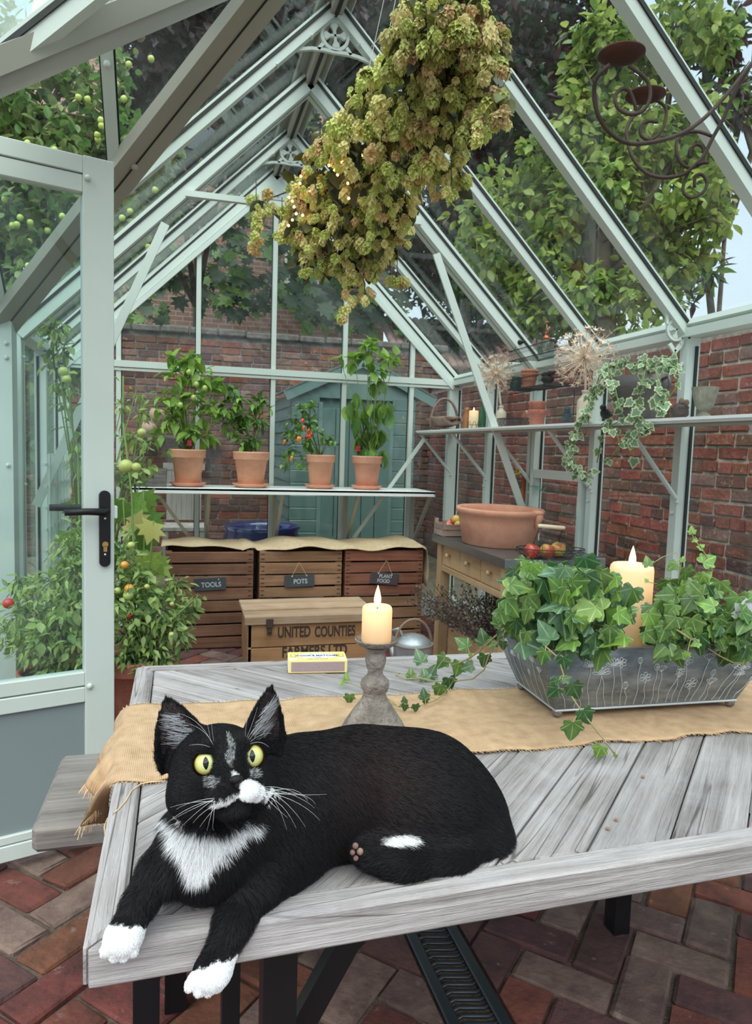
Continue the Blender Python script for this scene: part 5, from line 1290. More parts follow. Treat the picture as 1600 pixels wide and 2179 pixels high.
# diagonal from the gable corner down to the staging
MB().bar(PX(902, 935, Y=4.80), PX(752, 1145, Y=4.80), .024, .012, up=(0, 1, 0)).build('long_brace', FRAME, wb)

# ---- chilli plants in pots
def pot(x, y, z, rt_, h, label, group=None, mt=TERRA, rb=None, n=28, cat='pot', name='flower_pot', soil=True):
    t = thing(name, (x, y, z), label, cat, group); rb = rb or rt_*.68
    rim = h*.24
    rr_ = lambda zz: rb+(rt_*.93-rb)*zz/h
    prof = [(rb*.97, 0), (rb, .003), (rr_(h-rim), h-rim), (rt_*.955, h-rim+.002), (rt_*.97, h-rim+.006), (rt_*.985, h-.012), (rt_, h-.009), (rt_, h-.002), (rt_*.97, h), (rt_*.90, h-.002), (rt_*.88, h-.02)]+([(0, h-.022)] if soil else [(rb*.8, .02), (0, .02)])
    local('body', MB().lathe(prof, n=n), mt, t, True)
    if soil: local('soil', MB().lathe([(rt_*.885, h-.016), (0, h-.012)], n=16), MATS['potting_soil'], t)
    return t
def saucer(x, y, z, r, label, group): 
    o = MB().lathe([(r*.72, 0), (r*.80, .004), (r*.97, .022), (r, .026), (r*.96, .026), (r*.78, .010), (0, .009)], n=32).build('saucer', TERRA, smooth=True, label=label, cat='saucer', group=group); o.location = (x, y, z); return o
CH = leafmat('chilli_leaf', (.34, .52, .10), (.18, .36, .06), trans=.4); CH2 = leafmat('chilli_leaf_dark', (.13, .26, .055), (.07, .16, .04), trans=.3)
STEM = mat('green_stem', (.16, .24, .07), .6)
def chilli(t, px, top, blobs, mts, n_, size, kind='lance', seed=1, wide=1.6, droop=.35, stemn=10):
    """plant of thing t, rooted at the soil: leaves gathered around pixel blobs on the pot's depth"""
    r_ = np.random.RandomState(seed); rr = random.Random(seed); y = t.location.y; root = Vector(t.location)+V(0, 0, t['h']); m = MB(); k = 0; ends = []
    for (bx_, by_, br) in blobs:
        c = PX(bx_, by_, Y=y); rad = br/1511*(c-CAM).dot(fw); mid = root.lerp(c, .5)+V(rr.uniform(-.02, .02), rr.uniform(-.03, .03), .02)
        m.tube([root, mid, c], [.0045, .003, .002], 6); ends.append((c, rad, mid))
    vol = sum(e[1]**2 for e in ends)
    for c, rad, mid in ends:
        cnt = max(3, int(n_*rad*rad/vol))
        for i in range(cnt):
            d = Vector(r_.normal(size=3)).normalized(); p = c+V(d.x*rad, d.y*rad*.8, d.z*rad)*r_.uniform(.35, 1); 
            L = r_.uniform(*size); dd = (d+V(0, 0, -droop)+Vector(r_.normal(size=3))*.3).normalized()
            leafob(t, Vector(t.location), p-dd*L*.3, dd, (d*.3+V(0, 0, 1)+Vector(r_.normal(size=3))*.3), L, kind, mts[r_.randint(len(mts))], .25, wide)
            if i % 3 == 0: m.tube([c, p-dd*L*.3], [.0015, .001], 4, cap=False)
    m.build('stem', STEM, t, smooth=True)
spec = (((400, 1027), 37.5, 75, 'terracotta pot with a bushy light green chilli plant, leftmost on the staging'), ((534, 1028), 38.5, 72, 'terracotta pot with a darker green leafy chilli plant, second on the staging'), ((681, 1031), 31.5, 68, 'terracotta pot with a sprawling chilli plant bearing red and orange chillies'), ((781, 1031), 32.5, 67, 'terracotta pot with the tallest drooping-leaved pepper plant, rightmost on the staging'))
pots = []
for i, ((px, py), rpx, hpx, lb) in enumerate(spec):
    y = 4.66; c = PX(px, py-30, Y=y); dz_ = (c-CAM).dot(fw); r0_ = rpx/1511*dz_; h = (hpx)/1511*dz_
    sc0 = saucer(c.x, y, SZ+.001, r0_*1.04, 'round terracotta saucer under the %s pot on the staging' % ('leftmost', 'second', 'third', 'rightmost')[i], 'saucers on the staging')
    t = pot(c.x, y, SZ+.012, r0_, h, lb, 'chilli pots on the staging'); t['h'] = h-.02; pots.append(t)
chilli(pots[0], 0, 0, [(400, 775, 30), (375, 800, 28), (430, 800, 28), (350, 850, 25), (380, 860, 30), (410, 850, 26), (450, 830, 22), (365, 890, 25), (430, 890, 25), (400, 925, 30), (345, 925, 18), (455, 870, 20), (430, 930, 22), (360, 955, 14), (370, 760, 16), (410, 755, 16), (470, 815, 12), (335, 870, 14)], [CH], 270, (.055, .105), seed=1)
chilli(pots[1], 0, 0, [(500, 850, 26), (480, 870, 24), (540, 860, 22), (520, 890, 28), (490, 910, 26), (550, 900, 22), (520, 935, 26), (560, 850, 14), (495, 835, 16), (545, 935, 18), (575, 870, 10)], [CH, CH2, CH2], 270, (.04, .075), seed=2)
chilli(pots[2], 0, 0, [(650, 870, 20), (640, 900, 22), (620, 925, 22), (665, 900, 18), (650, 940, 22), (620, 960, 20), (605, 985, 14), (690, 930, 14), (640, 985, 16), (705, 935, 12), (625, 890, 14), (660, 855, 10)], [CH2, CH2, CH], 230, (.03, .06), seed=3)
chilli(pots[3], 0, 0, [(790, 750, 32), (755, 770, 24), (820, 770, 26), (790, 790, 22), (840, 755, 14), (722, 760, 12), (785, 730, 14)], [CH], 75, (.07, .10), seed=4, wide=2.)
chilli(pots[3], 0, 0, [(755, 860, 18), (790, 880, 20), (770, 900, 20), (815, 860, 18), (790, 930, 22), (765, 930, 18), (810, 920, 14), (780, 960, 18), (825, 880, 12), (745, 880, 12), (800, 820, 18), (815, 970, 8)], [CH, CH2], 60, (.09, .13), kind='oval', seed=5, wide=1.25, droop=1.6)
CHR = mat('red_chilli', (.62, .045, .02), .25, coat=.4); CHO = mat('orange_chilli', (.75, .22, .04), .25, coat=.4); CHG = mat('green_chilli', (.14, .30, .05), .3, coat=.3)
cm = [MB().lathe([(0, 0), (.008, -.004), (.010, -.014), (.007, -.030), (0, -.042)], n=8).mesh('chilli', q, True) for q in (CHR, CHO, CHG)]
for (px, py, q) in ((658, 912, 0), (664, 920, 0), (655, 922, 0), (625, 925, 1), (636, 928, 1), (630, 932, 2), (607, 935, 1), (648, 905, 1), (645, 890, 0), (677, 908, 2), (688, 912, 2), (705, 938, 2), (715, 940, 2), (622, 970, 1), (640, 930, 1), (612, 900, 2), (660, 925, 0)):
    p = PX(px, py, Y=4.60+random.Random(px).uniform(-.05, .05)); o = link('chilli', cm[q], pots[2]); o.location = p-pots[2].location; o.rotation_euler = (random.Random(py).uniform(-.4, .4), .3, 0)
for (px, py) in ((418, 818), (436, 826), (384, 862), (412, 846), (402, 792)): p = PX(px, py, Y=4.5); o = MB().ell((0, 0, 0), (.016, .016, .018), 10, 8).build('fruit', mat('green_fruit', (.40, .50, .12), .3), pots[0], smooth=True); o.location = p-pots[0].location
for i, px in ((0, 403), (3, 762)): 
    p = PX(px, 943 if i == 0 else 955, Y=4.62); o = MB().box((0, 0, 0), (.028, .004, .035), bev=.001).build('plant_label', mat('red_plastic', (.55, .02, .06), .4), pots[i], label='red plastic plant label'); o.location = p-pots[i].location
# seed tray at the left end
m = MB(); p = PX(300, 1012, Y=4.62)
o = thing('seed_tray', (p.x-.03, 4.62, SZ+.001), 'greyish wooden tray at the left end of the staging behind tomato stems', 'tray')
for sg in (-1, 1): local('side', MB().box((0, sg*.12, .055), (.36, .012, .11)), GREYD, o); local('side', MB().box((sg*.175, 0, .055), (.012, .24, .11)), GREYD, o)
local('base', MB().box((0, 0, .006), (.35, .23, .01)), GREYD, o)
# ================================================================== open glazed door
dr1 = thing('door_1', (-.188, 2.204, .0), 'sage green glazed door standing open inwards, with a black lever handle', kind='structure')
dd = V(-.952, -.306, 0).normalized(); dr1.rotation_euler.z = math.atan2(dd.y, dd.x)   # local +x runs to the hinge; local +y is the camera side? fixed below
DW, DH = .775, 1.965
# local y: rotate so that -y/+y: side facing the viewer is +y when x runs to the hinge
z0, z1 = .03, 1.993
def dbox(name, xa, xb, za, zb, th=.042, mt=FRAME, y=0., par=dr1, bev=.002, **k): return local(name, MB().box(((xa+xb)/2, y, (za+zb)/2), (xb-xa, th, zb-za), bev=bev), mt, par, **k)
dbox('stile', 0, .082, z0, z1); dbox('stile', DW-.082, DW, z0, z1)
zm = PX(0, 1476, X=-.41).z
zm = .505
dbox('rail', .082, DW-.082, z1-.048, z1-.002); dbox('rail', .082, DW-.082, z1-.098, z1-.051, .036)
dbox('rail', .082, DW-.082, zm+.002, zm+.042, .036); dbox('rail', .082, DW-.082, zm-.046, zm-.002)
dbox('rail', .082, DW-.082, z0+.002, z0+.048); dbox('rail', .082, DW-.082, z0+.051, z0+.075, .036)
dbox('kick_panel', .08, DW-.08, z0+.07, zm-.04, .016, mat('kick_panel', (.22, .27, .275), .45))
local('pane', MB().box((DW/2, 0, (zm+z1-.05)/2), (DW-.16, .004, z1-zm-.12)), glassmat('door_glass', tint=(.86, .94, .93), dirt=.04), dr1)
SIDE = 1 if (Matrix.Rotation(dr1.rotation_euler.z, 3, 'Z')@V(0, 1, 0)).dot(CAM-dr1.location) > 0 else -1
for z in (z1-.06, zm+.0): local('bolt', MB().ell((.070, SIDE*.024, z), (.009, .008, .009), 10, 8), FRAME, dr1, True)
zh = 1.0
hpz = PX(224, 1085, Y=2.20).z
hp = local('handle_plate', MB().prism([(.0155*math.cos(a)+.022, (.095 if 0 <= a <= math.pi else -.095)+.0155*math.sin(a)) for a in [2*math.pi*i/24 for i in range(24)]], lambda p: (p[0], SIDE*.021, p[1]), lambda p: (p[0], SIDE*.031, p[1])), BLACKM, dr1, label='long black handle plate')
hp.location = (.006, 0, hpz-.052)
local('lever', MB().tube([(.022, SIDE*.03, .052), (.022, SIDE*.055, .052), (.03, SIDE*.062, .052), (.08, SIDE*.062, .054), (.135, SIDE*.060, .052)], [.010, .010, .011, .010, .009], 10), BLACKM, hp, True)
local('lever', MB().tube([(.022, -SIDE*.03, .052), (.022, -SIDE*.055, .052), (.05, -SIDE*.062, .054), (.155, -SIDE*.062, .056)], [.010, .010, .010, .010], 10), BLACKM, hp, True)
m = MB(); m.lathe([(0, 0), (.0085, 0), (.0085, .003), (0, .003)], (0, 0, 0), 14, M=Matrix.Rotation(-SIDE*math.pi/2, 3, 'X')); m.box((0, SIDE*.0015, -.012), (.010, .003, .018)); 
lk = local('lock', m, BRS, hp, label='brass key cylinder'); lk.location = (.022, SIDE*.031, -.045)
for z in (.03, -.075):
    o = local('screw', MB().ell((0, 0, 0), (.004, .002, .004), 8, 6), mat('chrome', (.7, .7, .7), .2, metal=1), hp, True); o.location = (.022, SIDE*.032, z)
dbox('strike', -.012, .002, hpz-.025, hpz+.012, .02, mat('white_plastic', (.8, .82, .8), .4))

# ================================================================== high shelf along the right wall
HZ, HX = 1.360, 1.65
hs2 = thing('high_shelf', (1.79, 3.2, HZ), 'long pale metal shelf along the right wall carrying vases, pots and ivy', 'shelf')
m = MB(); m.box((1.79, 2.9, HZ-.005), (.30, 4.0, .010)); m.box((HX+.004, 2.9, HZ-.009), (.010, 4.0, .020), bev=.002); m.build('shelf_plate', STW, hs2)
m = MB(); m.box((HX+.03, 2.9, HZ-.024), (.02, 4.0, .012)); m.box((HX+.15, 2.9, HZ-.016), (.02, 4.0, .008)); m.build('bearer', FRAME_SHADED, hs2)
for k in range(0, 6):
    y = KY[k]; MB().tube([(HX+.03, y-.02, HZ-.02), (XR-.035, y-.02, HZ-.30)], .010, 8).build('brace', FRAME, hs2)
    MB().ell((XR-.036, y-.03, HZ-.315), .008, 8, 6).build('bolt', FRAME, hs2)
def onshelf(px, y_, X=1.80): 
    """place on the shelf at the sight line px"""
    q = PX(px, 880, X=X); return V(X, q.y, HZ+.001)
# trug
p = onshelf(942, 0, 1.79); p.y = min(p.y, 4.72)
tg = thing('trug', p, 'weathered wooden garden trug basket at the far end of the high shelf', 'basket'); TRW = mat('trug_wood', (.30, .21, .165), .85, col2=(.17, .11, .085), vscale=12, bump=.4)
L_, W_ = .19, .10
def hull(u, v):
    a = math.pi*(v-.5); return V(math.cos(a) if 0 else W_*math.sin(a)*(1-.25*u*u)*1.0, u*L_, .075-.065*math.cos(a)*(1-.35*u*u)+.012)
m = MB(); N1, N2 = 12, 8
for i in range(N1+1):
    for j in range(N2+1): m.v.append(tuple(hull(-1+2*i/N1, j/N2)))
for i in range(N1):
    for j in range(N2): a = i*(N2+1)+j; m.f.append((a, a+N2+1, a+N2+2, a+1)); m.m.append(0)
o = local('slats', m, TRW, tg, True); q = o.modifiers.new('thickness', 'SOLIDIFY'); q.thickness = .006
local('rim', MB().tube([V(W_*.97*math.cos(a)*(1-.25*abs(math.sin(a))), L_*math.sin(a), .088) for a in [2*math.pi*i/28 for i in range(28)]], .009, 6, closed=True), TRW, tg, True)
local('handle', MB().tube([V(W_*1.0*math.cos(t), .0, .05+.175*math.sin(t)) for t in [math.pi*i/16-.25 for i in range(19)]], .009, 6), TRW, tg, True)
for y_ in (-.1, .1): local('foot', MB().box((0, y_, .008), (.12, .03, .016), bev=.003), TRW, tg)
# pillar candle in a wire gallery, brown figure and green bottle behind
p = onshelf(1008, 0, 1.79); hc = .118
pillar(p+V(0, 0, .002), .030, hc, 'small ivory candle in a looped wire holder on the high shelf', .25, .9, 'pillar candles')
wh = thing('wire_candle_holder', p, 'dark looped wire holder around the ivory candle on the high shelf', 'candle holder'); m = MB()
for z, rr_ in ((.004, .036), (.03, .0355)): m.tube([(rr_*math.cos(a), rr_*math.sin(a), z) for a in [2*math.pi*i/24 for i in range(24)]], .0013, 5, closed=True)
local('ring', m, WIRE, wh); m = MB()
for k in range(7):
    a0 = 2*math.pi*k/7; m.tube([(.0365*math.cos(a0+t*.45), .0365*math.sin(a0+t*.45), .004+.048*(1-t*t)) for t in [-1, -.7, -.35, 0, .35, .7, 1]], .0012, 4)
local('loops', m, WIRE, wh)
q = PX(997, 880, X=1.88); gb = thing('brown_bottle', (1.87, q.y, HZ+.001), 'amber-brown stoneware bottle behind the ivory candle', 'bottle'); local('body', MB().lathe([(.026, 0), (.028, .01), (.028, .10), (.020, .118), (.022, .135), (.022, .15), (.012, .158), (0, .158)], n=16), mat('brown_glaze', (.32, .11, .04), .3, coat=.4), gb, True)
q = PX(1026, 880, X=1.88); gb = thing('green_bottle', (1.88, q.y, HZ+.001), 'dark green glass bottle between the ivory candle and the long brace', 'bottle'); local('body', MB().lathe([(.024, 0), (.027, .008), (.027, .09), (.013, .135), (.011, .175), (.013, .18), (.012, .19), (0, .19)], n=16), mat('green_glass', (.02, .09, .045), .08, coat=.5), gb, True)
# stoneware vases with dried alliums
SW = mat('stoneware', (.62, .54, .42), .5, col2=(.52, .44, .33), vscale=5); ALL = mat('dried_allium', (.80, .64, .50), .85, col2=(.62, .46, .34), vscale=20)
def vase(p, h, r, label, head, hr, seed, hl):
    t = thing('stoneware_bottle', p, label, 'vase', 'stoneware bottles on the high shelf')
    local('body', MB().lathe([(r*.95, 0), (r, .006), (r, h*.66), (r*.93, h*.72), (r*.5, h*.83), (r*.40, h*.88), (r*.40, h*.93), (r*.50, h*.95), (r*.50, h), (r*.36, h), (r*.34, h*.9), (0, h*.88)], n=24), SW, t, True)
    a = thing('dried_allium', (p.x, p.y, p.z+h*.9), hl, 'dried flower', 'dried allium heads'); hd = Vector(head); b = Vector(a.location)
    local('stem', MB().tube([(0, 0, 0), (hd-b)*.5+V(.004, 0, 0), hd-b], .0055, 8), ALL, a, True)
    r_ = np.random.RandomState(seed); m = MB(); c = hd-b; fm = MB()
    k = 120
    for i in range(k):
        ph = math.acos(1-2*(i+.5)/k); th = i*2.39996; d = V(math.sin(ph)*math.cos(th), math.sin(ph)*math.sin(th), math.cos(ph)); R_ = hr*r_.uniform(.72, 1.05)
        if d.z < -.85: continue
        e = c+d*R_; m.tube([c, e], [.0018, .0013], 3, cap=False)
        o1 = d.orthogonal().normalized(); o2 = d.cross(o1)
        for j in range(6):
            aa = j*math.pi/3+i; s_ = (o1*math.cos(aa)+o2*math.sin(aa))*.9+d*.35; s_.normalize(); tip = e+s_*hr*.16; wv = d.cross(s_).normalized()*hr*.026
            fm.add([e-wv, e+wv, tip], [(0, 1, 2)])
    local('stalks', m, ALL, a, kind='stuff'); local('florets', fm, ALL, a, kind='stuff')
p = onshelf(1066, 0, 1.76); vase(p, .125, .030, 'tall shouldered cream stoneware bottle left of the wire tray', PX(1055, 795, X=1.76), .13, 1, 'dried allium head in the left stoneware bottle beside the long brace')
p = onshelf(1243, 0, 1.75); vase(p, .150, .034, 'cream stoneware bottle half hidden by trailing variegated ivy', PX(1243, 762, X=1.75), .150, 2, 'largest dried allium head, standing left of the variegated ivy')
# wire tray and stacked pots
p = onshelf(1100, 0, 1.79); wt = thing('wire_tray', p, 'low dark woven wire tray on the high shelf between vase and stacked pots', 'tray'); m = MB(); hw, hd_ = .10, .07
for z in (.006, .05): m.tube([(-hd_, -hw, z), (hd_, -hw, z), (hd_, hw, z), (-hd_, hw, z)], .002, 4, closed=True)
local('rim', m, WIRE, wt); m = MB()
for i in range(26):
    y_ = -hw+2*hw*i/25
    for sg in (-1, 1): m.tube([(sg*hd_, y_, .006), (sg*hd_, y_+.006, .028), (sg*hd_, y_, .05)], .0012, 3)
for i in range(16):
    x_ = -hd_+2*hd_*i/15
    for sg in (-1, 1): m.tube([(x_, sg*hw, .006), (x_, sg*hw, .05)], .0012, 3)
local('mesh', m, WIRE, wt, kind='stuff')
p = onshelf(1143, 0, 1.79)
pot(p.x, p.y, HZ+.001, .050, .088, 'old red flower pot at the bottom of the stack on the high shelf', 'red flower pots on and above the high shelf', TERRA_OLD, soil=False)
pot(p.x, p.y, HZ+.052, .048, .080, 'old red flower pot, topmost of the stack on the high shelf', 'red flower pots on and above the high shelf', TERRA_OLD, soil=False, rb=.036)
# birds
def bird(p, s, yaw, label, mt, look=.0, name='bird_ornament'):
    t = thing(name, p, label, 'ornament'); t.rotation_euler.z = yaw
    bm = MB(); bm.ell((0, 0, .050*s), (.026*s, .038*s, .030*s), 16, 10, Matrix.Rotation(.5, 3, 'X')); bm.ell((0, .026*s, .085*s), (.018*s, .020*s, .018*s), 12, 8)
    bm.tube([(0, -.025*s, .045*s), (0, -.05*s, .045*s), (0, -.078*s, .05*s)], [.018*s, .010*s, .005*s], 8)
    local('body', bm, mt, t, True); local('beak', MB().tube([(0, .042*s, .085*s), (0, .058*s, .083*s)], [.006*s, .001*s], 6), mt, t)
    for sg in (-1, 1): local('leg', MB().tube([(sg*.010*s, .0, .028*s), (sg*.010*s, .004*s, 0)], .0016, 5), WIRE, t)
    return t
BIRD = mat('slate_blue', (.035, .055, .065), .6); BIRDB = mat('dark_iron', (.03, .027, .026), .6, metal=.4)
bird(onshelf(1207, 0, 1.80), .9, 2.6, 'dark slate-blue bird ornament on the high shelf, right of the stacked pots', BIRD)
bird(onshelf(1288, 0, 1.74), .75, 2.0, 'black bird ornament half hidden under the variegated ivy on the high shelf', BIRDB)
# carved flower ornament
p = onshelf(1447, 0, 1.79); t = thing('carved_ornament', p, 'dark round carved wooden ornament beside the fluted urn', 'ornament'); DKW = mat('dark_carved_wood', (.085, .06, .055), .8, bump=.5)
m = MB(); m.ell((0, 0, .032), (.030, .030, .030), 18, 12)
for a in range(5): m.ell((.0, .022*math.cos(a*1.256), .035+.020*math.sin(a*1.256)), (.024, .012, .012), 10, 6)
local('body', m, DKW, t, True); local('ear', MB().ell((0, -.004, .070), (.006, .016, .014), 12, 8), TRW, t, True); local('ear', MB().ell((.004, -.026, .064), (.006, .014, .013), 12, 8), TRW, t, True)
# fluted urn
p = onshelf(1497, 0, 1.79); t = thing('urn', p, 'small grey-green fluted stone urn at the right end of the high shelf', 'urn')
pu = [(.034, 0), (.034, .004), (.026, .012), (.013, .024), (.012, .030), (.020, .034), (.030, .050), (.037, .075), (.042, .10), (.045, .108), (.045, .113), (.041, .113), (.034, .075), (0, .04)]
local('body', MB().lathe([(a*1.0, b) for a, b in pu], n=64, flute=lambda i, a: .035*math.cos(a*16) if 5 <= i <= 8 or i in (2,) else 0), mat('mossy_stone', (.27, .25, .20), .9, col2=(.15, .145, .11), vscale=20, bump=.5), t, 50)

# hanging two-tier wire rack
rk = thing('wire_rack', (1.86, 3.45, 1.62), 'two-tier dark wire wall rack above the high shelf holding pots and a mister', 'rack'); RY0, RY1 = 3.20, 3.72; rd = .075
RL = rk.location
def L(x, y, z): return V(x, y, z)-RL
for nm, z in (('upper_tier', 1.735), ('lower_tier', 1.575)):
    m = MB()
    for dz in (0, .055): m.tube([L(1.86-rd, RY0, z+dz), L(1.86+rd, RY0, z+dz), L(1.86+rd, RY1, z+dz), L(1.86-rd, RY1, z+dz)], .0022, 5, closed=True)
    tier = local(nm, m, WIRE, rk); m = MB()
    for i in range(33):
        y = RY0+(RY1-RY0)*i/32; m.tube([L(1.86-rd, y, z+.055), L(1.86-rd, y+.008, z+.028), L(1.86-rd, y, z), L(1.86+rd, y+.012, z)], .0010, 3, cap=False)
        m.tube([L(1.86-rd, y, z+.028), L(1.86-rd, y+.008, z+.055)], .0010, 3, cap=False)
    local('mesh', m, WIRE, tier, kind='stuff')
m = MB()
for y in (RY0+.06, RY1-.06): m.tube([L(1.86+rd, y, HZ), L(1.86+rd, y, 1.80), L(1.86+rd, y+(.03 if y < 3.4 else -.03), 1.86), L(1.86+rd, 3.46, 1.90 if y < 3.4 else 1.87)], .0025, 5)
local('back_frame', m, WIRE, rk)
py_ = PX(1125, 800, X=1.84); pot(1.845, py_.y, 1.578, .046, .082, 'old red flower pot at the bottom of the pair in the wire rack', 'red flower pots on and above the high shelf', TERRA_OLD, soil=False)
pot(1.845, py_.y, 1.615, .048, .062, 'old red flower pot with a white patch, uppermost in the wire rack', 'red flower pots on and above the high shelf', TERRA_OLD, soil=False, rb=.038)
p = PX(1098, 800, X=1.84); t = thing('dark_green_jug', (1.84, p.y, 1.578), 'dark green enamel jug beside the red pots in the wire rack', 'jug'); local('body', MB().lathe([(.030, 0), (.033, .006), (.030, .05), (.024, .07), (.026, .075), (.0, .06)], n=18), mat('green_enamel', (.02, .055, .05), .3), t, True); local('handle', MB().tube([(0, .028, .06), (0, .055, .068), (0, .065, .055)], .004, 6), MATS['green_enamel'], t, True)
p = PX(1165, 812, X=1.84); t = thing('iron_ornament', (1.84, p.y, 1.578), 'dark cast-iron ornament lying in the lower tier of the wire rack', 'ornament'); m = MB(); m.ell((0, 0, .030), (.030, .045, .022), 12, 8); m.ell((0, .03, .055), (.016, .02, .016), 10, 8); m.ell((0, -.03, .06), (.02, .03, .012), 10, 8); local('body', m, BIRDB, t, True)
# mister: fluted glass bulb with a copper pump
p = PX(1160, 760, X=1.86); t = thing('plant_mister', (1.86, p.y, 1.737), 'fluted glass plant mister with a bright copper pump on the upper tier', 'mister')
MG = glassmat('mister_glass', tint=(.80, .90, .86), dirt=.15)
local('glass', MB().lathe([(.028, 0), (.040, .01), (.046, .035), (.038, .062), (.018, .082), (.014, .088)], n=48, flute=lambda i, a: .03*math.cos(a*16)), MG, t, True)
m = MB(); m.lathe([(.017, .086), (.018, .10), (.010, .104), (.006, .115), (.006, .125), (0, .125)], n=16); m.tube([(0, 0, .12), (0, 0, .175)], .003, 6); m.lathe([(.012, .175), (.012, .178), (0, .18)], n=10); m.tube([(0, 0, .11), (-.004, -.04, .145)], [.006, .004], 8)
local('pump', m, COP, t, True)
bird(PX(1098, 762, X=1.80)-V(0, 0, .0)+V(.0, 0, 0) if False else V(1.80, PX(1098, 760, X=1.80).y, 1.792), .85, .3, 'small black bird ornament perched at the left corner of the upper tier', BIRDB)

# ---- hanging-style pot of variegated ivy on the shelf
def varmesh():
    v, f = leaf_template('ivy'); vi = v*.72+np.array([0, .09, .012]); V_ = [tuple(q) for q in v]+[tuple(q) for q in vi]; n_ = len(v)
    me = bpy.data.meshes.new('leaf'); me.from_pydata(V_, [], list(f)+[tuple(i+n_ for i in q) for q in f])
    me.materials.append(leafmat('ivy_cream', (.66, .72, .47), (.50, .58, .34), trans=.3)); me.materials.append(leafmat('ivy_sage', (.24, .37, .22), (.13, .24, .12), trans=.3))
    me.polygons.foreach_set('material_index', [0]*len(f)+[1]*len(f)); return me
VM = varmesh()
def vleaf(par, p, d, up, s): o = link('leaf', VM, par); o.location = Vector(p)-par.location; o.rotation_euler = orient(d, up).to_euler(); o.scale = (s, s, s); return o
hpz = V(1.76, PX(1360, 830, X=1.76).y, HZ+.001)
vp = thing('variegated_ivy', hpz, 'variegated cream-edged ivy trailing over the high shelf from a dark round metal pan', 'plant')
pan = thing('metal_pan', hpz, 'dark round metal pan standing on the high shelf under the variegated ivy', 'pot')
PANM = mat('dark_pan_metal', (.13, .115, .11), .55, metal=.5, var=.2, vscale=9)
local('body', MB().lathe([(.07, 0), (.09, .01), (.125, .07), (.14, .13), (.142, .175), (.137, .175), (.12, .07), (.06, .03), (0, .025)], n=36, sx=.72), PANM, pan, True)
local('handle', MB().tube([V(-.0, -.135, .155), V(0, -.175, .165), V(0, -.185, .13), V(0, -.15, .08)], .007, 8), PANM, pan, True)
r_ = np.random.RandomState(21); m = MB(); cnt = 0
camdir = lambda p: (CAM-Vector(p)).normalized()
def viner(pts, n_, spread, s0, s1, X, dens=1.):
    global cnt
    P_ = [PX(a, b, X=X(a, b) if callable(X) else X) for a, b in pts]; m.tube([q-vp.location for q in P_], .0022, 5)
    for i in range(n_):
        t = r_.uniform(0, 1)*(len(P_)-1); k = int(t); q = P_[k].lerp(P_[min(k+1, len(P_)-1)], t-k); off = V(*r_.normal(size=3))*spread; off.x *= .6
        p = q+off; d = V(r_.normal()*.4, r_.normal()*.6, -.7+r_.normal()*.4); up = camdir(p)+V(*r_.normal(size=3))*.45+V(0, 0, .3); vleaf(vp, p, d, up, r_.uniform(s0, s1)); cnt += 1
fx = lambda a, b: 1.66
viner([(1370, 775), (1320, 768), (1290, 785), (1265, 830), (1250, 870), (1238, 900), (1222, 940), (1212, 975), (1225, 1000), (1262, 1018)], 105, .014, .022, .036, lambda a, b: 1.70 if b < 800 else 1.62)
viner([(1300, 775), (1275, 800), (1262, 840), (1240, 890), (1215, 930), (1208, 960)], 50, .012, .018, .030, 1.63)
viner([(1340, 780), (1370, 770), (1400, 775), (1425, 768), (1440, 780)], 45, .016, .022, .036, 1.70)
viner([(1372, 790), (1365, 830), (1355, 870), (1350, 900), (1335, 935), (1345, 945)], 22, .014, .030, .044, 1.62)
viner([(1395, 790), (1405, 830), (1412, 860), (1400, 850)], 18, .014, .028, .042, 1.64)
viner([(1300, 800), (1310, 830), (1318, 870), (1330, 890), (1300, 905), (1280, 930), (1270, 985)], 20, .014, .028, .042, 1.62)
viner([(1350, 870), (1372, 895), (1378, 920), (1385, 905)], 8, .010, .030, .042, 1.62)
viner([(1430, 790), (1445, 815), (1420, 850), (1405, 880)], 10, .010, .022, .034, 1.66)
viner([(1290, 900), (1310, 920), (1320, 945), (1300, 975), (1280, 980)], 8, .012, .026, .036, 1.62)
vleaf(vp, PX(1350, 975, X=1.62), V(0, .2, -1), camdir(vp.location), .042)
m.tube([PX(1345, 945, X=1.62)-vp.location, PX(1350, 975, X=1.62)-vp.location], .0012, 4)
tagm = local('stem', m, STEM, vp, True)
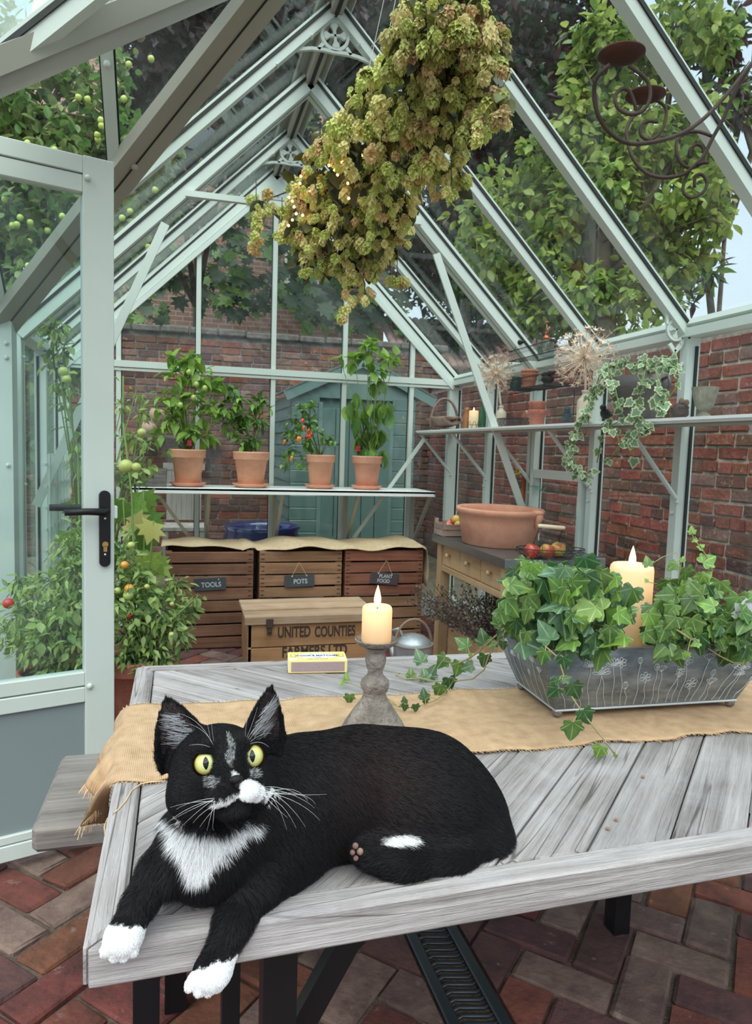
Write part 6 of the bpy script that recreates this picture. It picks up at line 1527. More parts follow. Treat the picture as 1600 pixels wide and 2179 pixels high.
# ================================================================== ivy in the trough
def veined(name, a, b, vein, trans=.25, rough=.38, rnd=.22):
    if name in MATS: return MATS[name]
    m = leafmat(name, a, b, rough=rough, trans=trans, vscale=2.2, rnd=rnd); n = m.node_tree; p = n.nodes['Principled BSDF']
    src = p.inputs['Base Color'].links[0].from_socket
    t = n.nodes.new('ShaderNodeTexCoord'); s_ = n.nodes.new('ShaderNodeSeparateXYZ'); n.links.new(t.outputs['Object'], s_.inputs[0])
    at = n.nodes.new('ShaderNodeMath'); at.operation = 'ARCTAN2'; n.links.new(s_.outputs[0], at.inputs[0]); n.links.new(s_.outputs[1], at.inputs[1])
    mu = n.nodes.new('ShaderNodeMath'); mu.operation = 'MULTIPLY'; mu.inputs[1].default_value = 6.5; n.links.new(at.outputs[0], mu.inputs[0])
    co = n.nodes.new('ShaderNodeMath'); co.operation = 'COSINE'; n.links.new(mu.outputs[0], co.inputs[0])
    le = n.nodes.new('ShaderNodeVectorMath'); le.operation = 'LENGTH'; n.links.new(t.outputs['Object'], le.inputs[0])
    # vein width shrinks with distance so that it stays a thin line
    th = n.nodes.new('ShaderNodeMapRange'); th.inputs['From Max'].default_value = 1; th.inputs['To Min'].default_value = .86; th.inputs['To Max'].default_value = .993; n.links.new(le.outputs['Value'], th.inputs[0])
    gt = n.nodes.new('ShaderNodeMath'); gt.operation = 'GREATER_THAN'; n.links.new(co.outputs[0], gt.inputs[0]); n.links.new(th.outputs[0], gt.inputs[1])
    mf = n.nodes.new('ShaderNodeMath'); mf.operation = 'MULTIPLY'; mf.inputs[1].default_value = .65; n.links.new(gt.outputs[0], mf.inputs[0])
    mx = n.nodes.new('ShaderNodeMix'); mx.data_type = 'RGBA'; n.links.new(mf.outputs[0], mx.inputs[0]); n.links.new(src, mx.inputs[6]); mx.inputs[7].default_value = (*vein, 1)
    n.links.new(mx.outputs[2], p.inputs['Base Color'])
    for q in n.nodes:
        if q.type == 'BSDF_TRANSLUCENT': n.links.new(mx.outputs[2], q.inputs[0])
    return m
IV = [veined('ivy_mid', (.13, .24, .05), (.055, .13, .03), (.33, .44, .17)), veined('ivy_dark', (.05, .13, .035), (.025, .075, .025), (.20, .30, .13)), veined('ivy_grey_green', (.13, .25, .12), (.07, .15, .08), (.36, .46, .28)), veined('ivy_light', (.22, .38, .06), (.12, .25, .04), (.44, .55, .22))]
IVS = mat('ivy_stem', (.30, .26, .11), .6)
def ivleaf(par, p, d, up, s, mt): return leafob(par, par.location, p, d, up, s, 'ivy', mt, .22)
ri = np.random.RandomState(31)
def screen(ang):
    """direction in the picture plane, 0 = right, 90 = up"""
    return rt*math.cos(math.radians(ang))+upv*math.sin(math.radians(ang))
def clump(par, centre, blobs, n_, size, D, mts, m):
    """leaves on top of short stems that leave the soil at centre"""
    tot = sum(b[2]**2 for b in blobs)
    for (x, y, r) in blobs:
        for i in range(max(2, int(n_*r*r/tot))):
            a = ri.uniform(0, 2*math.pi); q = ri.uniform(.1, 1)**.5*r; dD = D+ri.uniform(-.05, .07)
            p = PX(x+q*math.cos(a), y+q*math.sin(a), D=dD)
            d = screen(-90+ri.normal()*55)+V(0, 0, -.1)+fw*ri.normal()*.25
            up = camdir(p)*.9+V(0, 0, .7)+V(*ri.normal(size=3))*.35
            s = ri.uniform(*size); ivleaf(par, p-d.normalized()*s*.4, d, up, s, mts[ri.choice(len(mts), p=[.42, .2, .18, .2])])
            if i % 2 == 0:
                b = Vector(centre)+V(ri.uniform(-.05, .05), ri.uniform(-.03, .03), 0); e = p-d.normalized()*s*.4
                m.tube([b-par.location, b.lerp(e, .5)+V(0, 0, .02)-par.location, e-par.location], [.0018, .0014, .0010], 4, cap=False)
Zs = TZ+.0045+.11
cL = cpl-dirx*Lb*.27; cR = cpl+dirx*Lb*.30
ivL = thing('ivy_plant', (cL.x, cL.y, Zs), 'dark green ivy filling the left half of the zinc trough, with runners across the table', 'plant', 'ivy plants in the zinc trough')
ivR = thing('ivy_plant', (cR.x, cR.y, Zs), 'taller loose green ivy filling the right half of the zinc trough behind the candle', 'plant', 'ivy plants in the zinc trough')
m = MB()
clump(ivL, (cL.x, cL.y, Zs), [(1110, 1225, 34), (1085, 1275, 32), (1290, 1225, 20), (1330, 1290, 14), (1150, 1250, 42), (1200, 1235, 34), (1240, 1215, 22), (1200, 1290, 48), (1140, 1310, 38), (1260, 1270, 34), (1290, 1300, 26), (1250, 1330, 38), (1180, 1340, 34), (1110, 1330, 30), (1290, 1260, 16), (1275, 1230, 16), (1225, 1380, 26), (1265, 1385, 30), (1285, 1355, 20), (1140, 1360, 22), (1300, 1345, 16), (1335, 1275, 12), (1335, 1310, 12), (1160, 1290, 40), (1220, 1320, 36)], 175, (.026, .050), 1.15, IV, m)
def trail(par, path, leaves, D, m, r=.0014):
    P_ = [PX(a, b, D=D(a, b)) for a, b in path]; m.tube([q-par.location for q in P_], r, 5)
    for (x, y, s, a, q) in leaves:
        d_ = D(x, y)-.004; p = PX(x, y, D=d_); dd_ = screen(a)+fw*.15; L_ = s/1511*d_
        # petiole to the nearest stem point
        near_ = min(P_, key=lambda t: (t-p).length); b = p-dd_.normalized()*L_*.4
        ivleaf(par, b, dd_, camdir(p)+V(0, 0, .35)+V(*ri.normal(size=3))*.2, L_, IV[q]); m.tube([near_-par.location, (near_+b)/2+V(0, 0, .004)-par.location, b-par.location], .0008, 4, cap=False)
def Dz(z):
    def f(x, y): 
        d = fw+rt*((x-800)/FPX)-upv*((y-1089.5)/FPX); return (z-EYE)/d.z
    return f
Dt = Dz(TZ+.012)
DA = lambda x, y: min(1.16+max(0, 1130-x)*.0013, Dt(x, y))
trail(ivL, [(1110, 1300), (1075, 1335), (1045, 1362), (1020, 1385), (1000, 1400), (975, 1412), (945, 1408)], [(984, 1368, 34, 140, 0), (1028, 1356, 36, 100, 1), (1058, 1318, 32, 110, 0), (1066, 1348, 30, 230, 1), (1048, 1372, 22, 200, 0), (973, 1424, 36, 250, 0), (995, 1419, 28, 200, 2), (939, 1408, 36, 230, 0), (1030, 1406, 32, 260, 1), (1070, 1374, 22, 270, 1), (1000, 1392, 10, 120, 3), (1078, 1300, 28, 190, 3)], DA, m, .0018)
trail(ivL, [(1085, 1330), (1060, 1365), (1040, 1395), (1030, 1425), (1005, 1445), (970, 1449), (925, 1450), (893, 1443), (863, 1445), (842, 1438)], [(893, 1397, 34, 110, 2), (874, 1433, 24, 90, 0), (903, 1436, 30, 100, 2), (919, 1429, 32, 60, 1), (957, 1456, 36, 280, 1), (851, 1432, 6, 90, 3)], DA, m)
trail(ivL, [(965, 1448), (950, 1472), (930, 1488), (905, 1499), (875, 1505), (848, 1504), (815, 1478), (790, 1462)], [(934, 1471, 34, 250, 0), (902, 1478, 26, 100, 1), (905, 1495, 14, 270, 1), (860, 1490, 16, 100, 1), (861, 1506, 18, 260, 1), (885, 1507, 20, 275, 1), (813, 1478, 30, 280, 0)], DA, m, .0011)
trail(ivL, [(848, 1504), (800, 1482), (765, 1462), (742, 1453), (728, 1450)], [(727, 1453, 12, 110, 3), (736, 1440, 18, 95, 3), (743, 1488, 26, 265, 0)], DA, m, .0009)
Dpl = lambda x, y: min(1.085 if y < 1500 else 1.07, Dt(x, y)-.01)
trail(ivL, [(1160, 1375), (1188, 1400), (1200, 1440), (1215, 1480), (1238, 1515), (1262, 1545), (1290, 1580), (1308, 1605)], [(1155, 1398, 36, 250, 0), (1200, 1411, 34, 280, 1), (1205, 1443, 24, 20, 1), (1181, 1449, 22, 200, 1), (1177, 1474, 34, 230, 1), (1225, 1472, 44, 300, 1), (1248, 1526, 44, 300, 1), (1218, 1556, 50, 270, 0), (1274, 1600, 34, 250, 3), (1310, 1610, 10, 280, 3)], Dpl, m, .0013)
local('stem', m, IVS, ivL, True)
m = MB()
clump(ivR, (cR.x, cR.y, Zs), [(1405, 1310, 30), (1440, 1290, 34), (1480, 1280, 36), (1520, 1290, 38), (1560, 1310, 36), (1400, 1350, 28), (1450, 1340, 40), (1500, 1340, 42), (1550, 1350, 38), (1590, 1330, 30), (1430, 1370, 26), (1430, 1250, 18), (1510, 1250, 26), (1465, 1230, 14), (1600, 1290, 26), (1405, 1385, 14), (1445, 1385, 14), (1540, 1390, 14), (1385, 1330, 18), (1580, 1380, 20), (1640, 1340, 40)], 200, (.024, .040), 1.21, [IV[0], IV[1], IV[0], IV[3]], m)
DR = lambda x, y: 1.22
trail(ivR, [(1490, 1290), (1510, 1250), (1515, 1215), (1505, 1185), (1490, 1165), (1475, 1145), (1470, 1125)], [(1508, 1190, 40, 30, 3), (1490, 1165, 14, 150, 3), (1472, 1128, 18, 95, 3), (1500, 1232, 36, 200, 3), (1525, 1262, 26, 340, 2), (1478, 1150, 12, 200, 3), (1495, 1160, 12, 30, 3)], DR, m, .0012)
trail(ivR, [(1460, 1300), (1440, 1260), (1445, 1225), (1450, 1195), (1440, 1175)], [(1430, 1205, 26, 220, 0), (1452, 1190, 14, 80, 3), (1420, 1240, 22, 200, 0), (1378, 1195, 24, 100, 0), (1375, 1235, 10, 120, 3)], DR, m, .0010)
Dq = lambda x, y: 1.16 if x < 1500 else 1.2
trail(ivR, [(1440, 1340), (1470, 1360), (1500, 1375), (1530, 1395), (1560, 1410), (1595, 1412)], [(1460, 1395, 18, 250, 3), (1500, 1375, 22, 260, 1), (1535, 1372, 28, 80, 0), (1550, 1365, 24, 300, 3), (1480, 1370, 20, 200, 3), (1520, 1345, 26, 60, 3), (1592, 1362, 34, 350, 1)], Dq, m, .0014)
local('stem', m, IVS, ivR, True)
# a white bloom at the right-hand end
p = PX(1588, 1308, D=1.19); t = thing('white_flower', p, 'white petalled flower at the right end of the zinc trough', 'flower'); wm = leafmat('white_petal', (.80, .80, .84), (.72, .72, .80), trans=.3)
for i in range(8):
    a = i*math.pi/4; d = screen(math.degrees(a))+camdir(p)*.25; o = link('petal', leafmesh('oval', wm, .1), t); o.location = (0, 0, 0); o.rotation_euler = orient(d, camdir(p)).to_euler(); o.scale = (.035, .028, .028)

# ================================================================== tomato plants along the left wall
TL = [leafmat('tomato_leaf', (.42, .54, .17), (.26, .38, .10), trans=.45), leafmat('tomato_leaf_light', (.54, .66, .28), (.36, .50, .16), trans=.45), leafmat('tomato_leaf_dark', (.16, .27, .08), (.08, .16, .05), trans=.3)]
TOM = mat('ripe_tomato', (.62, .035, .02), .2, coat=.4); TOMO = mat('turning_tomato', (.78, .36, .06), .25, coat=.4); TOMG = mat('unripe_tomato', (.50, .58, .16), .25, coat=.4)
tom = [MB().ell((0, 0, 0), (.021, .021, .019), 12, 8).mesh('fruit', q, True) for q in (TOM, TOMO, TOMG)]
def tomato(px, py, D, blobs, n_, fruits, label, seed, potr=.15, potlab='', droop=.55, sz=(.024, .055), stems=()):
    r_ = np.random.RandomState(seed); base = PX(px, py, D=D); x, y = base.x, base.y
    pt_ = pot(x, y, .002, potr, .27, potlab, 'terracotta pots under the tomato plants', TERRA_OLD); t = thing('tomato_plant', (x, y, .25), label, 'plant', 'tomato plants')
    m = MB(); P_ = []; D_ = []; 
    vol = sum(b[2]**2 for b in blobs)
    for (bx_, by_, br, bd) in blobs:
        c = PX(bx_, by_, D=bd); rad = br/1511*bd; rt_ = V(x, y, .25); mid = rt_.lerp(c, .55)+V(r_.normal()*.03, r_.normal()*.03, .05); m.tube([rt_-t.location, mid-t.location, c-t.location], [.006, .0045, .0025], 5)
        for i in range(max(5, int(n_*br*br/vol))):
            d = Vector(r_.normal(size=3)).normalized(); e = c+d*rad*r_.uniform(.35, 1)+V(0, 0, -.01)
            if i % 4 == 0: m.tube([c-t.location, (c+e)/2+V(0, 0, .012)-t.location, e-t.location], [.0022, .0018, .001], 3, cap=False)
            P_.append(e); D_.append(d*.6+V(0, 0, -droop)+Vector(r_.normal(size=3))*.5)
    for sp in stems:
        q = [PX(a, b, D=d) for a, b, d in sp]; m.tube([u-t.location for u in q], .005, 6)
        for i in range(len(q)-1):
            for k in range(9):
                c = q[i].lerp(q[i+1], k/9); d = Vector(r_.normal(size=3)).normalized(); e = c+d*.05
                if k % 2: m.tube([c-t.location, e-t.location], .0015, 3, cap=False)
                P_.append(e); D_.append(d+V(0, 0, -.5)); P_.append(c+d*.03); D_.append(d+V(0, 0, -.3))
    P_ = np.array([tuple(q) for q in P_]); D_ = np.array([tuple(q) for q in D_]); U_ = r_.normal(size=P_.shape)*.5+np.array([0, -.3, 1]); sc = r_.uniform(sz[0], sz[1], len(P_))
    idx = np.argsort(np.linalg.norm(P_-np.array(CAM), axis=1))[:220]
    for i in idx: leafob(t, t.location, P_[i], D_[i], U_[i], sc[i], 'oval' if i % 3 == 0 else 'lance', TL[[0, 1, 0, 2][int(i) % 4]], .2, 1.1)
    keep = np.ones(len(P_), bool); keep[idx] = False
    if keep.any(): cloud('foliage', 'lance', P_[keep], D_[keep], U_[keep], sc[keep], TL, t)
    local('stem', m, STEM, t, True, kind='stuff')
    for (fx_, fy_, q, s) in fruits:
        p = PX(fx_, fy_, D=D-.28 if len(blobs) == 0 else min(b[3] for b in blobs)-.02); o = link('fruit', tom[q], t); o.location = p-t.location; o.scale = (s, s, s)
    return t
tomato(280, 1460, 3.15, [(260, 1190, 45, 3.1), (300, 1240, 50, 3.1), (340, 1290, 50, 3.1), (290, 1330, 50, 3.05), (370, 1330, 40, 3.1), (400, 1290, 25, 3.15), (270, 1390, 40, 3.05), (330, 1380, 45, 3.1), (250, 1280, 45, 3.05), (390, 1350, 22, 3.1), (380, 1240, 25, 3.2), (300, 1420, 25, 3.05), (230, 1150, 30, 3.1), (420, 1270, 12, 3.1), (355, 1400, 25, 3.1)], 1700,
       [(275, 1252, 1, 1.), (273, 1267, 2, 1.1), (250, 1257, 2, .8), (313, 1248, 2, .6), (265, 1202, 1, .9), (279, 1160, 2, .8), (272, 1310, 0, .9), (365, 1350, 2, .6), (366, 1285, 2, .5)], 'bushy light green tomato plant right of the open door, spilling over the crates', 41, .13, 'terracotta pot under the tomato plant right of the door stile', stems=[[(290, 1400, 3.15), (285, 1200, 3.2), (280, 1050, 3.3), (262, 900, 3.3)]])
tomato(120, 1480, 2.95, [(120, 1240, 60, 2.95), (60, 1300, 50, 2.9), (150, 1300, 60, 2.9), (100, 1350, 60, 2.85), (170, 1370, 50, 2.85), (60, 1370, 40, 2.85), (180, 1220, 50, 3.0), (150, 1170, 40, 3.0), (40, 1240, 30, 2.95), (110, 1420, 30, 2.85), (170, 1130, 30, 3.05), (20, 1350, 30, 2.9)], 1700,
       [(18, 1284, 0, 1.1), (145, 1190, 0, .0001)], 'leafy tomato plant with one red fruit, behind the glass of the open door', 42, .15, 'terracotta pot low behind the open door, under the left tomato plant', stems=[[(150, 1350, 3.0), (170, 1150, 3.1), (165, 950, 3.2), (130, 830, 3.2)]])
# the tall straggling plant climbing to the eaves
tomato(190, 1430, 3.7, [(115, 700, 16, 2.95), (135, 740, 14, 3.0), (120, 810, 12, 3.2), (150, 820, 14, 3.2), (170, 930, 18, 3.5), (160, 980, 14, 3.7), (280, 930, 22, 3.7), (300, 880, 16, 3.7), (290, 1000, 28, 3.7), (320, 990, 14, 3.7), (260, 860, 14, 3.7), (290, 830, 12, 3.7), (265, 1010, 20, 3.7), (310, 940, 14, 3.7)], 330,
       [(268, 992, 2, 1.5), (290, 994, 2, 1.0), (302, 920, 2, .9), (135, 790, 2, 1.), (142, 807, 2, .9)], 'tall straggling tomato plant climbing the left wall up to the eaves', 43, .14, 'terracotta pot farthest back under the tall tomato plant', sz=(.03, .055),
       stems=[[(200, 1300, 3.7), (170, 1000, 3.7), (150, 860, 3.4), (115, 780, 3.1), (110, 700, 2.95), (120, 675, 2.9)], [(240, 1250, 3.75), (262, 1000, 3.75), (262, 800, 3.75)], [(290, 1100, 3.75), (285, 960, 3.75), (305, 840, 3.75)]])
# squash with big lobed leaves
sq = thing('squash_plant', (PX(300, 1330, D=3.6).x, PX(300, 1330, D=3.6).y, .02), 'squash plant with broad lobed leaves, one yellowing, between tomatoes and crates', 'plant'); m = MB()
SQ = [leafmat('squash_leaf', (.20, .36, .06), (.10, .22, .04), trans=.4), leafmat('squash_leaf_light', (.42, .56, .12), (.26, .42, .08), trans=.45), leafmat('squash_leaf_yellow', (.74, .72, .26), (.60, .62, .18), trans=.45)]
for (x, y, D, s, q, a) in ((320, 1130, 3.35, .13, 2, 250), (295, 1110, 3.4, .11, 2, 300), (310, 1195, 3.4, .14, 1, 260), (335, 1200, 3.45, .12, 1, 300), (290, 1080, 3.5, .14, 0, 210), (310, 1065, 3.55, .13, 0, 280), (320, 1110, 3.6, .15, 0, 300), (270, 1130, 3.4, .10, 2, 200), (300, 1150, 3.5, .15, 0, 250), (345, 1210, 3.5, .11, 1, 320), (255, 1085, 3.5, .13, 0, 250), (290, 1230, 3.4, .12, 0, 230), (185, 1100, 3.4, .12, 0, 250), (150, 1150, 3.4, .13, 1, 270), (180, 1190, 3.3, .14, 1, 280), (165, 960, 3.6, .10, 1, 260), (170, 1000, 3.6, .11, 1, 240), (160, 1080, 3.5, .12, 0, 300)):
    p = PX(x, y, D=D); o = link('leaf', leafmesh('maple', SQ[q], .15), sq); d = screen(a)+fw*.1; o.location = p-d.normalized()*s*.4-sq.location; o.rotation_euler = orient(d, camdir(p)+V(0, 0, .8)).to_euler(); o.scale = (s, s, s)
    m.tube([V(0, 0, .1), (p-sq.location)*.6+V(0, 0, -.03), p-d.normalized()*s*.4-sq.location], .004, 5)
local('stem', m, STEM, sq, True)
# white trellis by the left wall
tr_ = thing('trellis', (XL+.16, 3.9, 0), 'pale square-grid trellis against the left wall behind the tomato leaves', 'trellis')
for i in range(7): MB().box((XL+.16, 3.55+i*.10, .60), (.012, .014, 1.1)).build('slat', FRAME, tr_)
for i in range(11): MB().box((XL+.148, 3.85, .10+i*.10), (.012, .66, .014)).build('slat', FRAME, tr_)

# ================================================================== dried hops
HOPM = [leafmat('hop_%s' % a, c, c2, rough=.8, trans=.3, vscale=8, rnd=.2) for a, c, c2 in (('green', (.66, .68, .26), (.48, .52, .16)), ('straw', (.82, .74, .40), (.62, .56, .25)), ('tan', (.74, .55, .32), (.56, .38, .20)))]
def hopcone(seed, mt):
    r = random.Random(seed); m = MB()
    for ring in range(5):
        zc = -.30*ring*.62; rr_ = [.20, .34, .38, .30, .14][ring]; nb = [5, 6, 6, 5, 3][ring]
        for k in range(nb):
            a = 2*math.pi*(k+.5*(ring % 2))/nb+r.uniform(-.15, .15); c, s_ = math.cos(a), math.sin(a); t = V(-s_, c, 0); o = V(c, s_, 0)
            b0 = o*rr_*.35+V(0, 0, zc+.10); md = o*rr_*1.05+V(0, 0, zc-.04); tip = o*(rr_*(1.35 if ring < 3 else 1.0))+V(0, 0, zc-.30+r.uniform(-.04, .08)); wv = t*.17
            m.add([b0, md-wv, tip, md+wv], [(0, 1, 2), (0, 2, 3)])
    return m.mesh('hop', mt)
HM = [hopcone(i, HOPM[i % 3]) for i in range(6)]
HW = [3, 3, 1.2, 3, 3, 1]
hb = thing('hop_garland', PX(850, 150, D=1.7), 'thick garland of dried yellow-green hops hanging from the roof', 'garland')
rh = np.random.RandomState(17)
HB = [(940, 20, 95, 1.50), (900, 60, 80, 1.52), (1000, 50, 70, 1.50), (880, 110, 70, 1.58), (960, 130, 85, 1.58), (1020, 110, 45, 1.52), (860, 190, 95, 1.68), (940, 210, 95, 1.66), (800, 210, 70, 1.76), (990, 240, 55, 1.62), (1040, 140, 32, 1.5), (1060, 200, 28, 1.5), (1065, 230, 26, 1.5), (1070, 80, 20, 1.5), (1040, 230, 24, 1.52), (780, 280, 95, 1.84), (870, 290, 95, 1.76), (930, 310, 70, 1.74), (950, 380, 40, 1.76), (720, 300, 50, 1.9), (730, 380, 95, 1.98), (820, 380, 90, 1.92), (690, 340, 50, 2.0), (670, 400, 55, 2.05), (650, 460, 55, 2.1), (720, 470, 85, 2.05), (800, 460, 75, 2.0), (640, 400, 35, 2.1), (680, 520, 50, 2.12), (750, 540, 55, 2.1), (820, 510, 40, 2.05), (640, 510, 30, 2.15), (860, 440, 28, 1.95), (900, 370, 40, 1.8), (650, 560, 22, 2.15), (560, 440, 26, 2.2), (575, 410, 18, 2.2), (545, 425, 16, 2.2), (740, 160, 0, 1.8), (1005, 170, 30, 1.55), (700, 560, 30, 2.12), (790, 560, 30, 2.08)]
HS = [[(690, 540), (700, 580)], [(720, 560), (740, 600), (742, 640), (735, 670), (730, 690)], [(770, 560), (775, 600), (780, 650)], [(830, 520), (830, 560)], [(845, 590), (862, 602)], [(545, 440), (555, 480), (545, 520), (540, 535)], [(800, 560), (800, 585)], [(600, 480), (605, 515)], [(870, 480), (860, 520)], [(960, 400), (955, 415)], [(655, 570), (650, 590)], [(1060, 240), (1070, 260)], [(1030, 250), (1010, 290)], [(830, 590), (865, 600)]]
hp_ = []
tot = sum(b[2]**2 for b in HB)
for (x, y, r, D) in HB:
    for i in range(int(1500*r*r/tot)):
        d = rh.normal(size=3); d /= np.linalg.norm(d); q = rh.uniform(.45, 1)**.5; c = PX(x+d[0]*r*q, y+d[1]*r*q, D=D+d[2]*q*r/1511*D*.8); hp_.append((c, rh.uniform(.024, .040)))
for s_ in HS:
    D = 1.5 if s_[0][0] > 1000 else (1.75 if s_[0][0] > 900 else 2.1)
    for i in range(len(s_)-1):
        L_ = math.hypot(s_[i+1][0]-s_[i][0], s_[i+1][1]-s_[i][1]); k = max(2, int(L_/11))
        for j in range(k):
            t = j/k
            for u in range(2): hp_.append((PX(s_[i][0]+(s_[i+1][0]-s_[i][0])*t+rh.normal()*6, s_[i][1]+(s_[i+1][1]-s_[i][1])*t+rh.normal()*4, D=D+rh.normal()*.02), rh.uniform(.026, .034)))
hp_.sort(key=lambda q: (q[0]-CAM).length-.0)
nh = len(hp_)
hv = [[] for _ in HM]
for i, (c, s) in enumerate(hp_):
    k = random.Random(i).choices(range(6), HW)[0]; d = V(rh.normal()*.35, rh.normal()*.35, 1).normalized(); M = d.to_track_quat('Z', 'Y').to_matrix()@Matrix.Rotation(rh.uniform(0, 6.28), 3, 'Z'); s *= rh.uniform(.8, 1.1)
    if i < 295:
        o = link('hop', HM[k], hb); o.location = c-hb.location; o.rotation_euler = M.to_euler(); o.scale = (s, s, s)
    else: hv[k].append((c-hb.location, M, s))
vs, fs, mi = [], [], []
for k, lst in enumerate(hv):
    me = HM[k]; vv = np.array([tuple(v.co) for v in me.vertices]); ff = [tuple(p.vertices) for p in me.polygons]
    for c, M, s in lst:
        o0 = len(vs); W = vv@np.array(M).T*s+np.array(c); vs.extend(map(tuple, W)); fs.extend([tuple(i+o0 for i in f) for f in ff]); mi.extend([k % 3]*len(ff))
me = bpy.data.meshes.new('hops'); me.from_pydata(vs, [], fs); [me.materials.append(q) for q in HOPM]; me.polygons.foreach_set('material_index', mi); o = link('hops', me, hb); o['kind'] = 'stuff'
# dark dried leaves and bines inside
P, O = blobpts([(tuple(PX(x, y, D=D+.01)), (r/1511*D*.8,)*3) for x, y, r, D in HB if r > 20], 900, rh, .0); D2, U, sc = leaves_for(P, O, rh, .8, (.03, .06))
cloud('dried_leaves', 'oval', P, D2, U, sc, [mat('dried_leaf', (.17, .19, .08), .9, col2=(.09, .10, .05), vscale=20), mat('dried_leaf_dark', (.07, .075, .04), .9)], hb)
m = MB(); core = [(960, -60, 1.48), (950, 40, 1.52), (920, 150, 1.62), (870, 260, 1.74), (800, 360, 1.9), (740, 450, 2.04), (720, 530, 2.1)]
m.tube([PX(a, b, D=d)-hb.location for a, b, d in core], .006, 6)
for s_ in HS: m.tube([PX(s_[0][0], s_[0][1]-60, D=2.05 if s_[0][0] < 900 else 1.55)-hb.location]+[PX(a, b, D=1.5 if s_[0][0] > 1000 else (1.75 if s_[0][0] > 900 else 2.1))-hb.location for a, b in s_], .0015, 4)
m.tube([PX(1060, 60, D=1.5)-hb.location, PX(1085, 150, D=1.5)-hb.location, PX(1070, 185, D=1.5)-hb.location, PX(1010, 190, D=1.55)-hb.location], .0012, 4); m.tube([PX(580, 420, D=2.2)-hb.location, PX(620, 405, D=2.15)-hb.location], .002, 4)
local('bine', m, BARK, hb, True)
m = MB()
for a, d, x in (((860, -30), 1.5, 0), ((800, 200), 1.75, 0), ((745, 330), 1.9, 0)):
    p = PX(*a, D=d); top = V(XC+.04, p.y+.1, HR); m.tube([p-hb.location, top-hb.location], .0008, 4, cap=False)
m.tube([PX(790, 100, D=1.7)-hb.location, PX(812, 75, D=1.65)-hb.location, PX(845, 45, D=1.6)-hb.location], .0008, 4, cap=False)
local('string', m, mat('pale_string', (.7, .68, .6), .8), hb)
flt_ = thing('fairy_lights', PX(650, 400, D=2.0), 'string of tiny warm fairy lights tucked in the left side of the hops', 'lights'); FB = mat('fairy_glow', (1, .6, .15), .5, emit=(1, .55, .10), estr=9)
bme2 = MB().ell((0, 0, 0), .0035, 6, 5).mesh('bulb', FB, True); wpts = []
for (x, y) in ((728, 345), (735, 325), (712, 362), (718, 372), (640, 375), (622, 428), (626, 440), (630, 455), (644, 458), (622, 468), (614, 480), (668, 395), (660, 408), (740, 390), (742, 422), (700, 352), (638, 390), (615, 420), (770, 330)):
    p = PX(x, y, D=1.87 if x > 690 else 1.98); o = link('bulb', bme2, flt_); o.location = p-flt_.location; wpts.append(p-flt_.location)
local('wire', MB().tube(sorted(wpts, key=lambda q: q.x), .0005, 3), COP, flt_)

# ================================================================== iron candelabra
ca_ = thing('candelabra', PX(1560, 300, D=1.5), 'rusty wrought-iron scrolled candelabra hanging at the upper right', 'candelabra')
IR = mat('wrought_iron', (.085, .055, .045), .75, metal=.3, col2=(.05, .035, .03), vscale=30); RUST = mat('rust', (.085, .03, .02), .9, col2=(.04, .016, .012), vscale=18)
def cc_(pts): return [(1230+x/4.848, 60+y/4.848) for x, y in pts]
def smooth(P, k=3):
    out = []
    for i in range(len(P)-1):
        p0, p1, p2, p3 = P[max(i-1, 0)], P[i], P[i+1], P[min(i+2, len(P)-1)]
        for j in range(k):
            t = j/k; out.append(.5*((2*p1)+(p2-p0)*t+(2*p0-5*p1+4*p2-p3)*t*t+(3*p1-p0-3*p2+p3)*t**3))
    out.append(P[-1]); return out
def arm(pts, d0, d1, r=.0036):
    q = cc_(pts); P_ = [PX(x, y, D=d0+(d1-d0)*i/(len(q)-1)) for i, (x, y) in enumerate(q)]; local('arm', MB().tube([p-ca_.location for p in smooth(P_)], r, 7), IR, ca_, True)
arm([(330, 375), (200, 500), (165, 650), (200, 880), (330, 1080), (530, 1190), (800, 1170), (1060, 1090), (1250, 970), (1400, 830), (1560, 650), (1800, 350)], 1.33, 1.5, .0042)
arm([(520, 385), (700, 520), (745, 680), (690, 830), (560, 890), (430, 840), (380, 720), (440, 630), (530, 650), (590, 800), (590, 850)], 1.33, 1.36)
arm([(800, 740), (890, 800), (910, 900), (860, 1060), (750, 1150), (650, 1110), (650, 1010), (720, 960), (820, 970)], 1.60, 1.6)
arm([(650, 800), (560, 920), (500, 1050), (520, 1200), (570, 1350), (700, 1490), (860, 1540), (1050, 1520), (1150, 1460), (1290, 1320), (1400, 1110), (1500, 930), (1600, 690), (1800, 350)], 1.60, 1.5, .004)
arm([(1390, 1120), (1250, 1070), (1120, 1080), (1020, 1160), (1020, 1300), (1080, 1410), (1190, 1440), (1290, 1370), (1290, 1240), (1220, 1200), (1150, 1260), (1160, 1340)], 1.53, 1.55)
arm([(1150, 1460), (1090, 1600), (1090, 1700), (1170, 1750), (1280, 1700), (1330, 1600), (1280, 1510), (1210, 1530), (1200, 1640)], 1.55, 1.56)
arm([(1190, 1440), (1270, 1395), (1340, 1385)], 1.55, 1.5)
for (x, y, D, r) in ((1322, 124, 1.34, .0430), (1373, 210, 1.61, .0440)):
    p = PX(x, y, D=D)-ca_.location
    local('drip_pan', MB().lathe([(0, -.004), (r*.6, -.002), (r, .006), (r, .009), (r*.6, .002), (0, .001)], p, 32), RUST, ca_, True); local('cup', MB().lathe([(.010, .0), (.013, .022), (.011, .022), (.008, .003)], p, 16), IR, ca_, True)
hub = PX(1230+1800/4.848+1230*0, 60+350/4.848, D=1.5); top = V(hub.x, hub.y, roofz(hub.x)-.02)
local('hanging_rod', MB().tube([hub-ca_.location, top-ca_.location], .003, 6), IR, ca_)
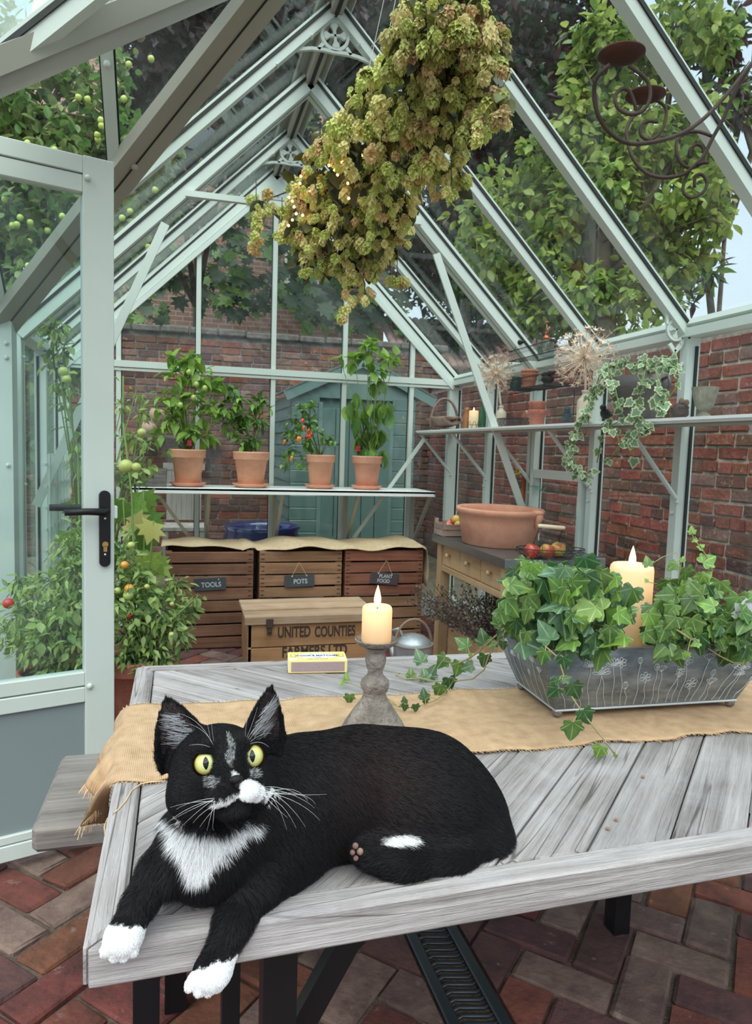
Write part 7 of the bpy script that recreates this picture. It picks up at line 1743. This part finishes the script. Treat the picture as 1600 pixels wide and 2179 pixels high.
# ================================================================== the cat
def smin(a, b, k):
    h = np.clip(.5+.5*(b-a)/k, 0, 1); return b*(1-h)+a*h-k*h*(1-h)
def sd_ell(P, c, r, M=None):
    q = P-np.array(c)
    if M is not None: q = q@np.array(M)
    r = np.array(r); k0 = np.linalg.norm(q/r, axis=-1); k1 = np.linalg.norm(q/(r*r), axis=-1); return k0*(k0-1)/np.maximum(k1, 1e-9)
def sd_cap(P, a, b, ra, rb):
    a = np.array(a); b = np.array(b); ab = b-a; t = np.clip(((P-a)@ab)/(ab@ab), 0, 1); return np.linalg.norm(P-a-t[..., None]*ab, axis=-1)-(ra+(rb-ra)*t)
BASIS = np.array([tuple(rt), tuple(upv), tuple(-fw)]).T      # picture-aligned axes, used only to shape the pose
def cp(x, y, Y): return np.array(PX(x, y, Y=Y))
def rpx(px, p): return px/FPX*(Vector(p)-CAM).dot(fw)
# ---- head frame
HC = cp(470, 1642, .655); hD = (Vector(HC)-CAM).dot(fw); PXM = hD/FPX
hf0 = np.array(CAM)-HC; hf0 /= np.linalg.norm(hf0); hr0 = np.array(rt)-hf0*(np.array(rt)@hf0); hr0 /= np.linalg.norm(hr0); hu0 = np.cross(hf0, hr0)
_a = math.radians(8.5); ex = hr0*math.cos(_a)+hu0*math.sin(_a); ey = hu0*math.cos(_a)-hr0*math.sin(_a)
_f = hf0+ex*.24+ey*.06; _f /= np.linalg.norm(_f); ex = ex-_f*(ex@_f); ex /= np.linalg.norm(ex); ey = np.cross(_f, ex); HF = np.stack([ex, ey, _f], 1)   # columns: right, up, forward
def H(x, y, z): return HC+HF@np.array([x, y, z])
body = []   # (function, blend)
def E(px, py, Y, rx, ry, rz, k=.03, tilt=0.):
    c = cp(px, py, Y); s = PXM; d = rpx(1, c); M = BASIS
    if tilt: t = math.radians(tilt); M = BASIS@np.array([[math.cos(t), -math.sin(t), 0], [math.sin(t), math.cos(t), 0], [0, 0, 1]])
    body.append((lambda P: sd_ell(P, c, (rx*d, ry*d, rz), M), k))
def C(p0, p1, r0_, r1_, k=.02):
    a, b = cp(*p0), cp(*p1); body.append((lambda P: sd_cap(P, a, b, rpx(r0_, a), rpx(r1_, b)), k))
E(770, 1700, .795, 175, 152, .070, .02)
E(660, 1700, .765, 140, 135, .065, .03)
E(890, 1700, .800, 150, 142, .072, .03)
E(970, 1755, .785, 112, 112, .068, .03)
E(560, 1770, .735, 135, 130, .058, .03)
E(440, 1810, .702, 95, 105, .045, .03)
E(490, 1745, .712, 85, 80, .040, .03)
E(600, 1690, .745, 98, 92, .05, .03)
E(1030, 1805, .745, 52, 44, .05, .02)
# hind thigh bulge, foot and tail
E(900, 1740, .745, 118, 98, .040, .025, -15)
C((1040, 1790, .740), (960, 1838, .705), 44, 40, .02); C((960, 1838, .705), (860, 1838, .700), 40, 38, .02); C((860, 1838, .700), (790, 1822, .702), 38, 30, .02)
C((800, 1800, .715), (770, 1808, .708), 26, 20, .01)
# front legs
C((400, 1790, .700), (340, 1855, .683), 56, 44, .015); C((340, 1855, .683), (296, 1925, .662), 42, 35, .01); C((296, 1925, .662), (266, 1988, .643), 33, 32, .008)
C((610, 1800, .725), (548, 1875, .690), 76, 58, .02); C((548, 1875, .690), (498, 1960, .658), 50, 41, .01); C((498, 1960, .658), (460, 2052, .630), 38, 34, .008)
# paws: palm and four toes each
for (px, py, Y, dx) in ((262, 1995, .638, -6), (450, 2070, .625, -12)):
    E(px, py, Y, 40, 36, .018, .008)
    for i in range(4):
        t = (i-1.5); C((px+t*17+dx, py+18-abs(t)*5, Y-.006), (px+t*20.5+dx*1.5, py+45-abs(t)*10, Y-.009), 11.5, 11.5, .0006)
def head(x, y, z, rx, ry, rz, k=.012):
    c = H(x, y, z); body.append((lambda P: sd_ell(P, c, (rx, ry, rz), HF), k))
head(0, .003, -.010, .0445, .0415, .042, .010)       # skull
head(-.0265, -.017, -.002, .0235, .0240, .024, .010); head(.0265, -.017, -.002, .0235, .0240, .024, .010)   # cheeks
head(-.014, .020, .018, .015, .010, .014, .008); head(.014, .020, .018, .015, .010, .014, .008)          # brows
head(0, -.002, .029, .0095, .020, .017, .008)        # nose bridge
head(-.0110, -.0228, .0375, .0135, .0098, .0120, .006); head(.0112, -.0225, .0375, .0135, .0098, .0120, .006)   # whisker pads
head(.002, -.0355, .028, .0150, .0095, .014, .005)   # chin
head(.001, -.0125, .045, .0060, .0050, .0060, .004)   # nose tip
EARS = []
def ear(tip, base, wdir, hw, t, bowl):
    tip, base = np.array(tip), np.array(base); L = np.linalg.norm(tip-base); vv = (tip-base)/L; u = np.array(wdir); u = u-vv*(u@vv); u /= np.linalg.norm(u); w_ = np.cross(u, vv); EARS.append((base, vv, u, w_, L, hw, bowl))
    def f(P):
        q = P-base; a = q@u; v = q@vv; n = q@w_; s = np.clip(v/L, -.3, 1); h_ = hw*(1-np.clip(s, 0, 1)**1.45)**.85
        wc = bowl*(a*a/hw-hw*.35)*(1-.3*s); return np.maximum.reduce([np.abs(a)-h_, np.abs(n-wc)-t*(1.15-.6*np.clip(s, 0, 1)), -v-.015, v-L])*.8
    body.append((f, .006))
eT1 = PX(352, 1482, D=hD+.004); eB1 = PX(388, 1590, D=hD+.012); eT2 = PX(582, 1458, D=hD+.012); eB2 = PX(552, 1576, D=hD+.016)
ear(eT1, eB1, ex*.90+ey*.40+_f*.30, .0265, .0029, .45)
ear(eT2, eB2, ex*.62-ey*.50-_f*.52, .0255, .0029, .45)
def field(P):
    d = None
    for f, k in body:
        q = f(P); d = q if d is None else smin(d, q, k)
    return d
# eyes sit where the sight lines to them meet the face
def hit(px, py, d0=.45, d1=1.0, n_=500):
    t = np.linspace(d0, d1, n_); Q = np.stack([np.array(PX(px, py, D=float(v))) for v in t]); f = field(Q); k = np.argmax(f < 0); return float(t[k]) if f[k] < 0 else hD-.04
EYES = []
for ex_, ey_ in ((438, 1624), (537, 1609)): EYES.append(np.array(PX(ex_, ey_, D=hit(ex_, ey_)+.0076)))
def field2(P):
    d = field(P)
    for e in EYES:
        s = np.linalg.norm(P-(e-np.array(fw)*.004), axis=-1)-.0106; d = np.maximum(d, -s)
    # keep the belly above the table top (paws hang in front of it)
    tz_ = TZ+.002-P[..., 2]; return np.maximum(d, np.where(P[..., 1] > .664, tz_, -1))
def surface_nets(f, lo, hi, h):
    ax = [np.arange(lo[i], hi[i]+h, h) for i in range(3)]; N = [len(a) for a in ax]; F = np.empty(N, 'f')
    Y_, Z_ = np.meshgrid(ax[1], ax[2], indexing='ij')
    # coarse pass to skip empty space
    for i0 in range(0, N[0], 8):
        X_ = ax[0][i0:i0+8]; P = np.empty((len(X_),)+Y_.shape+(3,)); P[..., 0] = X_[:, None, None]; P[..., 1] = Y_; P[..., 2] = Z_; F[i0:i0+8] = f(P)
    S_ = F < 0; c = np.zeros([n-1 for n in N], int)
    for a in (0, 1):
        for b in (0, 1):
            for d in (0, 1): c += S_[a:N[0]-1+a, b:N[1]-1+b, d:N[2]-1+d]
    act = (c > 0) & (c < 8); idx = -np.ones(act.shape, int); I = np.argwhere(act); idx[act] = np.arange(len(I))
    acc = np.zeros((len(I), 3)); cnt = np.zeros(len(I))
    cor = [(a, b, d) for a in (0, 1) for b in (0, 1) for d in (0, 1)]
    for p in cor:
        for q in cor:
            if sum(abs(p[i]-q[i]) for i in range(3)) != 1 or p > q: continue
            v0 = F[I[:, 0]+p[0], I[:, 1]+p[1], I[:, 2]+p[2]]; v1 = F[I[:, 0]+q[0], I[:, 1]+q[1], I[:, 2]+q[2]]; m_ = (v0 < 0) != (v1 < 0); t = np.where(m_, v0/np.where(v0-v1 == 0, 1, v0-v1), 0)
            acc += m_[:, None]*(np.array(p)+t[:, None]*(np.array(q)-np.array(p))); cnt += m_
    Vv = (I+acc/cnt[:, None])*h+np.array(lo); Q = []
    for a in range(3):
        b, d = (a+1) % 3, (a+2) % 3; sl0 = [slice(None)]*3; sl1 = [slice(None)]*3; sl0[a] = slice(0, N[a]-1); sl1[a] = slice(1, N[a]); cr_ = S_[tuple(sl0)] != S_[tuple(sl1)]; K = np.argwhere(cr_)
        K = K[(K[:, b] > 0) & (K[:, d] > 0) & (K[:, b] < N[b]-1) & (K[:, d] < N[d]-1)]; s0 = S_[K[:, 0], K[:, 1], K[:, 2]]
        def g_(db, dd): k = K.copy(); k[:, b] -= db; k[:, d] -= dd; return idx[k[:, 0], k[:, 1], k[:, 2]]
        q = np.stack([g_(0, 0), g_(1, 0), g_(1, 1), g_(0, 1)], 1); q[~s0] = q[~s0][:, ::-1]; Q.append(q)
    return Vv, np.concatenate(Q)
def grad(f, P, e=1e-4): return np.stack([f(P+np.eye(3)[i]*e)-f(P-np.eye(3)[i]*e) for i in range(3)], -1)/(2*e)
lo = np.array([-.13, .585, .655]); hi = np.array([.46, .91, 1.03])
CV, CQ = surface_nets(field2, lo, hi, .0029)
CN = grad(field, CV); CN /= np.linalg.norm(CN, axis=1, keepdims=True)
# ---- coat pattern, from the cat's own shape: project on the head frame / picture-aligned pose coordinates
def pose_uv(P):
    d = P-np.array(CAM); w_ = d@np.array(fw); return 800+FPX*(d@np.array(rt))/w_, 1089.5-FPX*(d@np.array(upv))/w_
def white_mask(P, N_=None):
    x, y = pose_uv(P); q = (P-HC)@HF; w = np.zeros(len(P)); front = P[:, 1] < .745
    nz_ = (np.sin(x*.19+y*.07)+np.sin(x*.071-y*.13)+np.sin(x*.43+y*.31)*.6)*3.0
    # bib: triangle from the jaw down to a point
    def poly(pts):
        ins = np.zeros(len(P), bool); n_ = len(pts)
        xx, yy = x+nz_, y+nz_*.6
        for i in range(n_):
            x1, y1 = pts[i]; x2, y2 = pts[i-1]; c_ = ((y1 > yy) != (y2 > yy)) & (xx < (x2-x1)*(yy-y1)/((y2-y1) if y2 != y1 else 1)+x1); ins ^= c_
        return ins
    bib = poly([(a_, b_-20) for a_, b_ in [(358, 1748), (385, 1768), (430, 1782), (480, 1784), (530, 1760), (560, 1728), (570, 1692), (586, 1700), (566, 1745), (528, 1782), (485, 1815), (452, 1850), (425, 1885), (408, 1890), (395, 1850), (378, 1815), (364, 1780), (355, 1745)]]) & front
    w[bib] = 1
    hd_ = (q[:, 2] > .012) & (np.abs(q[:, 0]) < .05) & (q[:, 1] > -.055); xx = x+nz_*.35; yy = y+nz_*.2
    def poly2(pts):
        ins = np.zeros(len(P), bool)
        for i in range(len(pts)):
            x1, y1 = pts[i]; x2, y2 = pts[i-1]; c_ = ((y1 > yy) != (y2 > yy)) & (xx < (x2-x1)*(yy-y1)/((y2-y1) if y2 != y1 else 1)+x1); ins ^= c_
        return ins & hd_
    chin = (((x-508)/66)**2+((y-1722)/26)**2 < 1) & front; w[chin] = 0
    w[poly2([(508, 1692), (513, 1668), (526, 1656), (545, 1662), (560, 1674), (564, 1692), (552, 1706), (532, 1707), (514, 1702)])] = 1
    w[poly2([(508, 1686), (508, 1697), (486, 1712), (462, 1720), (440, 1718), (452, 1709), (480, 1703), (498, 1690)])] = .95
    w[poly2([(562, 1696), (574, 1715), (556, 1742), (548, 1738), (560, 1718)])] = .9
    fk = (np.sin(x*1.3+y*.5)+np.sin(x*.6-y*.9)) > -.3
    w[poly2([(482, 1560), (492, 1562), (501, 1600), (499, 1616), (488, 1630), (480, 1618), (487, 1595)]) & fk] = .35
    w[poly2([(492, 1642), (508, 1646), (508, 1655), (494, 1652)])] = .6
    fl = (((x-452)/17)**2+((y-1663)/13)**2 < 1) | (((x-541)/13)**2+((y-1646)/11)**2 < 1); w[fl & hd_ & (np.sin(x*.9+y*.9) > 0)] = .4
    # paws
    lp = (x < 330) & (y > 1968+nz_*.8+(x-262)*.10) & (P[:, 1] < .68); rp2 = (x > 380) & (x < 520) & (y > 2052+nz_*.8-(x-450)*.35) & (P[:, 1] < .66); w[lp | rp2] = 1
    # white fleck on the hind leg
    hf_ = (((x-848)/40)**2+((y-1790+.03*(x-848))/12)**2 < 1) & (P[:, 1] < .76); w[hf_] = 1
    return w
def lum(w): return np.array([.0075, .0072, .0085])[None]*(1-w[:, None])+np.array([.82, .83, .84])[None]*w[:, None]
cat = thing('cat', (.15, .78, TZ+.002), 'black and white cat with yellow eyes lying on the table, front paws over the edge', 'cat')
CL = np.array(cat.location)
me = bpy.data.meshes.new('body'); me.from_pydata((CV-CL).tolist(), [], CQ.tolist()); me.polygons.foreach_set('use_smooth', [True]*len(me.polygons)); me.update()
def setcol(me, c):
    a = me.color_attributes.new('col', 'FLOAT_COLOR', 'POINT'); a.data.foreach_set('color', np.concatenate([c, np.ones((len(c), 1))], 1).astype('f').ravel())
cw = white_mask(CV); col_ = lum(cw)
# ear insides: bare greyish skin
for base, vv, u, w_, L, hw, bowl in EARS:
    q = CV-base; s = q@vv; a = q@u; n_ = CN@w_; toc = np.sign(w_@(np.array(CAM)-base)); ins = (s > .002) & (s < L*.86) & (np.abs(a) < hw*.72*(1-np.clip(s/L, 0, 1)**1.5)) & (n_*toc > .3) & (np.abs(q@w_) < .02); col_[ins] = np.array([.045, .035, .035])
setcol(me, col_)
SKIN = mat('cat_coat', (.02, .02, .02), .8, spec=.1); colattr(SKIN); me.materials.append(SKIN)
bo = link('body', me, cat)
# ---- fur
FUR = mat('cat_fur', (.02, .02, .02), .55, spec=.2); colattr(FUR)
rf2 = np.random.RandomState(77)
def fur(name, sel, n_, length, lift, width, comb, colfn, jitter=.25):
    q = CQ[sel]; A = .5*(np.linalg.norm(np.cross(CV[q[:, 1]]-CV[q[:, 0]], CV[q[:, 2]]-CV[q[:, 0]]), axis=1)+np.linalg.norm(np.cross(CV[q[:, 2]]-CV[q[:, 0]], CV[q[:, 3]]-CV[q[:, 0]]), axis=1))
    k = rf2.choice(len(q), n_, p=A/A.sum()); a, b = rf2.rand(n_), rf2.rand(n_); qq = q[k]
    P = (CV[qq[:, 0]]*((1-a)*(1-b))[:, None]+CV[qq[:, 1]]*(a*(1-b))[:, None]+CV[qq[:, 2]]*(a*b)[:, None]+CV[qq[:, 3]]*((1-a)*b)[:, None]); N_ = CN[qq].mean(1); N_ /= np.linalg.norm(N_, axis=1, keepdims=True)
    D = comb(P, N_); D = D-N_*np.sum(D*N_, 1, keepdims=True); D /= np.maximum(np.linalg.norm(D, axis=1, keepdims=True), 1e-6); D += rf2.normal(size=P.shape)*jitter
    T = D-N_*np.sum(D*N_, 1, keepdims=True); T /= np.maximum(np.linalg.norm(T, axis=1, keepdims=True), 1e-6)
    lf = lift(P, N_) if callable(lift) else lift
    L = (length(P) if callable(length) else length)*rf2.uniform(.6, 1.2, n_)
    d0 = T*(1-lf)+N_*lf; d0 /= np.linalg.norm(d0, axis=1, keepdims=True); d1 = T*(1-lf*.5)+N_*lf*.5+np.array([0, 0, -.15]); d1 /= np.linalg.norm(d1, axis=1, keepdims=True)
    M_ = P+d0*(L*.5)[:, None]; Tt = M_+d1*(L*.5)[:, None]
    toc = np.array(CAM)-P; S_ = np.cross(d0, N_+rf2.normal(size=P.shape)*.5); S_ /= np.maximum(np.linalg.norm(S_, axis=1, keepdims=True), 1e-6); S_ *= width
    P0 = P-N_*.0008
    W = np.stack([P0-S_, P0+S_, M_+S_*.75, M_-S_*.75, Tt], 1)-CL; F_ = np.array([[0, 1, 2], [0, 2, 3], [3, 2, 4]]); f = (F_[None]+np.arange(n_)[:, None, None]*5).reshape(-1, 3)
    me = bpy.data.meshes.new(name); me.vertices.add(n_*5); me.vertices.foreach_set('co', W.reshape(-1).astype('f')); me.loops.add(f.size); me.loops.foreach_set('vertex_index', f.reshape(-1).astype('i')); me.polygons.add(len(f)); me.polygons.foreach_set('loop_start', np.arange(0, f.size, 3, dtype='i')); me.update(calc_edges=True)
    setcol(me, np.repeat(colfn(P), 5, 0)); me.materials.append(FUR); me.polygons.foreach_set('use_smooth', [True]*len(me.polygons)); o = link(name, me, cat); o['kind'] = 'stuff'; return o
fc = CV[CQ].mean(1); fx_, fy_ = pose_uv(fc); hq = (fc-HC)@HF
facing = np.sum(CN[CQ[:, 0]]*(np.array(CAM)-fc), 1) > -.15
ishead = (np.linalg.norm(fc-HC, axis=1) < .068) & (fy_ < 1745)
eyed = np.minimum(np.linalg.norm(fc-EYES[0], axis=1), np.linalg.norm(fc-EYES[1], axis=1))
nose = np.linalg.norm(fc-H(.001, -.0125, .0505), axis=1) < .0072
paw_ = ((fx_ < 340) & (fy_ > 1950)) | ((fy_ > 2020) & (fx_ < 540))
isear = np.zeros(len(fc), bool)
for base, vv, u, w_, L, hw, bowl in EARS: isear |= ((fc-base)@vv > .012) & (np.linalg.norm(fc-base, axis=1) < .06)
def comb_body(P, N_):
    x, y = pose_uv(P); D = np.zeros(P.shape)
    t = np.clip((x-560)/350, 0, 1)[:, None]; flow = np.array(rt)*1.0+np.array(upv)*.0
    down = -np.array(upv); a = down*(1-t)*1.0+flow*(.35+.65*t)+down*.35*t
    # haunch swirls downward, tail runs leftwards
    tail = ((y > 1805) & (x > 760) & (x < 1060))[:, None]; a = np.where(tail, -np.array(rt)*.9-np.array(upv)*.1, a)
    leg = (((x < 400) & (y > 1830)) | ((y > 1900) & (x < 620)))[:, None]; a = np.where(leg, -np.array(upv)-np.array(rt)*.35, a); return a
def comb_head(P, N_):
    q = (P-HC)@HF; o = np.stack([q[:, 0]*1.0, q[:, 1]+.012, np.zeros(len(P))], 1); o /= np.maximum(np.linalg.norm(o, axis=1, keepdims=True), 1e-6); return o@HF.T-_f*.8
def rnd_col(P):
    c = lum(white_mask(P))*rf2.uniform(.7, 1.35, (len(P), 1)); x, y = pose_uv(P)
    rust = np.exp(-((x-800)/110)**2-((y-1650)/110)**2)*(c[:, 0] < .1); return c*(1+rust[:, None]*np.array([2.2, .9, .6]))
bl = (~ishead) & (~paw_) & facing & (~isear); wchest = (fx_ > 355) & (fx_ < 575) & (fy_ > 1715) & (fy_ < 1900) & (fc[:, 1] < .745) & bl
fur('fur', bl & ~wchest, 95000, lambda P: np.where(pose_uv(P)[0] > 700, .011, .009), .22, .00016, comb_body, rnd_col)
fur('chest_fur', wchest, 22000, .017, .28, .00018, lambda P, N_: np.tile(-np.array(upv)*1.+np.array(rt)*.05, (len(P), 1))+np.stack([((pose_uv(P)[0]-440)/120)*c for c in np.array(rt)], 1), rnd_col, .22)
fur('face_fur', ishead & ~nose & (eyed > .0120) & facing & ~isear, 44000, lambda P: np.where(white_mask(P) > .5, .0024, .0042), .25, .00013, comb_head, rnd_col, .2)
fur('paw_fur', paw_ & facing, 17000, .0024, .25, .00016, lambda P, N_: np.tile(-np.array(upv), (len(P), 1)), rnd_col, .2)
fur('ear_fur', isear, 9000, .003, .3, .00013, lambda P, N_: np.tile(np.array(upv), (len(P), 1)), rnd_col, .2)
# tufts inside the ears
m = MB()
for ei, (base, vv, u, w_, L, hw, bowl) in enumerate(EARS):
    toc = np.sign(w_@(np.array(CAM)-base))
    for i in range(150):
        a = (rf2.uniform(-.1, .75) if ei == 0 else rf2.uniform(-.75, .1))*hw; s = rf2.uniform(.02, .62)*L; p = base+u*a*(1-s/L)+vv*s+w_*toc*.003; d = u*(-.9 if ei == 0 else .45)*rf2.uniform(.8, 1.1)+vv*rf2.uniform(.35, .75)*(1 if ei == 0 else 1.5)+w_*toc*rf2.uniform(.1, .25); d /= np.linalg.norm(d); q = p+d*rf2.uniform(.008, .018)
        m.tube([Vector(p-CL), Vector((p+q)/2+w_*toc*.001-CL), Vector(q-CL)], [.00015, .00012, .00005], 3, cap=False)
local('ear_tufts', m, mat('grey_hair', (.42, .43, .46), .5), cat, kind='stuff')
# eyes
EM = mat('cat_eye', (.6, .6, .15), .06, coat=1.0, spec=.6); n = EM.node_tree; p_ = n.nodes['Principled BSDF']
t_ = n.nodes.new('ShaderNodeTexCoord'); p_.inputs['Specular IOR Level'].default_value = .3; p_.inputs['Coat Weight'].default_value = .15; s_ = n.nodes.new('ShaderNodeSeparateXYZ'); n.links.new(t_.outputs['Object'], s_.inputs[0])
def mth(op, a, b=None):
    q = n.nodes.new('ShaderNodeMath'); q.operation = op
    for i, v in enumerate((a, b)):
        if v is None: continue
        if isinstance(v, (int, float)): q.inputs[i].default_value = v
        else: n.links.new(v, q.inputs[i])
    return q.outputs[0]
ER = .0114
X_, Y_ = mth('DIVIDE', s_.outputs[0], ER), mth('DIVIDE', s_.outputs[1], ER)
pup = mth('ADD', mth('POWER', mth('ABSOLUTE', mth('DIVIDE', X_, .23)), 1.5), mth('POWER', mth('ABSOLUTE', mth('DIVIDE', Y_, .50)), 1.5))
rad_ = mth('SQRT', mth('ADD', mth('MULTIPLY', X_, X_), mth('MULTIPLY', Y_, Y_)))
ir = n.nodes.new('ShaderNodeValToRGB'); e = ir.color_ramp.elements; e[0].position = .15; e[0].color = (.50, .60, .24, 1); e[1].position = .90; e[1].color = (.03, .02, .005, 1)
q = ir.color_ramp.elements.new(.60); q.color = (.60, .60, .26, 1); q = ir.color_ramp.elements.new(.80); q.color = (.50, .40, .07, 1); n.links.new(rad_, ir.inputs[0])
mx = n.nodes.new('ShaderNodeMix'); mx.data_type = 'RGBA'; n.links.new(mth('LESS_THAN', pup, 1.0), mx.inputs[0]); n.links.new(ir.outputs[0], mx.inputs[6]); mx.inputs[7].default_value = (.004, .004, .005, 1); n.links.new(mx.outputs[2], p_.inputs['Base Color'])
for e_ in EYES:
    o = local('eye', MB().ell((0, 0, 0), ER, 32, 20), EM, cat, True); o.location = Vector(e_-CL); dz_ = (np.array(CAM)-e_); dz_ /= np.linalg.norm(dz_); xx = ex-dz_*(ex@dz_); xx /= np.linalg.norm(xx); yy = np.cross(dz_, xx); o.rotation_euler = Matrix(np.stack([xx, yy, dz_], 1).tolist()).to_euler()
nm = MB(); nm.ell(tuple(H(0, -.0105, .0505)-CL), (.0056, .0038, .0036), 14, 10, Matrix(HF.tolist())); nm.ell(tuple(H(0, -.014, .0505)-CL), (.0022, .0034, .0026), 10, 8, Matrix(HF.tolist()))
nm = MB(); nm.ell(tuple(H(.001, -.0115, .0505)-CL), (.0064, .0040, .0040), 14, 10, Matrix(HF.tolist())); nm.ell(tuple(H(.001, -.0155, .0495)-CL), (.0024, .0040, .0030), 10, 8, Matrix(HF.tolist()))
local('nose', nm, mat('cat_nose', (.010, .008, .009), .5, bump=.3, bscale=400, spec=.25), cat, True)
# whiskers
m = MB()
def whisk(p0, p1, p2, r=.00016):
    a, b, c = Vector(p0), Vector(p1), Vector(p2); pts = [a*(1-t)**2+b*2*t*(1-t)+c*t*t for t in [i/7 for i in range(8)]]; m.tube([q-Vector(CL) for q in pts], [r*(1-.75*i/7) for i in range(8)], 4, cap=False)
Dw = hD-.045
whr = np.random.RandomState(5)
for (x1, y1), (x2, y2) in (((640, 1665), (655, 1705)), ((660, 1680), (672, 1712)), ((640, 1700), (695, 1690)), ((650, 1705), (680, 1745)), ((620, 1700), (650, 1760)), ((610, 1700), (630, 1762)), ((600, 1700), (610, 1765)), ((640, 1690), (670, 1720)), ((600, 1670), (655, 1700)), ((590, 1720), (612, 1740))):
    s = (whr.uniform(545, 562), whr.uniform(1670, 1696)); hh_ = hit(*s); Dw = hh_; whisk(PX(*s, D=hh_+.002), PX(x1-10, y1-6, D=Dw-.012), PX(x2, y2, D=Dw-.004))
for (x1, y1), (x2, y2) in (((410, 1700), (375, 1722)), ((420, 1715), (365, 1745)), ((430, 1715), (385, 1760)), ((430, 1725), (410, 1752)), ((445, 1730), (425, 1760)), ((450, 1730), (440, 1768)), ((420, 1700), (362, 1718)), ((455, 1728), (452, 1765)), ((400, 1710), (345, 1760))):
    s = (whr.uniform(458, 482), whr.uniform(1692, 1712)); hh_ = hit(*s); whisk(PX(*s, D=hh_+.002), PX(x1, y1, D=hh_-.012), PX(x2, y2, D=hh_-.006))
for s, c_, e in (((453, 1586), (430, 1530), (378, 1517)), ((456, 1590), (440, 1550), (400, 1540)), ((450, 1592), (430, 1580), (402, 1586)), ((448, 1578), (446, 1560), (441, 1540)), ((455, 1580), (452, 1560), (450, 1540)), ((522, 1570), (521, 1545), (531, 1515)), ((524, 1572), (534, 1550), (548, 1505)), ((526, 1575), (540, 1545), (562, 1530)), ((528, 1577), (545, 1553), (570, 1535)), ((531, 1580), (552, 1560), (578, 1560)), ((530, 1584), (555, 1572), (572, 1590))):
    hh_ = hit(*s); whisk(PX(*s, D=hh_+.002), PX(*c_, D=hh_-.014), PX(*e, D=hh_-.008), .00014)
local('whiskers', m, mat('whisker', (.9, .9, .9), .35), cat, True, kind='stuff')
# pads of the tucked hind foot
pm = MB(); 
for (x, y, r) in ((756, 1800, 9), (750, 1814, 8), (757, 1826, 8), (766, 1812, 10)):
    p = PX(x, y, Y=.690); pm.ell(p-Vector(CL), r*.75/FPX*(p-CAM).dot(fw), 10, 8)
local('paw_pads', pm, mat('paw_pad', (.17, .09, .075), .7, col2=(.30, .22, .17), vscale=60), cat, True)
